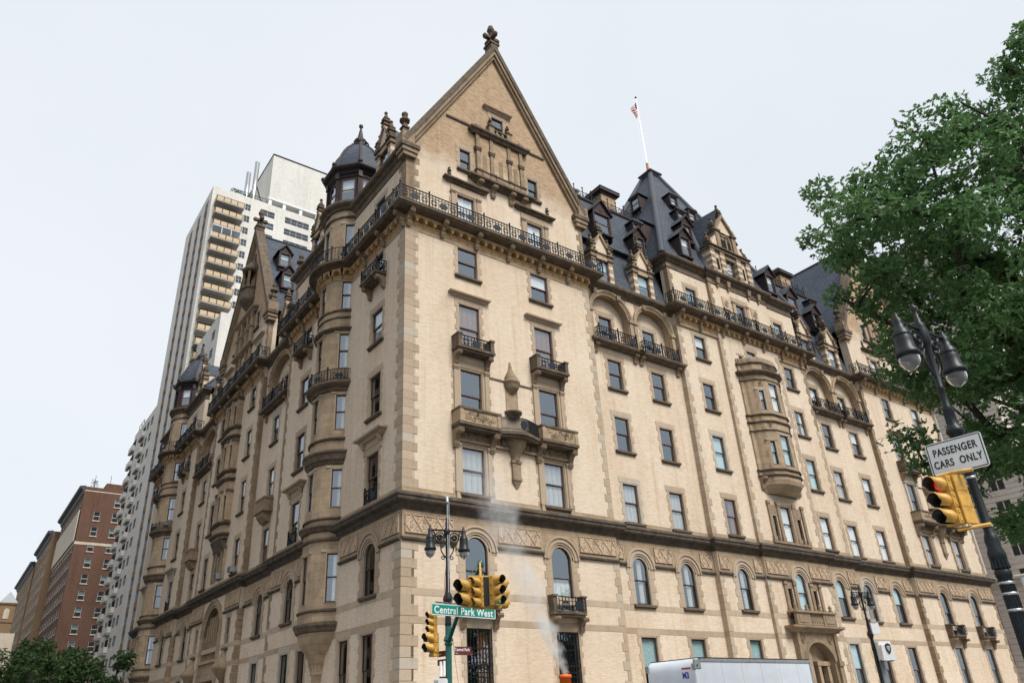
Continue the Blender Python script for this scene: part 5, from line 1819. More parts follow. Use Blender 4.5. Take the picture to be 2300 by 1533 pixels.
# gable of the shaded front, with a small corbelled oriel
gx = L(30)
window(FL, 'G3', gx, .9, 36.9, 38.6, 0, 'bare', None, sash='sash_dark', sill=False)
window(FL, 'G3', gx-2.9, .85, 33.45, 35.2, 0, 'plain', None, sash='sash_dark')
window(FL, 'G3', gx+2.9, .85, 33.45, 35.2, 0, 'plain', None, sash='sash_dark')
gable(FL, L(36.3), L(23.7), 'G3', za=45.0)
m = MB()
m.lathe([(.1, 36.2), (.5, 36.7), (1.0, 37.3), (1.1, 37.5), (1.1, 37.65), (1.0, 37.7), (1.0, 38.6), (1.12, 38.7), (1.12, 38.85), (.95, 38.9)], gx, 0, 8, 0, False)
for k_ in range(5):
    a = -PI+PI*k_/4
    m.box(gx+.9*math.cos(a)-.1, gx+.9*math.cos(a)+.1, .9*math.sin(a)-.1, .9*math.sin(a)+.1, 38.85, 40.6)
m.lathe([(.9, 40.5), (1.15, 40.65), (1.2, 40.85), (.8, 41.4), (.35, 42.0), (.15, 42.4), (.2, 42.55), (.1, 42.7), (.16, 42.85), (0, 43.0)], gx, 0, 8, 0, False)
obj('corbelled_oriel', m.mesh('corbelled_oriel', 'stone_dark'), B, FL)
m = MB()
X = [gx-1.9, gx-.8, gx+.8, gx+1.9]
m.sweep([(0, 31.9), (.3, 32.1), (.45, 32.25), (.45, 32.4), (0, 32.5)], [(X[0]-.3, .05), (X[0]-.3, 0), (X[3]+.3, 0), (X[3]+.3, .05)])
m.sweep([(.2, 35.4), (.4, 35.6), (.55, 35.75), (.55, 35.9), (0, 36.0)], [(X[0]-.3, .05), (X[0]-.3, 0), (X[3]+.3, 0), (X[3]+.3, .05)])
for x in X:
    m.box(x-.18, x+.18, -.35, .05, 32.5, 35.5); m.box(x-.25, x+.25, -.42, .05, 34.0, 34.2)
    m.box(x-.18, x+.18, -.2, .05, 28.8, 32.0)
for k_ in range(18):
    m.ring((gx+random.uniform(-.6, .6), -.1, random.uniform(32.9, 35.1)), random.uniform(.1, .25), .06, n=8, k=4)
obj('tabernacle', m.mesh('tabernacle', 'stone_trim'), B, FL)
window(FL, 'L3', gx, 1.0, 28.8, 31.3, -.0, 'bare', None, sill=False, sash='sash_dark', hole=False)

# slate roofs: saddle roofs behind the gables, mansards over the recesses, the tall tower roof
def roof(name, polys, mats=('slate', 'lead', 'copper_brown'), extra=None):
    m = MB()
    for p in polys:
        m.poly(p)
    if extra:
        extra(m)
    return obj(name, m.mesh(name, list(mats)), B)
def hip(m, a, b, r=.13, mi=1):
    m.tube([a, b], r, 8, mi)
ZR, ZE = 45.5, 33.6
roof('roof', [[(-.35, .0, ZE), (-.35, 18.0, ZE), (7, 12, ZR), (7, .0, ZR)], [(14.35, .0, ZE), (7, .0, ZR), (7, 12, ZR), (14.35, 18.0, ZE)], [(-.35, 18.0, ZE), (14.35, 18.0, ZE), (7, 12, ZR)]],
     extra=lambda m: (hip(m, (7, 0, ZR), (7, 12, ZR)), hip(m, (-.35, 18, ZE), (7, 12, ZR)), hip(m, (14.35, 18, ZE), (7, 12, ZR))))
roof('roof', [[(46.6, 0, ZE), (46.6, 18, ZE), (53.45, 12, ZR), (53.45, 0, ZR)], [(60.3, 0, ZE), (53.45, 0, ZR), (53.45, 12, ZR), (60.3, 18, ZE)], [(46.6, 18, ZE), (60.3, 18, ZE), (53.45, 12, ZR)]],
     extra=lambda m: hip(m, (53.45, 0, ZR), (53.45, 12, ZR)))
roof('roof', [[(0, 23.4, ZE), (14, 23.4, ZE), (14, 30, 45.2), (0, 30, 45.2)], [(0, 36.6, ZE), (0, 30, 45.2), (14, 30, 45.2), (14, 36.6, ZE)]], extra=lambda m: hip(m, (0, 30, 45.2), (14, 30, 45.2)))
roof('roof', [[(-.35, 42.0, ZE), (-.35, 60.3, ZE), (7, 54, 43), (7, 48, 43)], [(-.35, 42, ZE), (7, 48, 43), (14, 42, ZE)], [(-.35, 60.3, ZE), (14, 60.3, ZE), (7, 54, 43)], [(14, 42, ZE), (7, 48, 43), (7, 54, 43), (14, 60.3, ZE)]],
     extra=lambda m: (hip(m, (-.35, 42, ZE), (7, 48, 43)), hip(m, (7, 48, 43), (7, 54, 43))))
ZM = 38.3
roof('mansard', [[(14, .45, 28.85), (22.7, .45, 28.85), (22.7, 2.6, ZM), (14, 2.6, ZM)], [(14, 2.6, ZM), (22.7, 2.6, ZM), (22.7, 12, ZM+.6), (14, 12, ZM+.6)]], extra=lambda m: hip(m, (14, 2.6, ZM), (23, 2.6, ZM), .16, 2))
roof('mansard', [[(38.35, .45, 28.85), (46.9, .45, 28.85), (46.9, 2.6, ZM), (38.35, 2.6, ZM)], [(38.35, 2.6, ZM), (46.9, 2.6, ZM), (46.9, 12, ZM+.6), (38.35, 12, ZM+.6)]], extra=lambda m: hip(m, (38, 2.6, ZM), (47, 2.6, ZM), .16, 2))
roof('mansard', [[(.45, 23.7, 28.85), (.45, 17.6, 28.85), (2.8, 17.6, ZM-1), (2.8, 23.7, ZM-1)], [(2.8, 23.7, ZM-1), (2.8, 17.6, ZM-1), (12, 17.6, ZM), (12, 23.7, ZM)]])
roof('mansard', [[(.45, 42.4, 28.85), (.45, 36.3, 28.85), (2.8, 36.3, ZM-1), (2.8, 42.4, ZM-1)], [(2.8, 42.4, ZM-1), (2.8, 36.3, ZM-1), (12, 36.3, ZM), (12, 42.4, ZM)]])
# tower roof over the middle pavilion
bx0, bx1, by0, by1, cx0, cx1, cy0, cy1, zt = 22.45, 38.6, .0, 12.4, 30.05, 31.0, 5.75, 6.7, 49.0
def towex(m):
    for a, b in (((bx0, by0), (cx0, cy0)), ((bx1, by0), (cx1, cy0)), ((bx0, by1), (cx0, cy1))):
        hip(m, (a[0], a[1], 33.62), (b[0], b[1], zt), .24, 1)
    hip(m, (27.9, .05, 33.62), (29.3, 2.3, 40.4), .26, 1)
    # flat cap with moulding
    sq = [(cx0-.1, cy0-.1), (cx0-.1, cy1+.1), (cx1+.1, cy1+.1), (cx1+.1, cy0-.1)]
    sq = [(cx0-.1, cy1+.1), (cx0-.1, cy0-.1), (cx1+.1, cy0-.1), (cx1+.1, cy1+.1)]
    m.sweep([(-.05, zt-.4), (.06, zt-.25), (.12, zt-.1), (.24, zt+.05), (.27, zt+.18), (0, zt+.3)], sq, 2, closed=True)
    m.box(cx0, cx1, cy0, cy1, zt+.1, zt+.4, 2)
tr = roof('tower_roof', [[(bx0, by0, 33.62), (bx1, by0, 33.62), (cx1, cy0, zt), (cx0, cy0, zt)], [(bx0, by1, 33.62), (bx0, by0, 33.62), (cx0, cy0, zt), (cx0, cy1, zt)],
          [(bx1, by0, 33.62), (bx1, by1, 33.62), (cx1, cy1, zt), (cx1, cy0, zt)], [(bx1, by1, 33.62), (bx0, by1, 33.62), (cx0, cy1, zt), (cx1, cy1, zt)]], extra=towex)
# cross gable of the tower, right-hand half, behind the tall stone dormer
roof('roof', [[(28.0, -.2, 33.62), (28.0, 4.0, 39.5), (30.6, 4.4, 41.4), (30.6, -.1, 41.0)], [(33.4, -.2, 33.62), (30.6, -.1, 41.0), (30.6, 4.4, 41.4), (33.4, 4.0, 39.5)]])

# dark core that closes the rooms, and flat tops between the roofs
m = MB()
m.ext([(.6, 33.45), (13.4, 33.45), (7.0, 44.2)], 'y', .75, 3.0)
m.ext([(47.5, 33.45), (59.4, 33.45), (53.45, 44.0)], 'y', .75, 3.0)
m.ext([(24.3, 33.45), (35.7, 33.45), (30.0, 43.8)], 'x', .75, 3.0)
m.box(1.5, 58.8, 1.7, 58.6, .2, 28.6)
m.box(1.2, 13.4, 1.2, 17.0, 28.5, 33.4); m.box(23.2, 37.9, 1.2, 12, 28.5, 33.4); m.box(47.4, 59.5, 1.2, 17, 28.5, 33.4); m.box(1.2, 13, 24.2, 35.8, 28.5, 33.4); m.box(1.2, 13, 43, 59.4, 28.5, 33.4)
obj('inner_core', m.mesh('inner_core', 'room_dark'), B)
m = MB()
m.quad((59.99, 0.1, 0), (59.99, 60, 0), (59.99, 60, 33), (59.99, .1, 33)); m.quad((60, 60, 0), (0.01, 60, 0), (0.01, 60, 33), (60, 60, 33))
obj('wall', m.mesh('wall', 'brick_buff'), B)
m = MB()
for x0, x1, y0, y1 in ((3, 59, 10, 59), ):
    m.quad((x0, y0, 33.3), (x1, y0, 33.3), (x1, y1, 33.3), (x0, y1, 33.3))
m.quad((13, 1, 33.0), (60, 1, 33.0), (60, 60, 33.0), (13, 60, 33.0))
obj('flat_roof', m.mesh('flat_roof', 'lead'), B)

# ------------------------------------------------------------------ dormers
for x in (16.05, 20.15):
    stone_dormer(FR, x, .3, 28.85, cur='aquahalf')
for x in (40.15, 44.25):
    stone_dormer(FR, x, .3, 28.85, cur='half')
stone_dormer(FL, L(3.35), .12, 33.6, cur=None)
stone_dormer(FL, L(14.3), .12, 33.6, cur=None)
stone_dormer(FL, L(20.6), .3, 28.85, cur='half')
stone_dormer(FL, L(39.4), .3, 28.85, cur='half')
stone_dormer(FL, L(45.8), .12, 33.6, cur=None)
stone_dormer(FL, L(56.6), .12, 33.6, cur=None)
# tall two-tiered stone dormer on the tower
m = MB()
xm = 30.75
for k_, x in enumerate((xm-2.3, xm-1.05, xm+1.05, xm+2.3)):
    zz = 33.6
    top = 36.0
    for i in range(8):
        m.box(x-.28, x+.28, -.35-(.02 if i % 2 else 0), .6, zz, zz+.3, 0 if i % 2 else 1); zz += .3
    if abs(x-xm) < 1.5:
        m.box(x-.24, x+.24, -.34, .6, 36.3, 38.2, 0); m.box(x-.34, x+.34, -.45, .6, 38.2, 38.4, 2)
m.box(xm-2.65, xm+2.65, -.42, .6, 36.0, 36.16, 2); m.box(xm-2.58, xm+2.58, -.34, .6, 36.16, 36.3, 0); m.box(xm-2.7, xm+2.7, -.52, .6, 36.3, 36.42, 2)
m.box(xm-2.0, xm-1.35, -.2, .4, 33.6, 36.0, 1); m.box(xm+1.35, xm+2.0, -.2, .4, 33.6, 36.0, 1)
m.box(xm-1.8, xm-1.5, -.24, -.19, 34.2, 35.3, 3); m.box(xm+1.5, xm+1.8, -.24, -.19, 34.2, 35.3, 3)
m.box(xm-.8, xm+.8, -.25, .4, 35.6, 36.0, 0); m.box(xm-.8, xm+.8, -.2, .4, 36.42, 38.2, 0); m.box(xm-.6, xm+.6, -.24, -.15, 36.6, 37.6, 3)
m.box(xm-.08, xm+.08, -.3, -.1, 36.5, 37.7, 0)
for sx in (-1, 1):
    m.ext([(xm+sx*2.3, 36.42), (xm+sx*1.3, 36.42), (xm+sx*1.3, 37.8)], 'y', -.25, .3, 1)
    m.ext([(xm+sx*1.35, 38.4), (xm+sx*1.12, 38.4), (xm, 40.0), (xm, 40.35)], 'y', -.4, .4, 0)
m.poly([(xm-1.2, -.2, 38.4), (xm+1.2, -.2, 38.4), (xm, -.2, 40.1)], 1)
for k_ in range(12):
    m.ring((xm+random.uniform(-.6, .6), -.22, random.uniform(37.7, 38.15)), .1, .04, n=7, k=3, mi=0)
td = obj('dormer', m.mesh('dormer', ['stone_trim', 'brick_buff', 'stone_dark', 'room_dark']), B, FR)
d2 = obj('window', cached('tdw', lambda: sash_simple(1.3, 2.0, 'sash_brown')), td, None, (xm, -.05, 33.65))
mm = MB(); mm.quad((xm-.65, -.02, 33.65), (xm+.65, -.02, 33.65), (xm+.65, -.02, 35.65), (xm-.65, -.02, 35.65))
obj('pane', mm.mesh('pane', 'glass'), td)
mm = MB(); mm.box(xm-.65, xm+.65, .15, .18, 34.6, 35.65)
obj('curtain', mm.mesh('curtain', 'curtain'), td)
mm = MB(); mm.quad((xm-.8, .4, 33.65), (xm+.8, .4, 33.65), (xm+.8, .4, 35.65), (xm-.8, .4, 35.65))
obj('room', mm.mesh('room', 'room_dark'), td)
pm = cached('pinn', pinnacle_mesh)
for px, pz in ((-2.3, 36.42), (2.3, 36.42), (-1.2, 38.4), (1.2, 38.4), (0, 40.2)):
    obj('pinnacle', pm, td, None, (xm+px, -.02, pz))
# timber dormers on the tower roof (front slope and side slope) and on the mansards
def fslope(z): return by0+(z-33.62)*(cy0-by0)/(zt-33.62)
def lslope(z): return bx0+(z-33.62)*(cx0-bx0)/(zt-33.62)
for x, z, w, h, g in ((25.35, 34.25, .95, 1.7, True), (27.35, 37.0, .95, 1.6, True), (28.7, 40.3, .85, 1.0, False), (29.35, 43.0, .8, 1.0, False), (30.95, 41.6, .85, 1.0, False), (36.3, 34.25, .95, 1.7, True), (33.6, 37.6, .9, 1.5, True)):
    wood_dormer(FR, x, fslope(z)-.35, z, w, h, 1.8, g, cur='half' if g else 'sheer')
for y_, z, w, h, g in ((2.9, 36.6, .95, 1.7, False), (5.3, 42.9, .85, 1.2, False)):
    wood_dormer(FL, -y_, lslope(z)-.45, z, w, h, 1.8, g)
def mslope(z): return .45+(z-28.85)*(2.15/(ZM-28.85))
for x, z, w, h, g in ((17.55, 34.3, 1.5, 1.7, True), (21.2, 33.6, .95, 1.5, True), (22.0, 36.2, .8, .9, False), (41.4, 34.3, 1.2, 1.7, True), (44.6, 33.6, .95, 1.5, True), (45.9, 36.2, .8, .9, False)):
    wood_dormer(FR, x, mslope(z)-.5, z, w, h, 2.0, g)
# on the near slope of the shaded front's gable roof, facing the corner
FN = Frame((0, 0, 0), 0)
def gslope(z): return 23.4+(z-ZE)*(6.6/(45.2-ZE))
for x, z in ((1.75, 40.3), (1.6, 36.9)):
    wood_dormer(FN, x, gslope(z)-.5, z, .85, 1.35, 2.2, True, cur='aquahalf')
wood_dormer(FN, 4.6, gslope(38.0)-.5, 38.0, .85, 1.35, 2.2, True)
# stone end finial of the corner eaves
obj('finial', cached('fin_b', lambda: finial_mesh(1.0)), B, FL, (L(17.5), .1, 33.6))
# chimneys
def chimney(x, y, z0, z1, sx=.8, sy=1.2):
    m = MB()
    m.box(x-sx, x+sx, y-sy, y+sy, z0, z1-.7)
    m.box(x-sx-.1, x+sx+.1, y-sy-.1, y+sy+.1, z1-.9, z1-.7, 1)
    m.tbox(x-sx-.3, x+sx+.3, y-sy-.3, y+sy+.3, z1-.7, z1-.4, 0, 0, 1)
    m.tbox(x-sx-.35, x+sx+.35, y-sy-.35, y+sy+.35, z1-.4, z1, .35, .35, 1)
    for k_ in range(3):
        m.lathe([(.18, z1), (.2, z1+.3), (.15, z1+.32), (0, z1+.32)], x, y-sy*.6+k_*sy*.6, 8, 1)
    obj('chimney', m.mesh('chimney', ['brick_gable', 'copper_brown']), B)
chimney(20.6, 4.2, 37.5, 41.2)
chimney(44.5, 4.2, 37.5, 41.2)
chimney(26.2, 11.5, 36, 47.0, .9, .9)
chimney(9.0, 55.0, 38, 47.5, .9, .9)
# iron cresting along the mansard tops
def cresting(xa, xb, y, z):
    m = MB()
    m.box(xa, xb, y-.02, y+.02, z+.1, z+.14); m.box(xa, xb, y-.02, y+.02, z+.62, z+.66)
    n = int((xb-xa)/.9)
    for i in range(n+1):
        x = xa+(xb-xa)*i/n
        m.box(x-.025, x+.025, y-.025, y+.025, z, z+1.0)
        m.lathe([(.03, z+1.0), (.08, z+1.08), (0, z+1.2)], x, y, 6)
        if i < n:
            c = x+(xb-xa)/n/2
            m.ring((c, y, z+.38), .2, .022, n=10); m.ring((c-.27, y, z+.32), .13, .018, n=8); m.ring((c+.27, y, z+.32), .13, .018, n=8)
            m.box(c-.012, c+.012, y-.012, y+.012, z+.14, z+.8)
    obj('cresting', m.mesh('cresting', 'iron'), B)
cresting(14.6, 23.6, 2.6, ZM+.1)
cresting(38.2, 46.6, 2.6, ZM+.1)

# flagpole on the tower cap and its flag
fp = thing('flagpole', 'tall white flagpole with rusty foot standing on the slate tower roof', 'flagpole', (30.5, 6.3, zt+.4))
m = MB()
m.tube([(0, 0, .0), (0, 0, 1.4)], [.14, .12], 8, 1)
m.tube([(0, 0, 1.4), (0, 0, 10.1)], [.085, .05], 8, 0)
obj('pole', m.mesh('pole', ['sign_white', 'rust']), fp)
m = MB(); m.lathe([(.0, 10.1), (.1, 10.16), (.12, 10.26), (.0, 10.4)], 0, 0, 8)
obj('finial', m.mesh('finial', 'ink_black'), fp)
m = MB()
m.tube([(-.5, -.1, .2), (-.45, -.05, 9.6)], .006, 4)
obj('halyard', m.mesh('halyard', 'sign_white'), fp)
fl = MB()
nu, nv = 12, 26
vv = []
for j in range(nv+1):
    for i in range(nu+1):
        u, v = i/nu, j/nv
        x = -.05-u*.95*(.55+.45*math.sin(PI*min(1, v*1.25)))
        y = .18*math.sin(u*7+v*4)*u
        z = 9.5-v*1.9-u*.75*(1-.3*v)+.08*math.sin(u*9)
        vv.append((x, y, z))
fs, ms = [], []
for j in range(nv):
    for i in range(nu):
        fs.append((j*(nu+1)+i, j*(nu+1)+i+1, (j+1)*(nu+1)+i+1, (j+1)*(nu+1)+i))
        ms.append(2 if (j < 12 and i < 4) else (0 if (j//2) % 2 == 0 else 1))
for f_, q_ in zip(fs, ms):
    fl.add([vv[k_] for k_ in f_], [(0, 1, 2, 3)], q_, True)
fo = obj('flag', fl.mesh('flag', ['flag_red', 'flag_white', 'flag_blue']), None, None, (30.5, 6.3, zt+.4))
tag(fo, 'small striped red and white flag flying from the rooftop pole', 'flag')
# ------------------------------------------------------------------ ground
def struct(name, m, mat):
    return tag(obj(name, m.mesh(name, mat)), kind='structure')
m = MB(); m.quad((-900, -900, 0), (900, -900, 0), (900, 900, 0), (-900, 900, 0)); struct('road', m, 'asphalt')
def pave(name, pts, z=.14):
    m = MB(); m.ext(pts, 'z', -.02, z); return struct(name, m, 'concrete')
pave('pavement', [(-4.2, -5.5), (-1.8, -7.6), (66, -7.6), (66, -.02), (-.02, -.02), (-.02, 66), (-4.2, 66)][::1] + [], .14)
pave('pavement', [(-30, -25.0), (120, -25.0), (120, -33.0), (-30, -33.0)])
pave('pavement', [(72, -7.6), (120, -7.6), (120, 20), (72, 20)])
pave('pavement', [(-4.2, 72), (60, 72), (60, 320), (-4.2, 320)])
m = MB()
for i in range(14):
    m.box(-20+i*9.0, -17+i*9.0, -16.4, -16.28, .0, .004)
struct('road_markings', m, 'sign_white')

# ------------------------------------------------------------------ background houses
def win_obj(par, w, h, pos, rz=0, mat='mullion_grey', lights=2, curt=None):
    def mk():
        m = MB()
        for i in range(lights+1):
            x = -w/2+w*i/lights
            m.box(x-.04, x+.04, -.03, .10, 0, h)
        for z in (0, h*.5, h):
            m.box(-w/2, w/2, -.02, .09, z-.04, z+.04)
        return m.mesh('window', mat)
    o = obj('window', cached(('bw', w, h, mat, lights), mk), par, None, pos, rz)
    def pm():
        m = MB(); m.quad((-w/2, 0, 0), (w/2, 0, 0), (w/2, 0, h), (-w/2, 0, h)); return m.mesh('pane', 'glass_far')
    obj('pane', cached(('bwp', w, h), pm), o, None, (0, .05, 0), rad(random.uniform(-1, 1)))
    if curt is None: curt = random.random() < .35
    def cm():
        m = MB(); m.quad((-w/2, 0, h*.45), (w/2, 0, h*.45), (w/2, 0, h), (-w/2, 0, h)); return m.mesh('blind', 'curtain_sheer')
    if curt: obj('blind', cached(('bwc', w, h), cm), o, None, (0, .2, 0))
    return o
def block(par, x0, x1, y0, y1, z0, z1, mat, lholes=(), fholes=(), name='wall'):
    """house body: left side (x = x0) and front (y = y0) have openings, closed dark rooms behind"""
    m = MB()
    g = MB(); grid_wall(g, -y1, -y0, z0, z1, lholes)
    m.add([(p[1]+x0, -p[0], p[2]) for p in g.v], g.f)
    grid_wall(m, x0, x1, z0, z1, fholes, y0)
    m.quad((x1, y0, z0), (x1, y1, z0), (x1, y1, z1), (x1, y0, z1)); m.quad((x0, y1, z0), (x1, y1, z0), (x1, y1, z1), (x0, y1, z1)); m.quad((x0, y0, z1), (x1, y0, z1), (x1, y1, z1), (x0, y1, z1))
    o = obj(name, m.mesh(name, mat), par)
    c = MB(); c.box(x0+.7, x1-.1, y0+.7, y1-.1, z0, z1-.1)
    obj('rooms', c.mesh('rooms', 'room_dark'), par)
    return o

# white brick tower with stacked balconies
T = thing('apartment_tower', 'tall white brick apartment tower with a stack of amber panelled balconies', 'tower')
lh, fh, wl, wf = [], [], [], []
FLR = [83.2-2.45*i for i in range(33)]
for i, zt_ in enumerate(FLR):
    z0 = zt_-1.35
    for yy, w in ((78.6, 1.9), (83.4, 1.9), (88.6, 1.9)):
        lh.append((-yy-w/2, -yy+w/2, z0, z0+1.5)); wl.append((yy, w, z0))
    for xx, w in ((10.1, .95), (13.6, 2.5), (19.0, 4.5), (24.2, 1.2)):
        if zt_ > 38:
            fh.append((xx-w/2, xx+w/2, z0+.35, z0+1.65)); wf.append((xx, w, z0+.35))
    fh.append((4.7, 8.9, zt_-2.0, zt_+.1))
block(T, 4, 27, 75.6, 93.2, 0, 85.0, 'brick_white', lh, fh)
for yy, w, z0 in wl: win_obj(T, w, 1.5, (4.06, yy, z0), -PI/2, lights=3)
for xx, w, z0 in wf: win_obj(T, w, 1.3, (xx, 75.66, z0), 0, lights=max(2, int(w/1.1)))
# tan spandrels between the side windows, white piers
sp = MB()
def spm():
    m = MB(); m.box(-.95, .95, -.03, .03, 0, .9); return m.mesh('spandrel', 'brick_tan')
for yy, w, z0 in wl:
    obj('spandrel', cached('spandrel', spm), T, None, (3.99, yy, z0-.92), -PI/2)
def balc():
    m = MB()
    m.box(-2.35, 2.35, -1.7, .0, -.18, 0, 0)
    m.box(-2.35, 2.35, -1.66, -1.6, .92, 1.0, 1)
    for k_ in range(5):
        x = -2.3+4.6*k_/4
        m.box(x-.04, x+.04, -1.66, -1.6, 0, 1.0, 1)
    m.box(-2.33, -2.28, -1.6, 0, .1, .92, 2); m.box(2.28, 2.33, -1.6, 0, .1, .92, 2)
    return m.mesh('balcony', ['concrete', 'iron', 'panel_amber'])
def bpan():
    m = MB(); m.box(-.51, .51, -.02, .02, .1, .9); return m.mesh('balcony_panel', 'panel_amber')
def bdoor():
    m = MB()
    m.box(-2.1, -1.0, .1, .15, 0, 2.0, 1); m.box(1.6, 2.1, .1, .15, 0, 2.0, 1); m.quad((-2.1, .3, 0), (2.1, .3, 0), (2.1, .3, 2.1), (-2.1, .3, 2.1), 0)
    return m.mesh('balcony_door', ['glass_far', 'mullion_grey'])
for i, zt_ in enumerate(FLR[:19]):
    b = obj('balcony', cached('wbalc', balc), T, None, (6.8, 75.6, zt_-2.0))
    for k_ in range(4):
        obj('balcony_panel', cached('bpan', bpan), b, None, (-1.725+1.15*k_, -1.63, 0))
    obj('balcony_door', cached('bdoor', bdoor), T, None, (6.8, 75.6, zt_-2.0))
    if i == 3:
        m = MB()
        for k_ in range(4): m.box(-2.33+4.6*k_/3-.05, -2.33+4.6*k_/3+.05, -1.7, -1.6, 1.0, 2.25)
        m.box(-2.35, 2.35, -1.72, 0, 2.2, 2.3); m.box(-2.4, -2.3, -1.7, 0, 0, 2.2)
        obj('glazed_enclosure', m.mesh('glazed_enclosure', 'box_white'), b)
        m = MB(); m.quad((-2.33, -1.64, 1.0), (2.33, -1.64, 1.0), (2.33, -1.64, 2.2), (-2.33, -1.64, 2.2)); obj('pane', m.mesh('pane', 'glass_far'), b)
m = MB()
m.box(14.0, 30, 79, 95, 85.0, 86.6, 1); m.box(13.6, 32, 75.9, 96, 86.6, 96.5, 0); m.box(13.4, 32.2, 75.7, 96.2, 86.3, 86.62, 2); m.box(13.5, 32.1, 75.8, 96.1, 96.5, 96.7, 1)
for x in (13.6, 16.2, 19.3, 22.4, 25.5): m.box(x, x+.55, 75.8, 76.4, 85.0, 86.4, 2)
obj('penthouse', m.mesh('penthouse', ['brick_white', 'room_dark', 'box_white']), T)
m = MB()
for x, y, zt_ in ((9.9, 77.2, 91.5), (11.1, 76.9, 94.2)): m.lathe([(.42, 85), (.42, zt_), (.0, zt_)], x, y, 12)
obj('flue', m.mesh('flue', 'steel'), T)
m = MB()
for k_ in range(9): m.box(7.2+k_*.75, 7.25+k_*.75, 76.0, 76.05, 85, 86.2)
m.box(7.2, 13.3, 76.0, 76.06, 86.1, 86.2); m.box(7.2, 13.3, 76.0, 76.06, 85.6, 85.65)
m.tube([(11.1, 76.9, 90), (13, 77, 85.2)], .05, 5); m.tube([(11.1, 76.9, 90), (12.2, 76, 85.2)], .05, 5)
obj('roof_railing', m.mesh('roof_railing', 'iron'), T)
m = MB()
rr = random.Random(3)
for k_ in range(150):
    x, y, z = 6.9+rr.random()*4.2, 75.75+rr.random()*.35, 85.0+rr.random()*.9
    m.add([(x-.12, y, z), (x+.1, y-.1, z+.05), (x+.05, y+.1, z+.22), (x-.06, y-.05, z+.2)], [(0, 1, 2), (0, 2, 3)])
rp = tag(obj('roof_plants', m.mesh('roof_plants', 'leaf')), 'row of dark potted plants along the edge of the white tower roof', 'plants')
# lower white wing in front of the tower
Wg = thing('white_wing', 'plain white brick wing between the tall tower and the shaded gable', 'building')
lh = [(-yy-.75, -yy+.75, 52.2-2.9*i-1.5, 52.2-2.9*i) for i in range(10) for yy in (65.0, 70.5)]
block(Wg, 5, 30, 62.3, 74.5, 0, 54.0, 'brick_white', lh)
for i in range(10):
    for yy in (65.0, 70.5): win_obj(Wg, 1.5, 1.5, (5.06, yy, 52.2-2.9*i-1.5), -PI/2, lights=2)
# lower slab with balconies beyond the tower
S2 = thing('balcony_slab_building', 'lower white slab building with two stacks of white balconies beyond the tower', 'building')
lh = []
spots = []
for i in range(16):
    z0 = 48.2-2.9*i
    for yy, w in ((95.3, 1.7), (98.3, 1.7), (104.6, 1.5), (108.2, 1.5)):
        lh.append((-yy-w/2, -yy+w/2, z0, z0+1.5)); spots.append((yy, w, z0))
block(S2, 4, 24, 93.4, 110, 0, 51.0, 'brick_white', lh)
for yy, w, z0 in spots: win_obj(S2, w, 1.5, (4.06, yy, z0), -PI/2, lights=2)
def b2():
    m = MB(); m.box(-1.6, 1.6, -.5, 0, -.2, 0); m.box(-1.6, 1.6, -.48, -.44, .1, .95, 1); m.box(-1.6, -1.56, -.44, 0, .1, .95, 1); m.box(1.56, 1.6, -.44, 0, .1, .95, 1)
    m.quad((-1.3, -.02, 0), (1.3, -.02, 0), (1.3, -.02, 2.1), (-1.3, -.02, 2.1), 2)
    return m.mesh('balcony', ['concrete', 'brick_white', 'room_dark'])
for i in range(16):
    for yy in (101.4, 109.6):
        obj('balcony', cached('b2', b2), S2, None, (4, yy, 47.6-2.9*i), -PI/2)
        m = None
m = MB()
for k_ in range(3): m.tube([(4.2, 108-k_*2, 51), (4.2, 108-k_*2, 52.2)], .05, 5)
m.tube([(4.2, 108, 52.2), (4.2, 104, 52.2)], .05, 5)
obj('roof_railing', m.mesh('roof_railing', 'iron'), S2)

# brown brick block
def rowhouse(name, label, mat, x0, x1, y0, y1, zt, floors, fcols, lcols, zf=3.3, w=1.2, h=1.9, trim='stucco', band=None, cornice=True, sashm='sash_white'):
    t = thing(name, label, 'building')
    lh, fh, ws = [], [], []
    for i in range(floors):
        z0 = zt-3.9-zf*i
        if z0 < 3: break
        for x in fcols:
            if i == 0 and x < (x0+x1)/2 and fcols[0] == x and len(fcols) == 2: continue
            fh.append((x-w/2, x+w/2, z0, z0+h)); ws.append((x, y0+.06, z0, 0))
        for y in lcols:
            lh.append((-y-w/2, -y+w/2, z0, z0+h)); ws.append((x0+.06, y, z0, -PI/2))
    block(t, x0, x1, y0, y1, 0, zt, mat, lh, fh)
    def sl():
        m = MB(); m.box(-w/2-.15, w/2+.15, -.15, .05, -.2, -.02); return m.mesh('sill', trim)
    for x, y, z, r in ws:
        o = win_obj(t, w, h, (x, y, z), r, sashm, 1)
        obj('sill', cached(('bsill', w, trim), sl), o, None, (0, -.06, 0))
    m = MB()
    if cornice:
        m.sweep([(0, zt-1.6), (.3, zt-1.3), (.4, zt-.8), (1.1, zt-.4), (1.2, zt), (0, zt+.2)], [(x0, y1), (x0, y0+.02)])
        obj('cornice', m.mesh('cornice', 'lead'), t)
    if band:
        m = MB(); m.sweep([(0, band), (.06, band), (.06, band+.55), (0, band+.55)], [(x0, y1), (x0, y0), (x1, y0)]); obj('stone_band', m.mesh('stone_band', trim), t)
        m = MB(); m.sweep([(0, zt-1.0), (.05, zt-1.0), (.05, zt-.8), (0, zt-.8)], [(x0, y0), (x1, y0)]); obj('stone_band', m.mesh('stone_band', trim), t)
    return t
bb = rowhouse('brick_house', 'brown brick apartment block with pale band and grey street cornice', 'brick_red', 1.5, 22, 146.8, 182, 50.8, 14, (4.7, 8.4), [149.5+3.4*i for i in range(10)], 3.3, band=38.3)
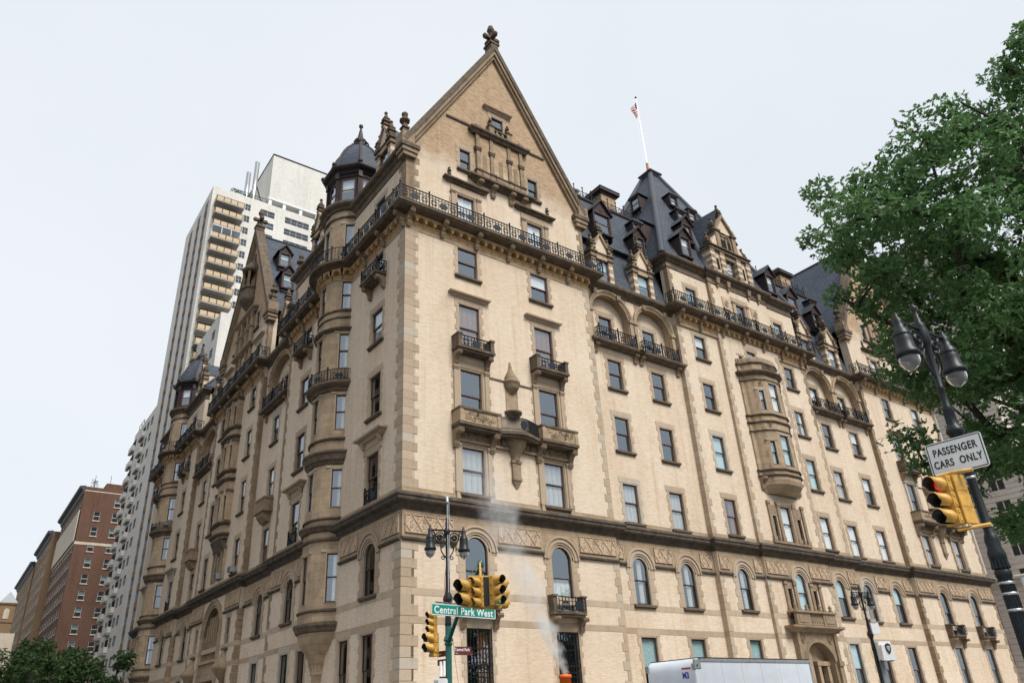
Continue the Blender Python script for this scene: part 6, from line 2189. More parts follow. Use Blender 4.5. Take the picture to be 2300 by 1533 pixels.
m = MB(); m.box(1.15, 1.28, 146.9, 181.8, 38.9, 45.6); obj('stone_facing', m.mesh('stone_facing', 'stucco'), bb)
m = MB(); m.box(6, 16, 151, 165, 50.8, 53.2); obj('roof_hut', m.mesh('roof_hut', 'brick_red'), bb)
m = MB()
for x, h in ((3.2, 1.0), (6.3, 1.4)): m.tube([(x, 148, 50.8), (x, 148, 50.8+h+2)], .05, 5)
for k_ in range(120):
    x, z = random.choice((3.0, 3.4, 9.5, 9.0))+random.uniform(-.5, .5), 51+random.random()*1.6
    m.add([(x-.12, 147.5, z), (x+.12, 147.4, z), (x, 147.6, z+.2)], [(0, 1, 2)])
obj('roof_aerials', m.mesh('roof_aerials', 'iron'), bb)
rowhouse('tan_house', 'tan brick apartment block next to the brown one down the street', 'brick_tan', 0.0, 22, 183, 214, 48.5, 13, (), [185.5+3.2*i for i in range(9)], 3.3)
rowhouse('buff_house', 'ornate buff apartment block farthest along the receding row', 'brick_tan', -.3, 22, 215, 262, 46.5, 12, (), [218+3.6*i for i in range(12)], 3.4)
rowhouse('cream_house', 'pale cream blank walled house at the far left edge', 'stucco', -10.5, -2, 268, 300, 27, 6, (), [272, 278, 284], 3.4)
# small tower with a pyramid roof
ch = thing('roof_tower', 'square brown tower with pale arched window and grey pyramid roof at far left', 'tower', (-7.2, 160, 0))
m = MB(); m.box(-3.2, 2.4, -1.5, 6, 0, 21.5); obj('wall', m.mesh('wall', 'stucco'), ch)
m = MB(); m.box(-1.4, 1.4, -1.4, 1.4, 21.5, 27.2); m.box(-1.6, 1.6, -1.6, 1.6, 27.2, 27.6); m.box(-1.55, 1.55, -1.55, 1.55, 23.6, 23.9); obj('tower_wall', m.mesh('tower_wall', 'brick_tan'), ch)
m = MB(); m.lathe([(2.4, 27.5), (.02, 30.0)], 0, 0, 4, 0, False, PI/4, 2*PI+PI/4); obj('roof', m.mesh('roof', 'mullion_grey'), ch)
m = MB(); m.ext([(-.5, 24.3), (.5, 24.3)]+arc(0, 25.9, .5, 8), 'y', -1.5, -1.4); obj('window', m.mesh('window', 'stucco'), ch)
# limestone house across the side street at the right
RB = thing('limestone_house', 'grey limestone apartment house with grooved courses behind the tree', 'building')
lh, fh, ws = [], [], []
for i in range(14):
    z0 = 5.0+3.55*i
    for y in (2.7, 7.4, 12.0): lh.append((-y-.75, -y+.75, z0, z0+2.4)); ws.append((76.96, y, z0, -PI/2))
    for x in (80.5, 85, 90, 95): fh.append((x-.75, x+.75, z0, z0+2.4)); ws.append((x, .06, z0, 0))
block(RB, 76.9, 110, 0, 40, 0, 56, 'limestone', lh, fh)
for x, y, z, r in ws: win_obj(RB, 1.5, 2.4, (x, y, z), r, 'sash_white', 2)
for k_ in range(60):
    z = 2+.56*k_
    if 13.0 < z < 13.9: continue
    m = MB()
    for a, b in ((1.85, .0), ):
        pass
    segs = [(0, 1.9), (3.5, 6.6), (8.2, 11.2), (12.8, 40)] if any(5.0+3.55*i-.3 < z+.25 < 5.0+3.55*i+2.4 for i in range(14)) else [(0, 40)]
    for a, b in segs:
        m.box(76.84, 76.93, a if a else -.06, b, z, z+.50)
    segs = [(76.93, 79.7), (81.3, 84.2), (85.8, 89.2), (90.8, 94.2), (95.8, 110)] if len(segs) > 1 else [(76.93, 110)]
    for a, b in segs:
        m.box(a, b, -.06, .03, z, z+.50)
    if z < 37: obj('stone_course', m.mesh('stone_course', 'limestone'), RB)
for zc, d in ((13.3, .6), (36.9, 1.2), (40.2, .5), (55, 1.4)):
    m = MB(); m.sweep([(0, zc-.5), (d*.3, zc-.4), (d*.5, zc-.1), (d, zc+.1), (d, zc+.3), (0, zc+.5)], [(76.9, 40), (76.9, 0), (110, 0)]); obj('cornice', m.mesh('cornice', 'limestone'), RB)
m = MB()
for i in range(30): m.box(76.5, 76.9, .3+i*.9, .6+i*.9, 35.9, 36.6)
for i in range(20): m.box(77.2+i*.9, 77.5+i*.9, -.4, 0, 35.9, 36.6)
obj('modillion_course', m.mesh('modillion_course', 'limestone'), RB)
for x in (80.5, 85):
    m = MB(); m.box(x-1.3, x+1.3, -.8, 0, 31.2, 31.5); m.box(x-1.3, x+1.3, -.8, -.74, 32.2, 32.3)
    for k_ in range(12): m.box(x-1.3+k_*.22, x-1.27+k_*.22, -.79, -.76, 31.5, 32.2)
    obj('balcony', m.mesh('balcony', 'iron'), RB)
# white rain pipe at the end of the long front
m = MB(); m.tube([(60.1, -.03, 12), (60.1, -.03, 33)], .09, 8); obj('rain_pipe', m.mesh('rain_pipe', 'concrete'), B)

# ------------------------------------------------------------------ trees
import numpy as np
def leaves_mesh(cl, per, size, mat, seed, mats2=None, squash=.8):
    """lobed leaves in rosettes through the volume of every clump"""
    r = np.random.default_rng(seed)
    C_, N_ = [], []
    for (x, y, z, rad_) in cl:
        n = max(8, int(per*(rad_/.9)**2))
        d = r.normal(size=(n, 3)); d /= np.linalg.norm(d, axis=1)[:, None]
        t = r.random(n)**.45
        p = d*t[:, None]*rad_*np.array([1.05, 1.05, squash])+np.array([x, y, z])
        C_.append(p)
        nn = d*.5+r.normal(size=(n, 3))*.6+np.array([0, 0, .75])
        N_.append(nn/np.linalg.norm(nn, axis=1)[:, None])
    C_ = np.concatenate(C_); N_ = np.concatenate(N_)
    k = 4
    C_ = np.repeat(C_, k, 0); N_ = np.repeat(N_, k, 0)
    n = len(C_)
    N_ = N_+r.normal(size=(n, 3))*.35; N_ /= np.linalg.norm(N_, axis=1)[:, None]
    a = np.cross(N_, r.normal(size=(n, 3))); a /= np.linalg.norm(a, axis=1)[:, None]
    b = np.cross(N_, a)
    s = size*(.65+.7*r.random(n))[:, None]
    # stem, lobes, tip
    shp = [(0, 0), (.45, .22), (.40, .07), (.80, .20), (1.1, 0), (.80, -.20), (.40, -.07), (.45, -.22)]
    V = np.stack([C_+a*(u*s)+b*(v*1.35*s)-N_*(abs(v)*.35*s) for u, v in shp], 1).reshape(-1, 3)
    m8 = np.arange(n)*8
    F = np.stack([m8+i for i in range(8)], 1)
    me = bpy.data.meshes.new('crown')
    me.vertices.add(len(V)); me.vertices.foreach_set('co', V.ravel())
    me.loops.add(n*8); me.loops.foreach_set('vertex_index', F.ravel().astype(np.int32))
    me.polygons.add(n); me.polygons.foreach_set('loop_start', (np.arange(n)*8).astype(np.int32))
    me.materials.append(MATS[mat])
    if mats2:
        me.materials.append(MATS[mats2])
        mi = np.zeros(n, np.int32)
        for c in r.integers(0, n, 9):
            dd = np.linalg.norm(C_-C_[c], axis=1); mi[(dd < .32) & (r.random(n) < .7)] = 1
        me.polygons.foreach_set('material_index', mi)
    me.update(calc_edges=True)
    return me
def limbs_mesh(base, top, r0, cl, mat):
    """tapered trunk and limbs that reach every clump (nearest-neighbour growth from the trunk)"""
    nodes = [Vector(base), Vector(base).lerp(Vector(top), .5)+Vector((.15, .1, 0)), Vector(top)]
    par = [-1, 0, 1]
    todo = [Vector(c[:3]) for c in cl]
    T0 = Vector(top)
    todo.sort(key=lambda p: (p-T0).length)
    for p in todo:
        best = min(range(2, len(nodes)), key=lambda i: (nodes[i]-p).length+.25*(nodes[i]-T0).length)
        q = nodes[best]
        k = max(1, int((p-q).length/1.1))
        pv = best
        for j in range(k):
            t = (j+1)/k
            w = q.lerp(p, t)
            w += Vector((random.uniform(-.12, .12), random.uniform(-.12, .12), .16*math.sin(PI*t)+random.uniform(-.1, .1)))
            nodes.append(w); par.append(pv); pv = len(nodes)-1
    cnt = [1.0]*len(nodes)
    for i in range(len(nodes)-1, 0, -1):
        cnt[par[i]] += cnt[i]
    tot = cnt[0]
    m = MB()
    rr = [max(.018, r0*(c/tot)**.47) for c in cnt]
    for i in range(1, len(nodes)):
        p = par[i]
        ra = rr[p] if p < 3 else min(rr[p], rr[i]*1.35)
        m.tube([nodes[p], nodes[i]], [ra, rr[i]], 7 if rr[i] > .08 else 5, caps=False)
    return m.mesh('trunk', mat)
CL = [[11.02,-23.04,14.78,0.81],[3.32,-25.54,10.43,0.83],[5.19,-25.09,7.57,0.74],[8.26,-29.68,22.0,0.53],[4.41,-26.36,9.85,0.61],[7.49,-22.24,7.99,0.89],[5.47,-27.07,12.74,1.05],[5.0,-28.3,14.55,0.73],[6.78,-24.75,8.24,0.64],[6.27,-29.76,18.42,0.65],[3.16,-22.38,12.59,0.69],[8.69,-29.35,20.16,0.65],[12.89,-28.44,18.72,0.69],[1.95,-21.74,12.05,0.4],[8.9,-23.36,16.6,0.82],[6.42,-23.86,6.93,0.67],[10.7,-27.3,11.46,0.65],[3.93,-22.02,10.02,0.65],[6.2,-29.79,19.58,0.85],[9.21,-27.18,10.87,1.01],[1.24,-24.66,12.85,0.68],[2.54,-24.58,10.96,0.76],[10.2,-24.7,10.69,0.66],[14.61,-26.39,10.84,0.61],[10.94,-25.72,15.15,0.74],[12.64,-22.53,11.1,0.93],[13.55,-23.78,9.56,0.76],[12.32,-23.16,7.3,0.79],[11.6,-24.68,7.52,0.8],[6.61,-23.36,12.66,0.64],[11.47,-22.32,5.6,0.63],[6.97,-22.43,9.95,0.8],[6.01,-26.72,18.42,0.82],[8.08,-23.48,6.32,0.61],[3.73,-22.94,10.1,0.68],[13.06,-25.9,16.91,0.75],[6.71,-28.49,17.99,0.96],[4.17,-24.15,11.49,0.66],[10.51,-21.91,8.69,0.92],[9.1,-30.05,16.07,0.8],[6.16,-23.6,11.49,0.74],[8.94,-26.59,18.08,0.61],[0.75,-23.43,13.27,0.97],[8.15,-23.33,12.09,0.96],[11.2,-27.38,9.94,0.71],[3.92,-24.42,8.88,0.72],[5.89,-22.53,10.42,0.88],[9.11,-21.39,9.56,0.64],[7.26,-29.36,19.22,0.88],[11.11,-28.99,15.58,1.0],[3.77,-24.7,9.82,0.92],[12.68,-26.18,11.75,0.7],[13.16,-28.31,13.14,0.74],[9.07,-23.51,14.12,0.82],[5.72,-29.86,17.4,0.83],[7.03,-22.4,5.95,0.61],[7.52,-26.51,17.89,0.89],[8.77,-22.73,8.03,0.74],[8.29,-21.23,8.36,0.69],[12.19,-28.4,13.03,0.69],[8.31,-25.06,14.08,0.61],[9.6,-25.14,14.79,0.63],[11.48,-25.02,17.61,1.02],[3.81,-26.58,15.28,0.88],[10.69,-30.86,19.96,0.54],[6.34,-27.94,15.36,0.88],[1.83,-22.55,13.07,0.69],[5.36,-26.06,13.78,0.79],[4.73,-27.81,18.38,0.62],[12.7,-25.08,14.98,0.88],[11.14,-29.55,18.74,0.96],[8.25,-30.55,18.53,0.93],[12.64,-27.86,15.95,0.66],[2.42,-24.39,9.02,0.69],[3.2,-21.87,14.07,0.83],[4.01,-28.95,16.12,0.65],[12.79,-28.64,14.53,0.75],[5.54,-24.96,12.88,0.87],[14.0,-25.36,11.03,0.88],[12.65,-28.82,19.55,0.93],[10.41,-25.1,8.13,1.0],[13.42,-26.31,10.72,0.94],[3.13,-24.01,8.72,0.75],[5.26,-26.01,10.11,1.03],[9.6,-27.23,17.15,0.86],[14.44,-23.76,10.45,0.61],[5.98,-25.04,8.67,0.78],[12.85,-24.17,16.13,0.86],[3.45,-25.43,7.65,1.02],[5.72,-25.04,11.22,0.73],[5.84,-26.37,11.28,0.92],[7.76,-21.24,7.25,0.52],[10.65,-28.63,14.41,1.04],[6.61,-22.03,14.77,0.93],[6.99,-27.27,10.37,0.88],[2.87,-22.46,15.01,0.8],[3.99,-22.91,12.09,0.95],[11.49,-26.99,9.21,0.65],[12.6,-25.97,8.83,0.75],[7.51,-31.11,19.79,0.56],[2.59,-24.84,9.93,0.84],[10.46,-25.76,13.34,0.77],[4.83,-27.03,17.93,0.53],[6.73,-30.6,18.91,0.96],[4.86,-21.32,8.45,0.74],[6.71,-22.86,13.73,1.01],[2.75,-26.09,14.04,0.99],[7.51,-25.91,9.48,0.66],[5.17,-22.78,9.59,0.65],[11.61,-21.92,7.16,1.01],[5.94,-22.97,8.24,0.74],[2.92,-24.33,15.6,0.76],[13.43,-26.57,14.12,0.85],[6.59,-29.63,14.99,0.83],[13.06,-23.6,14.93,0.89],[8.42,-30.4,20.64,0.95],[9.12,-24.52,6.57,0.84],[4.97,-28.25,16.08,0.94],[6.93,-23.73,8.88,0.75],[12.45,-27.4,10.49,0.62],[14.33,-24.4,11.42,0.78],[8.83,-27.99,14.26,0.67],[2.15,-23.78,14.24,1.04],[4.69,-29.59,16.12,0.81],[9.24,-28.28,16.78,0.97],[8.63,-22.44,14.63,0.82],[5.65,-24.01,13.2,0.72],[11.88,-27.74,10.48,0.3],[8.03,-25.31,17.0,0.92],[4.72,-28.46,17.78,0.74],[13.35,-22.66,13.68,0.72],[6.39,-27.69,19.82,0.6],[12.79,-24.85,7.99,0.64],[8.39,-21.62,6.15,0.38],[3.76,-22.58,13.02,0.67],[7.83,-29.01,15.49,0.63],[5.98,-23.36,15.09,0.76],[4.3,-23.38,9.46,0.85],[9.69,-29.33,18.78,0.73],[13.84,-27.43,19.3,0.85],[12.43,-27.49,18.49,0.64],[10.19,-21.68,11.75,0.96],[4.82,-24.76,16.63,0.65],[8.09,-23.3,14.9,0.97],[7.85,-28.17,20.07,1.01],[6.58,-26.49,15.9,0.66],[11.46,-22.64,11.3,0.69],[10.6,-27.7,10.76,0.64],[5.06,-22.32,12.86,0.75],[11.64,-27.77,12.78,0.85],[10.37,-29.85,17.82,0.97],[1.54,-23.2,11.84,0.61],[9.88,-27.57,15.94,0.96],[6.54,-26.27,13.42,0.88],[12.24,-24.15,9.94,0.82],[9.6,-28.43,14.56,0.85],[12.51,-26.39,9.71,0.94],[13.83,-27.27,11.04,0.69],[10.42,-30.91,20.57,0.65],[2.15,-25.29,15.31,1.0],[10.22,-29.41,16.47,1.02],[10.54,-28.93,13.23,0.73],[2.14,-25.06,12.42,1.0],[9.34,-27.97,20.28,0.62],[9.01,-26.77,9.13,0.91],[8.84,-28.92,13.14,0.7],[5.32,-21.61,11.36,0.77],[6.45,-24.37,13.26,0.62],[6.2,-28.95,16.14,0.85],[5.49,-27.31,18.85,0.42],[7.72,-22.27,11.83,0.83],[11.34,-26.37,10.41,1.03],[2.83,-22.12,11.61,0.41],[12.83,-24.73,9.25,0.71],[13.92,-25.39,14.13,0.68],[10.1,-30.27,21.8,0.86],[5.75,-24.15,8.02,0.67],[5.26,-22.82,11.7,0.72],[6.74,-28.56,20.84,0.41],[12.24,-23.69,8.56,0.63],[2.11,-21.51,14.25,0.4],[6.39,-22.47,15.96,0.76],[10.84,-23.87,7.62,1.0],[7.23,-29.27,17.16,0.68],[5.23,-26.26,16.46,1.05],[8.08,-24.43,7.08,0.77],[3.2,-25.9,16.49,0.3],[5.39,-23.49,16.58,0.92],[12.2,-29.05,17.32,0.83],[2.09,-22.34,11.53,0.5],[4.73,-22.14,10.0,0.77],[15.12,-24.17,12.72,0.99],[2.9,-22.77,10.83,0.79],[2.43,-23.27,15.21,0.68],[3.92,-28.52,15.36,0.75],[9.04,-24.15,10.43,0.92],[6.58,-24.57,11.96,0.75],[11.78,-22.65,13.8,0.76],[10.57,-22.19,6.51,0.88],[6.58,-26.8,14.35,0.72],[4.11,-26.68,13.72,0.82],[5.96,-24.44,17.32,0.74],[11.88,-24.93,10.91,1.03],[9.64,-29.86,19.48,0.82],[4.79,-27.37,16.96,0.75],[4.57,-29.52,17.5,0.73],[8.58,-29.19,16.37,0.88],[5.53,-21.89,15.44,0.69],[9.93,-28.02,13.31,0.96],[9.36,-23.99,11.52,0.72],[3.9,-25.26,9.11,0.65],[11.73,-30.52,18.94,0.66],[10.8,-29.6,21.98,0.79],[9.67,-23.51,6.02,0.68],[8.92,-25.87,13.78,0.65],[1.82,-26.77,10.5,0.88],[7.9,-21.15,10.6,0.78],[14.92,-26.59,15.35,0.63],[7.06,-27.66,12.33,0.96],[7.49,-29.78,18.38,0.65],[10.84,-25.71,7.65,0.35],[3.91,-27.52,11.67,0.65],[2.2,-24.94,13.81,0.88],[7.93,-22.28,6.21,0.86],[6.2,-20.85,7.96,0.47],[1.06,-22.64,14.68,0.55],[11.73,-29.9,17.21,0.9],[11.23,-27.03,12.02,0.64],[8.85,-30.92,19.72,0.65],[7.11,-25.21,15.92,0.7],[11.88,-24.7,12.64,0.71],[13.16,-25.43,10.24,0.65],[3.69,-23.21,14.65,0.81],[6.57,-26.08,8.85,0.84],[5.95,-24.73,6.92,0.79],[5.52,-25.52,17.44,0.72],[4.74,-24.66,14.63,0.76],[1.39,-26.05,11.91,0.98],[4.44,-25.46,16.57,0.7],[3.65,-27.86,10.99,0.78],[8.98,-22.77,5.87,0.87],[4.75,-23.7,13.72,0.94],[13.3,-27.41,16.44,0.78],[5.94,-27.0,9.52,0.94],[9.66,-22.29,6.66,0.61],[11.08,-27.16,15.86,1.04],[8.29,-27.9,15.07,0.8],[3.74,-26.93,10.51,0.65],[5.24,-23.99,7.17,0.99],[6.09,-24.1,9.97,0.95]]
tr1 = thing('oak_tree', 'large green oak reaching in from the right above the street lamp', 'tree')
random.seed(21)
obj('trunk', limbs_mesh((11.5, -28.2, 0), (9.6, -27.0, 7.4), .42, CL, 'bark'), tr1)
obj('crown', leaves_mesh(CL, 150, .155, 'leaf', 4, 'leaf_orange'), tr1)
for k_, (x, y, h, rr_) in enumerate(((-6.4, 40, 8.2, 2.8), (-7.4, 52, 10.2, 3.4), (-7.0, 66, 11.4, 3.4), (-8.0, 84, 12.4, 3.6), (-7.5, 104, 12.0, 3.4))):
    q = random.Random(40+k_)
    cl = []
    for j in range(40):
        a, e = q.random()*6.28, q.random()
        d = rr_*1.1*math.sqrt(q.random())
        cl.append((x+d*math.cos(a), y+d*math.sin(a), h+q.uniform(-1.3, .9)-.5-(h*.48)*e*(.4+.6*(1-min(1, d/rr_)))-(d/rr_)**2*1.5, q.uniform(.4, 1.05)))
    t = thing('street_tree', ['dark green street tree beside the shaded front, nearest the corner', 'dark green street tree second along the shaded side street', 'street tree in the middle of the row at bottom left', 'street tree fourth along the row below the brown block', 'farthest small street tree at bottom left'][k_], 'tree', group='street trees along the side street')
    obj('trunk', limbs_mesh((x, y, .1), (x, y, h*.42), .2, cl, 'tree_far_bark'), t)
    obj('crown', leaves_mesh(cl, 60, .26, 'leaf_far', 60+k_), t)
# tall apartment houses across the side street, behind the camera's left shoulder: mirrored in the shaded windows
for k_, (y0, y1, zt_, mt) in enumerate(((52, 88, 62, 'brick_tan'), (98, 150, 36, 'brick_red'), (152, 230, 34, 'brick_tan'))):
    t = thing('facing_house', ['tan apartment house across the side street nearest the corner', 'brown apartment house across the side street in mid row', 'tan apartment house farthest along across the side street'][k_], 'building')
    m = MB(); m.box(-54, -35, y0, y1, 0, zt_); obj('wall', m.mesh('wall', mt), t)
    m = MB()
    for i in range(int(zt_/3.4)):
        for j in range(int((y1-y0)/3.6)): m.box(-35.02, -34.97, y0+1.2+j*3.6, y0+2.6+j*3.6, 2+i*3.4, 4+i*3.4)
    obj('windows', m.mesh('windows', 'room_dark'), t)['kind'] = 'stuff'
# the park wood across the avenue: behind the camera, mirrored in the lower windows
q = random.Random(77)
cl = []
for j in range(210):
    x = q.uniform(-45, 105); y = q.uniform(-62, -42)
    cl.append((x, y, q.uniform(3, 10.5)+3.5*math.sin(x*.23)*math.sin(x*.071+1)+2, q.uniform(1.6, 2.6)))
m_ = leaves_mesh(cl, 11, .75, 'leaf_far', 91)
tag(obj('park_wood', m_), 'mass of dark green park trees across the avenue', 'wood', kind='stuff')
# ------------------------------------------------------------------ lettering
def text_mesh(txt, size, mat, depth=.002, space=1.0, xs=1.0, bold=.0):
    """flat letters lying in the local xz plane, facing -y, centred"""
    cu = bpy.data.curves.new('letters', 'FONT')
    cu.body = txt
    cu.size = size
    cu.align_x = 'CENTER'
    cu.align_y = 'CENTER'
    cu.extrude = depth
    cu.offset = bold
    cu.space_character = space
    o = bpy.data.objects.new('letters', cu)
    COL.objects.link(o)
    dg = bpy.context.evaluated_depsgraph_get()
    me = bpy.data.meshes.new_from_object(o.evaluated_get(dg))
    bpy.data.objects.remove(o)
    me.transform(Matrix.Rotation(PI/2, 4, 'X') @ Matrix.Diagonal((xs, 1, 1, 1)))
    me.materials.clear()
    me.materials.append(MATS[mat])
    return me
def rrect(w, h, r, n=5):
    pts = []
    for cx, cz, a in ((w/2-r, h/2-r, 0), (-w/2+r, h/2-r, PI/2), (-w/2+r, -h/2+r, PI), (w/2-r, -h/2+r, 1.5*PI)):
        for i in range(n+1):
            t = a+PI/2*i/n
            pts.append((cx+r*math.cos(t), cz+r*math.sin(t)))
    return pts
def sign(name, label, w, h, plate, border, pos, rz, r=.04, bw=.012, inset=.02, back='steel'):
    t = thing(name, label, 'sign', pos, rz)
    m = MB(); m.ext(rrect(w, h, r), 'y', -.006, .006)
    obj('plate', m.mesh('plate', plate), t)
    if border:
        m = MB()
        O, I = rrect(w-2*inset, h-2*inset, max(.005, r-inset)), rrect(w-2*inset-2*bw, h-2*inset-2*bw, max(.004, r-inset-bw))
        n = len(O)
        m.add([(a, -.009, b) for a, b in O]+[(a, -.009, b) for a, b in I], [(i, (i+1) % n, n+(i+1) % n, n+i) for i in range(n)])
        obj('border', m.mesh('border', border), t)
    return t

# ------------------------------------------------------------------ signal heads
def visor_mesh(r, d):
    m = MB()
    n = 14
    vs_ = []
    for i in range(n+1):
        a = rad(-60)+rad(300)*i/n
        for q, (rr, yy) in enumerate(((r, 0), (r*1.02, -d*(1 if abs(i-n/2) < n*.34 else .8)), (r*.95, -d*(1 if abs(i-n/2) < n*.34 else .8)), (r*.93, 0))):
            vs_.append((rr*math.cos(a), yy, rr*math.sin(a)))
    fs = []
    for i in range(n):
        for q in range(3):
            fs.append((i*4+q, (i+1)*4+q, (i+1)*4+q+1, i*4+q+1))
    m.add(vs_, fs, 0, True)
    for k_, f in enumerate(m.f):
        m.mi[k_] = 1 if k_ % 3 == 2 else 0
    return m.mesh('visor', ['signal_yellow', 'signal_black'])
def section(par, s, pos, lit=None):
    def hm():
        m = MB()
        m.ext(rrect(s*.98, s*.98, s*.08), 'y', 0, s*.55)
        m.ext([(s*.46*math.cos(t*PI/8), s*.46*math.sin(t*PI/8)) for t in range(16)], 'y', -.02, 0)
        for sx in (-1, 1):
            for sz in (-.25, .25): m.box(sx*s*.49-.012, sx*s*.49+.012, .02, .06, sz*s-.02, sz*s+.02)
        return m.mesh('housing', 'signal_yellow')
    h = obj('housing', cached(('house', s), hm), par, None, pos)
    def lm():
        m = MB(); m.ext([(s*.40*math.cos(t*PI/10), s*.40*math.sin(t*PI/10)) for t in range(20)], 'y', -.03, -.021); return m
    mt = {None: 'signal_lens', 'red': 'signal_red_lit', 'green': 'signal_green_lit'}[lit]
    obj('lens', cached(('lens', s, mt), lambda: lm().mesh('lens', mt)), h)
    obj('visor', cached(('visor', s), lambda: visor_mesh(s*.45, s*.95)), h, None, (0, -.02, 0))
def signal(label, pos, rz, sizes, lits, group=None, name='traffic_light'):
    t = thing(name, label, 'traffic light', pos, rz, group)
    z = 0
    for s, l in zip(sizes, lits):
        section(t, s, (0, -s*.28, z-s/2), l)
        z -= s
    return t

# ------------------------------------------------------------------ twin-arm street lamps
def lantern(par, x, z, s=1.0):
    m = MB()
    m.lathe([(.03, z+.22*s), (.04, z+.12*s), (.085, z+.08*s), (.07, z+.02*s), (.085, z-.02*s), (.095, z-.10*s), (.135, z-.14*s), (.15, z-.34*s), (.165, z-.50*s), (.205, z-.56*s), (.21, z-.62*s), (.17, z-.66*s)], x, 0, 14)
    m.lathe([(.148, z-.2*s), (.155, z-.22*s), (.15, z-.24*s)], x, 0, 14)
    l = obj('lamp_hood', m.mesh('lamp_hood', 'pole_black'), par)
    m = MB()
    m.lathe([(.172, z-.64*s), (.168, z-.74*s), (.13, z-.82*s), (.07, z-.87*s), (.0, z-.91*s)], x, 0, 14)
    obj('lamp_globe', m.mesh('lamp_globe', 'globe_glass'), l)
def twin_lamp(name, label, pos, rz, zt, base='pole_black', half=.66, prof=None, shaft=.085, group=None):
    """zt = height of the arm cross above the foot"""
    t = thing(name, label, 'street lamp', pos, rz, group)
    m = MB()
    m.lathe([(.30, 0), (.30, .25), (.24, .35), (.24, .9), (.17, 1.1), (.13, 1.25), (shaft*1.25, 1.5), (shaft*1.2, zt*.58 if not prof else 2.02)], 0, 0, 14)
    obj('pole', m.mesh('pole', base), t)
    m = MB()
    pr = prof or [(shaft*1.2, zt*.58), (shaft*1.35, zt*.585), (shaft*1.2, zt*.60), (shaft*1.05, zt*.66), (shaft*1.9, zt*.69), (shaft*1.95, zt*.70), (shaft*1.0, zt*.725), (shaft*.72, zt*.80), (shaft*.9, zt*.805), (shaft*.66, zt*.82), (shaft*.62, zt*.97), (.10, zt*.985), (.12, zt), (.09, zt+.08), (.055, zt+.12), (.06, zt+.3), (.035, zt+.36), (.05, zt+.44), (.0, zt+.52)]
    m.lathe(pr, 0, 0, 14)
    obj('shaft', m.mesh('shaft', 'pole_black'), t)
    m = MB()
    m.tube([(-half, 0, zt+.02), (half, 0, zt+.02)], .032, 8)
    for sx in (-1, 1):
        m.lathe([(.02, zt-.06), (.06, zt-.02), (.06, zt+.07), (.02, zt+.13), (.03, zt+.17), (.0, zt+.2)], sx*half, 0, 8)
        # scroll brackets
        m.ring((sx*.27, 0, zt-.22), .17, .024, n=16)
        m.ring((sx*.27, 0, zt-.22), .07, .05, n=10)
        pts = []
        for i in range(15):
            a = i/14
            pts.append((sx*(.10+.13*math.sin(a*PI*1.15)), 0, zt-.38-.55*a))
        m.tube(pts, .022, 6)
        m.tube([(sx*.44, 0, zt-.18), (sx*.49, 0, zt-.05), (sx*.5, 0, zt+.0)], .02, 5)
        m.ring((sx*.50, 0, zt-.10), .06, .018, n=8); m.ring((sx*.16, 0, zt-.92), .055, .018, n=8); m.ring((sx*.2, 0, zt-.52), .06, .02, n=8)
    obj('arms', m.mesh('arms', 'pole_black'), t)
    for sx in (-1, 1):
        lantern(t, sx*half, zt-.05)
    return t

PL = (-2.97, -8.8)
lampA = twin_lamp('street_lamp', 'twin street lamp on a green pole at the corner, behind the hanging signals', (*PL, .14), rad(-12), 7.5, 'pole_green', .62)
m = MB()
m.tube([(.0, -.07, 5.4), (.0, -.07, 8.7)], .018, 6); m.tube([(.06, -.07, 5.4), (.06, -.07, 8.6)], .012, 5)
m.box(-.09, .09, -.1, -.04, 8.7, 8.74); m.lathe([(.05, 8.5), (.05, 8.7), (0, 8.72)], 0, -.07, 8)
obj('antenna', m.mesh('antenna', 'steel'), lampA)
m = MB()
for z, r_ in ((3.80, .135), (3.92, .16), (3.99, .135), (2.4, .13)): m.lathe([(.1, z-.05), (r_, z-.04), (r_, z+.04), (.1, z+.05)], 0, 0, 12)
obj('clamp', m.mesh('clamp', 'pole_green'), lampA)
# mast arm that reaches over the street with the signal cluster
AE = Vector((-4.75, -13.4, 5.55))
arm = thing('mast_arm', 'dark green mast arm reaching from the lamp pole out over the street', 'mast arm', (*PL, 0))
a0 = Vector((0, 0, 4.0)); a1 = AE-Vector((*PL, 0))
m = MB()
m.tube([a0, a0.lerp(a1, .5)+Vector((0, 0, .18)), a1+Vector((0, 0, -.05))], [.075, .06, .05], 8)
m.lathe([(.0, a1.z-.1), (.09, a1.z-.08), (.09, a1.z+.08), (.05, a1.z+.14), (0, a1.z+.16)], a1.x, a1.y, 8)
m.tube([a1, a1+Vector((0, 0, -.55))], .04, 6)
obj('beam', m.mesh('beam', 'pole_green'), arm)
m = MB()
m.tube([Vector((0, 0, 5.15)), a1+Vector((0, 0, .1))], .012, 5)
m.tube([Vector((-.55, -.1, 5.22)), Vector((.25, -.1, 5.2))], .025, 6)
obj('stay_wire', m.mesh('stay_wire', 'steel'), arm)
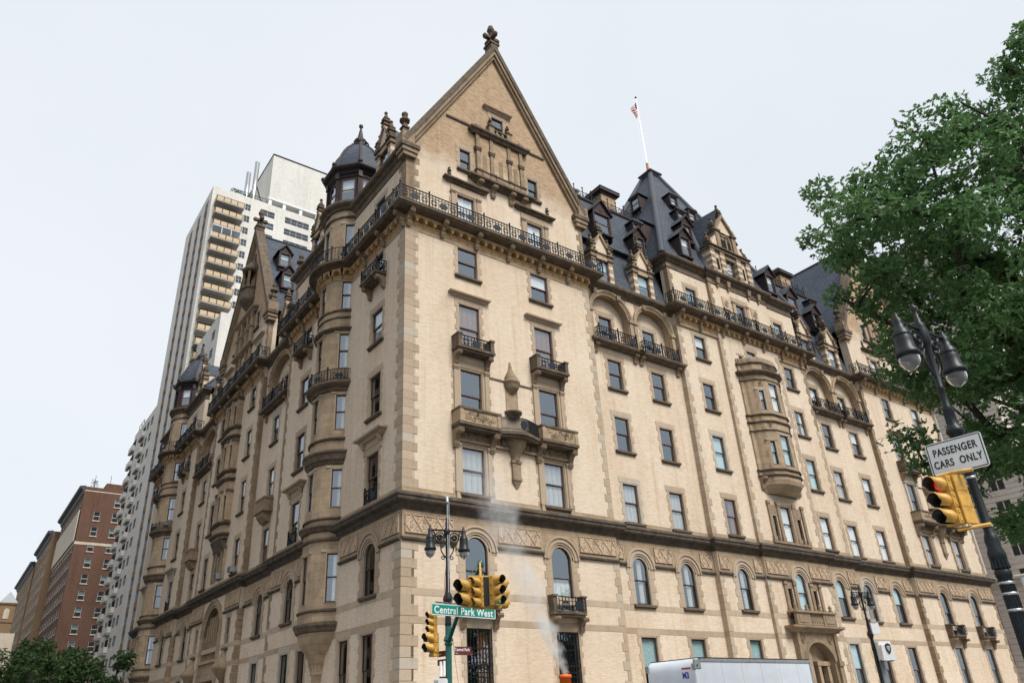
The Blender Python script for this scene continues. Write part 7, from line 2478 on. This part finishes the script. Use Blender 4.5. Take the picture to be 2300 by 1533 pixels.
# signal cluster: heads for every approach round one hanger
SG = 'signals hanging at the end of the mast arm'
hx, hy, hz = AE.x+.0, AE.y+.0, 5.19
signal('yellow three lens signal facing left, front of the hanging cluster', (hx-.06, hy-.02, hz), -PI/2+rad(10), (.27, .27, .27), (None, None, None))
signal('yellow signal with green light showing, right side of the hanging cluster', (hx+.24, hy-.28, hz+.03), rad(8), (.27, .27, .27), (None, None, 'green'))
signal('yellow signal seen from behind at the right end of the hanging cluster', (hx+.42, hy-.12, hz-.02), PI/2-rad(12), (.27, .27, .27), (None, None, None))
signal('yellow signal with two large lenses at the left end of the hanging cluster', (hx-.34, hy+.12, hz-.06), -PI/2+rad(14), (.36, .36), (None, None))
hg = MB()
hg.box(-.4, .5, -.03, .03, -.02, .03); hg.box(-.3, .4, -.04, .04, -.86, -.8); hg.tube([(-.05, 0, 0), (-.05, 0, .4)], .035, 6)
hg.box(.0, .16, -.1, .1, -.78, -.02, 1)
tag(obj('signal_hanger', hg.mesh('signal_hanger', ['signal_yellow', 'signal_black']), None, None, (hx, hy-.06, hz+.02), rad(-20)), 'yellow bracket frame that carries the hanging signal cluster', 'bracket')
# five-lens signal on the pole
s5 = signal('tall yellow five lens signal mounted on the left side of the green pole', (-3.22, -8.3, 5.0), -PI/2+rad(4), (.225, .225, .225, .32, .32), (None,)*5)
m = MB()
m.tube([(0, .0, -.05), (.3, .3, -.05)], .03, 6); m.tube([(0, 0, -1.36), (.3, .3, -1.36)], .03, 6); m.box(-.14, .14, -.12, .1, -1.42, -1.32)
obj('bracket', m.mesh('bracket', 'signal_yellow'), s5)
# street-name signs
sg = sign('street_sign', 'long green street name sign with white letters on the corner pole', 2.28, .338, 'sign_green', 'sign_white', (-4.0, -11.35, 4.595), rad(-1.0), .03, .022, .008)
sg.rotation_euler = (0, rad(1.2), rad(-1))
obj('lettering', text_mesh('Central Park West', .285, 'sign_white', space=1.10, xs=.86, bold=.006), sg, None, (0, -.010, -.015))
s2 = sign('street_sign', 'small maroon sign on the right of the green pole below the long one', .62, .26, 'sign_maroon', None, (-2.5, -8.95, 3.72), rad(-4), .01)
obj('lettering', text_mesh('Central Park', .135, 'sign_white', xs=.8, bold=.002), s2, None, (-.04, -.010, .035))
obj('lettering', text_mesh('West', .05, 'sign_white', xs=.9), s2, None, (-.24, -.010, -.075))
for k_ in range(2):
    tag(obj('street_sign', cached('dsign', lambda: MB().box(-.25, .25, -.008, .008, -.09, .09).mesh('street_sign', 'sign_maroon')), None, None, (-3.03, -8.5, 3.66-.26*k_), -PI/2+rad(6)),
        ['upper dark maroon sign plate seen edge on behind the green pole', 'lower dark maroon sign plate seen edge on behind the green pole'][k_], 'sign', 'edge-on sign plates')
wb = thing('equipment_cabinet', 'white cabinet and tubes strapped to the left of the green pole', 'cabinet', (*PL, 0))
m = MB(); m.ext(rrect(.36, 1.4, .08), 'y', -.14, .14)
obj('case', m.mesh('case', 'box_white'), wb, None, (-.28, .05, 2.2))
m = MB(); m.tube([(-.3, .0, 2.95), (-.3, 0, 3.4)], .045, 8); m.tube([(-.17, .0, 3.0), (-.17, 0, 3.42)], .04, 8)
obj('tube', m.mesh('tube', 'box_white'), wb)
m = MB(); m.box(-.34, .0, -.03, .03, 2.88, 2.95)
obj('bracket', m.mesh('bracket', 'iron'), wb)
m = MB(); m.tube([(-.1, -.14, 6.3), (-.17, -.14, 5.6), (-.12, -.13, 5.0)], .008, 4); m.tube([(.12, -.1, 3.9), (.2, -.1, 3.2), (.28, -.1, 2.6), (.26, -.1, 1.6)], .007, 4)
obj('cable', m.mesh('cable', 'ink_red'), lampA)

# right-hand lamp, near the camera
PR = (-3.33, -25.65)
fl_ = .10
prof = [(0.095, 2.0), (0.097, 3.0), (0.095, 3.3), (0.118, 3.34), (0.118, 3.42), (0.097, 3.45), (0.099, 3.55), (0.125, 3.6), (0.129, 3.7), (0.103, 3.78), (0.11, 3.9), (0.091, 3.98), (0.072, 4.02), (0.07, 5.15), (0.076, 5.2), (0.084, 5.45), (0.103, 5.5), (0.095, 5.62), (0.11, 5.66), (0.144, 5.72), (0.129, 5.78), (0.084, 5.85), (0.076, 6.1), (0.091, 6.14), (0.062, 6.2), (0.053, 6.5), (0.068, 6.53), (0.053, 6.56), (0.07, 7.3), (0.086, 7.36), (0.104, 7.42), (0.108, 7.66), (0.09, 7.74), (0.095, 7.78), (0.054, 7.84), (0.059, 7.9), (0.041, 7.93), (0.045, 8.0), (0.025, 8.03), (0.054, 8.1), (0.059, 8.15), (0.0, 8.24)]
lampB = twin_lamp('street_lamp', 'twin street lamp close by at right, in front of the oak', (*PR, .0), rad(-3), 7.66, 'pole_black', .74, prof, .076)
m = MB()
for k_ in range(14):
    a = 2*PI*k_/14
    m = MB()
    m.box(.095*math.cos(a)-.009, .095*math.cos(a)+.009, .095*math.sin(a)-.009, .095*math.sin(a)+.009, 1.6, 3.3)
    m.box(.08*math.cos(a)-.009, .08*math.cos(a)+.009, .08*math.sin(a)-.009, .08*math.sin(a)+.009, 5.22, 5.45)
    m.box(.076*math.cos(a)-.009, .076*math.cos(a)+.009, .076*math.sin(a)-.009, .076*math.sin(a)+.009, 5.86, 6.1)
    m.tbox(.107*math.cos(a)-.02, .107*math.cos(a)+.02, .107*math.sin(a)-.02, .107*math.sin(a)+.02, 3.46, 3.6, .01, .01)
    obj('fluting', m.mesh('fluting', 'pole_black'), lampB)['kind'] = 'stuff'
for z, r_ in ((4.92, .08), (4.12, .083), (3.24, .112), (3.08, .112), (2.84, .11)):
    m = MB(); m.lathe([(r_-.02, z-.02), (r_, z-.02), (r_, z+.02), (r_-.02, z+.02)], 0, 0, 16)
    obj('steel_band', m.mesh('steel_band', 'steel'), lampB)
ps = sign('traffic_sign', 'white rectangular sign with black letters on the right lamp post', .895, .58, 'sign_white', 'ink_black', (-3.47, -25.605, 5.305), -PI/2, .045, .016, .016)
ps.rotation_euler = (0, rad(1.0), -PI/2)
obj('lettering', text_mesh('PASSENGER', .175, 'ink_black', space=1.12, xs=.70, bold=.004), ps, None, (0, -.010, .105))
obj('lettering', text_mesh('CARS  ONLY', .175, 'ink_black', space=1.12, xs=.70, bold=.004), ps, None, (0, -.010, -.10))
m = MB()
for sx, sz in ((0, .255), (0, -.262)): m.lathe([(0, 0), (.01, 0)], 0, 0, 6)
rl = signal('yellow signal with red light lit, bracketed to the right lamp post', (-3.80, -25.42, 4.93), -PI/2-rad(17), (.265, .265, .265), ('red', None, None))
m = MB()
m.tube([(-.1, .02, .04), (.1, .12, .05), (.37, .25, .03)], .032, 7)
obj('bracket', m.mesh('bracket', 'signal_yellow'), rl)
m = MB(); m.tube([(-.05, .04, -.85), (.37, .25, -.85)], .032, 7)
obj('bracket', m.mesh('bracket', 'signal_yellow'), rl)
m = MB(); m.ext(rrect(.24, .80, .02), 'x', .14, .17)
for k_ in range(3): m.box(.168, .176, -.1, .1, .14-.265*k_, .15-.265*k_)
obj('side_panel', m.mesh('side_panel', 'signal_yellow'), rl, None, (0, .14, -.40))
s3 = sign('street_sign', 'upper maroon street name sign on the right lamp post at the frame edge', .95, .17, 'sign_maroon', None, (-2.75, -25.82, 3.50), rad(24), .01)
obj('lettering', text_mesh('Central Park', .11, 'sign_white', xs=.85), s3, None, (-.02, -.010, 0))
s4 = sign('street_sign', 'lower maroon sign with white W on the right lamp post at the frame edge', .95, .30, 'sign_maroon', None, (-2.70, -25.90, 3.17), rad(-8), .01)
obj('lettering', text_mesh('W', .24, 'sign_white', xs=.9, bold=.004), s4, None, (-.30, -.010, 0))
m = MB(); m.box(-.50, -.42, -.02, .02, -.2, .14)
obj('bracket', m.mesh('bracket', 'box_white'), s4)

# lamp by the long front with police camera boxes
lampC = twin_lamp('street_lamp', 'small twin street lamp with white boxes in front of the long front', (26.2, -6.8, .14), rad(-14), 7.35, 'pole_black', .60)
cb = thing('camera_box', 'white police camera box with dark shield emblem on the distant lamp post', 'camera box', (26.2, -6.8, 0), rad(-30))
m = MB(); m.ext(rrect(.72, 1.0, .06), 'y', -.32, .25); m.tbox(-.36, .36, -.5, -.3, -.5, .3, .04, .0)
obj('case', m.mesh('case', 'box_white'), cb, None, (.42, -.1, 4.35))
m = MB(); m.ext([(-.14, .22), (0, .28), (.14, .22), (.15, .0), (.08, -.2), (0, -.28), (-.08, -.2), (-.15, 0)], 'y', -.52, -.505, 0); m.ext([(-.09, .14), (.09, .14), (.09, 0), (0, -.16), (-.09, 0)], 'y', -.53, -.52, 1)
obj('emblem', m.mesh('emblem', ['ink_black', 'mullion_grey']), cb, None, (.45, -.12, 4.45))
m = MB(); m.lathe([(.0, 3.8), (.16, 3.84), (.16, 3.9), (0, 3.9)], .2, -.3, 10); m.lathe([(.0, 3.8), (.16, 3.84), (.16, 3.9), (0, 3.9)], .66, -.3, 10)
obj('camera_dome', m.mesh('camera_dome', 'ink_black'), cb)
jb = thing('junction_box', 'pale grey junction box above the police camera box on the lamp post', 'box', (26.2, -6.8, 0), rad(-30))
m = MB(); m.box(.05, .5, -.2, .15, 5.25, 5.85)
obj('case', m.mesh('case', 'box_white'), jb)
m = MB(); m.box(.1, .4, -.22, .1, 5.85, 6.05); m.box(.02, .1, -.05, .05, 5.2, 5.9)
obj('bracket', m.mesh('bracket', 'concrete'), jb)
m = MB(); m.ext(rrect(.5, 1.3, .03), 'y', .1, .13)
tag(obj('sign_back', m.mesh('sign_back', 'truck_grey'), None, None, (26.55, -6.8, 3.3), rad(-30)), 'dark grey sign back below the camera box on the lamp post', 'sign')

# ------------------------------------------------------------------ box truck
tk = thing('box_truck', 'white box truck with grey corner trim parked before the long front', 'truck', (6.75, -10.6, 0))
Lk, Wk, z0, z1 = 7.3, 2.45, 1.0, 3.5
m = MB()
# body shell with a rounded leading edge over the cab
n = 8
pr_ = [(Lk, z0), (Lk, z1)]+[(.34-.34*math.sin(PI/2*i/n), z1-.10-.34*(1-math.cos(PI/2*i/n))+.10*(1-i/n)) for i in range(n+1)]+[(0, 2.05), (.7, 2.0), (.7, z0)]
m.ext(pr_, 'y', .03, Wk-.03, 0, True)
m.box(.02, Lk-.02, .0, .03, z0+.02, z1-.12, 0); m.box(.72, Lk-.02, Wk-.03, Wk, z0+.02, z1-.12, 0)
obj('cargo_box', m.mesh('cargo_box', 'truck_white'), tk)
m = MB()
m.box(.35, Lk+.02, -.025, .04, z1-.13, z1-.02); m.box(.3, Lk+.02, -.02, Wk+.02, z1-.015, z1+.02, 1); m.box(.35, Lk+.02, Wk-.04, Wk+.025, z1-.13, z1-.02)
m.box(.0, .34, -.03, .05, z1-.36, z1-.06); m.box(-.03, .06, -.02, .12, z1-.40, z1-.20); m.box(-.03, .06, Wk-.12, Wk+.02, z1-.40, z1-.20)
m.box(Lk-.05, Lk+.03, -.03, .05, z0, z1, 0)
obj('edge_trim', m.mesh('edge_trim', ['truck_grey', 'ink_black']), tk)
m = MB()
for k_ in range(5): m.box(1.55+k_*1.2, 1.558+k_*1.2, -.003, .0, z0+.05, z1-.14)
for k_ in range(26):
    m.box(.6+k_*.256, .622+k_*.256, -.032, -.024, z1-.085, z1-.063)
obj('rivets', m.mesh('rivets', 'mullion_grey'), tk)['kind'] = 'stuff'
m = MB(); m.lathe([(.0, 0), (.03, 0), (.03, .04), (0, .04)], 0, 0, 8)
obj('marker_lamp', m.mesh('marker_lamp', 'ink_black'), tk, None, (.12, -.04, z1-.28))
mk = obj('lettering', text_mesh('M3', .30, 'ink_blue', xs=.85, bold=.012), tk, None, (-.004, .48, 2.90), -PI/2)
m = MB(); m.box(-.22, .22, -.002, .0, -.03, .03, 0); m.box(-.22, -.16, -.004, -.002, -.03, .03, 1)
obj('decal', m.mesh('decal', ['ink_red', 'ink_blue']), tk, None, (-.004, .42, 3.15), -PI/2)
m = MB()
m.ext([(-1.2, .55), (-1.15, 1.15), (-.55, 1.35), (-.2, 1.95), (.68, 1.98), (.68, .55)], 'y', .18, Wk-.18)
obj('cab', m.mesh('cab', 'truck_white'), tk)
m = MB(); m.add([(-.57, .3, 1.38), (-.57, Wk-.3, 1.38), (-.24, Wk-.34, 1.9), (-.24, .34, 1.9)], [(0, 1, 2, 3)]); m.add([(-.4, .17, 1.35), (.45, .17, 1.35), (.45, .17, 1.85), (-.15, .17, 1.85)], [(0, 1, 2, 3)])
obj('windscreen', m.mesh('windscreen', 'glass_far'), tk)
m = MB(); m.box(.7, Lk, .5, Wk-.5, .6, 1.0)
obj('chassis', m.mesh('chassis', 'ink_black'), tk)
def wheel():
    m = MB(); m.lathe([(.22, -.12), (.42, -.12), (.45, -.08), (.45, .08), (.42, .12), (.22, .12)], 0, 0, 20); m.lathe([(.0, -.06), (.22, -.1)], 0, 0, 14, 1); m.lathe([(.0, .06), (.22, .1)], 0, 0, 14, 1); return m.mesh('wheel', ['ink_black', 'steel'])
for x in (-.3, 5.6):
    for y in (.2, Wk-.2): obj('wheel', cached('wheel', wheel), tk, None, (x, y, .45), 0, PI/2)

# ------------------------------------------------------------------ steam stack and steam
st = thing('steam_stack', 'orange steam stack standing in the road with steam blowing off', 'chimney', (-3.02, -14.62, 0))
m = MB()
m.lathe([(.30, 0), (.30, .1), (.17, .14), (.15, .16), (.15, 2.55), (.17, 2.56), (.17, 2.64), (.13, 2.64), (.13, 2.3), (0, 2.3)], 0, 0, 18)
obj('pipe', m.mesh('pipe', 'stack_orange'), st)
m = MB()
for z in (.6, 1.2, 1.8): m.lathe([(.152, z), (.154, z), (.154, z+.25), (.152, z+.25)], 0, 0, 18)
obj('white_band', m.mesh('white_band', 'sign_white'), st)
k = N('steam')
k.t.nodes.remove(k.b)
pv = k.n('ShaderNodeVolumePrincipled')
pv.inputs['Color'].default_value = (.985, .985, .985, 1)
pv.inputs['Anisotropy'].default_value = .2
tc = k.n('ShaderNodeTexCoord')
sp_ = k.n('ShaderNodeSeparateXYZ')
k.l(tc.outputs['Object'], sp_.inputs[0])
def mth(op, a, b=None):
    x = k.n('ShaderNodeMath', operation=op)
    for i, v in enumerate((a, b)):
        if v is None: continue
        if isinstance(v, (int, float)): x.inputs[i].default_value = v
        else: k.l(v, x.inputs[i])
    return x.outputs[0]
Xs, Ys, Zs = sp_.outputs
# the plume leans with the breeze: axis offset grows with height, width grows too
ax = mth('MULTIPLY', Zs, -.52)
ay = mth('MULTIPLY', Zs, -.06)
dx = mth('SUBTRACT', Xs, ax); dy = mth('SUBTRACT', Ys, ay)
nz1 = k.noise(1.1, 5, .62)
wob = mth('MULTIPLY', mth('SUBTRACT', nz1, .5), 1.2)
dx = mth('ADD', dx, wob)
r2 = mth('ADD', mth('POWER', mth('ABSOLUTE', dx), 2), mth('POWER', mth('ABSOLUTE', dy), 2))
Rz = mth('ADD', mth('MULTIPLY', mth('MINIMUM', Zs, 3.5), .15), .14)
q2 = mth('DIVIDE', r2, mth('MULTIPLY', Rz, Rz))
rad_f = mth('MAXIMUM', mth('SUBTRACT', 1.0, q2), 0)
hf = mth('MAXIMUM', mth('SUBTRACT', 1.0, mth('DIVIDE', Zs, 5.6)), 0)
nz2 = k.noise(2.6, 7, .68)
nn = mth('MAXIMUM', mth('MULTIPLY', mth('SUBTRACT', nz2, .36), 5.0), 0)
nz3 = k.noise(.75, 3, .5)
n3 = mth('MAXIMUM', mth('MULTIPLY', mth('SUBTRACT', nz3, .34), 4.0), 0)
den = mth('MULTIPLY', mth('MULTIPLY', mth('MULTIPLY', rad_f, hf), mth('MULTIPLY', nn, mth('MINIMUM', mth('ADD', n3, mth('MAXIMUM', mth('SUBTRACT', 1.6, Zs), 0)), 1.6))), 3.6)
k.l(den, pv.inputs['Density'])
k.l(pv.outputs[0], k.o.inputs['Volume'])
m = MB()
N_ = 12
pts0 = [(.34*math.cos(2*PI*i/N_), .34*math.sin(2*PI*i/N_), 0) for i in range(N_)]
pts1 = [(-.52*5.6+.95*math.cos(2*PI*i/N_), -.06*5.6+.8*math.sin(2*PI*i/N_), 5.6) for i in range(N_)]
m.add(pts0+pts1, [tuple(range(N_-1, -1, -1)), tuple(range(N_, 2*N_))]+[(i, (i+1) % N_, N_+(i+1) % N_, N_+i) for i in range(N_)])
tag(obj('steam', m.mesh('steam', 'steam'), None, None, (-3.02, -14.62, 2.62)), 'thin white steam drifting up to the left from the orange stack', 'steam')
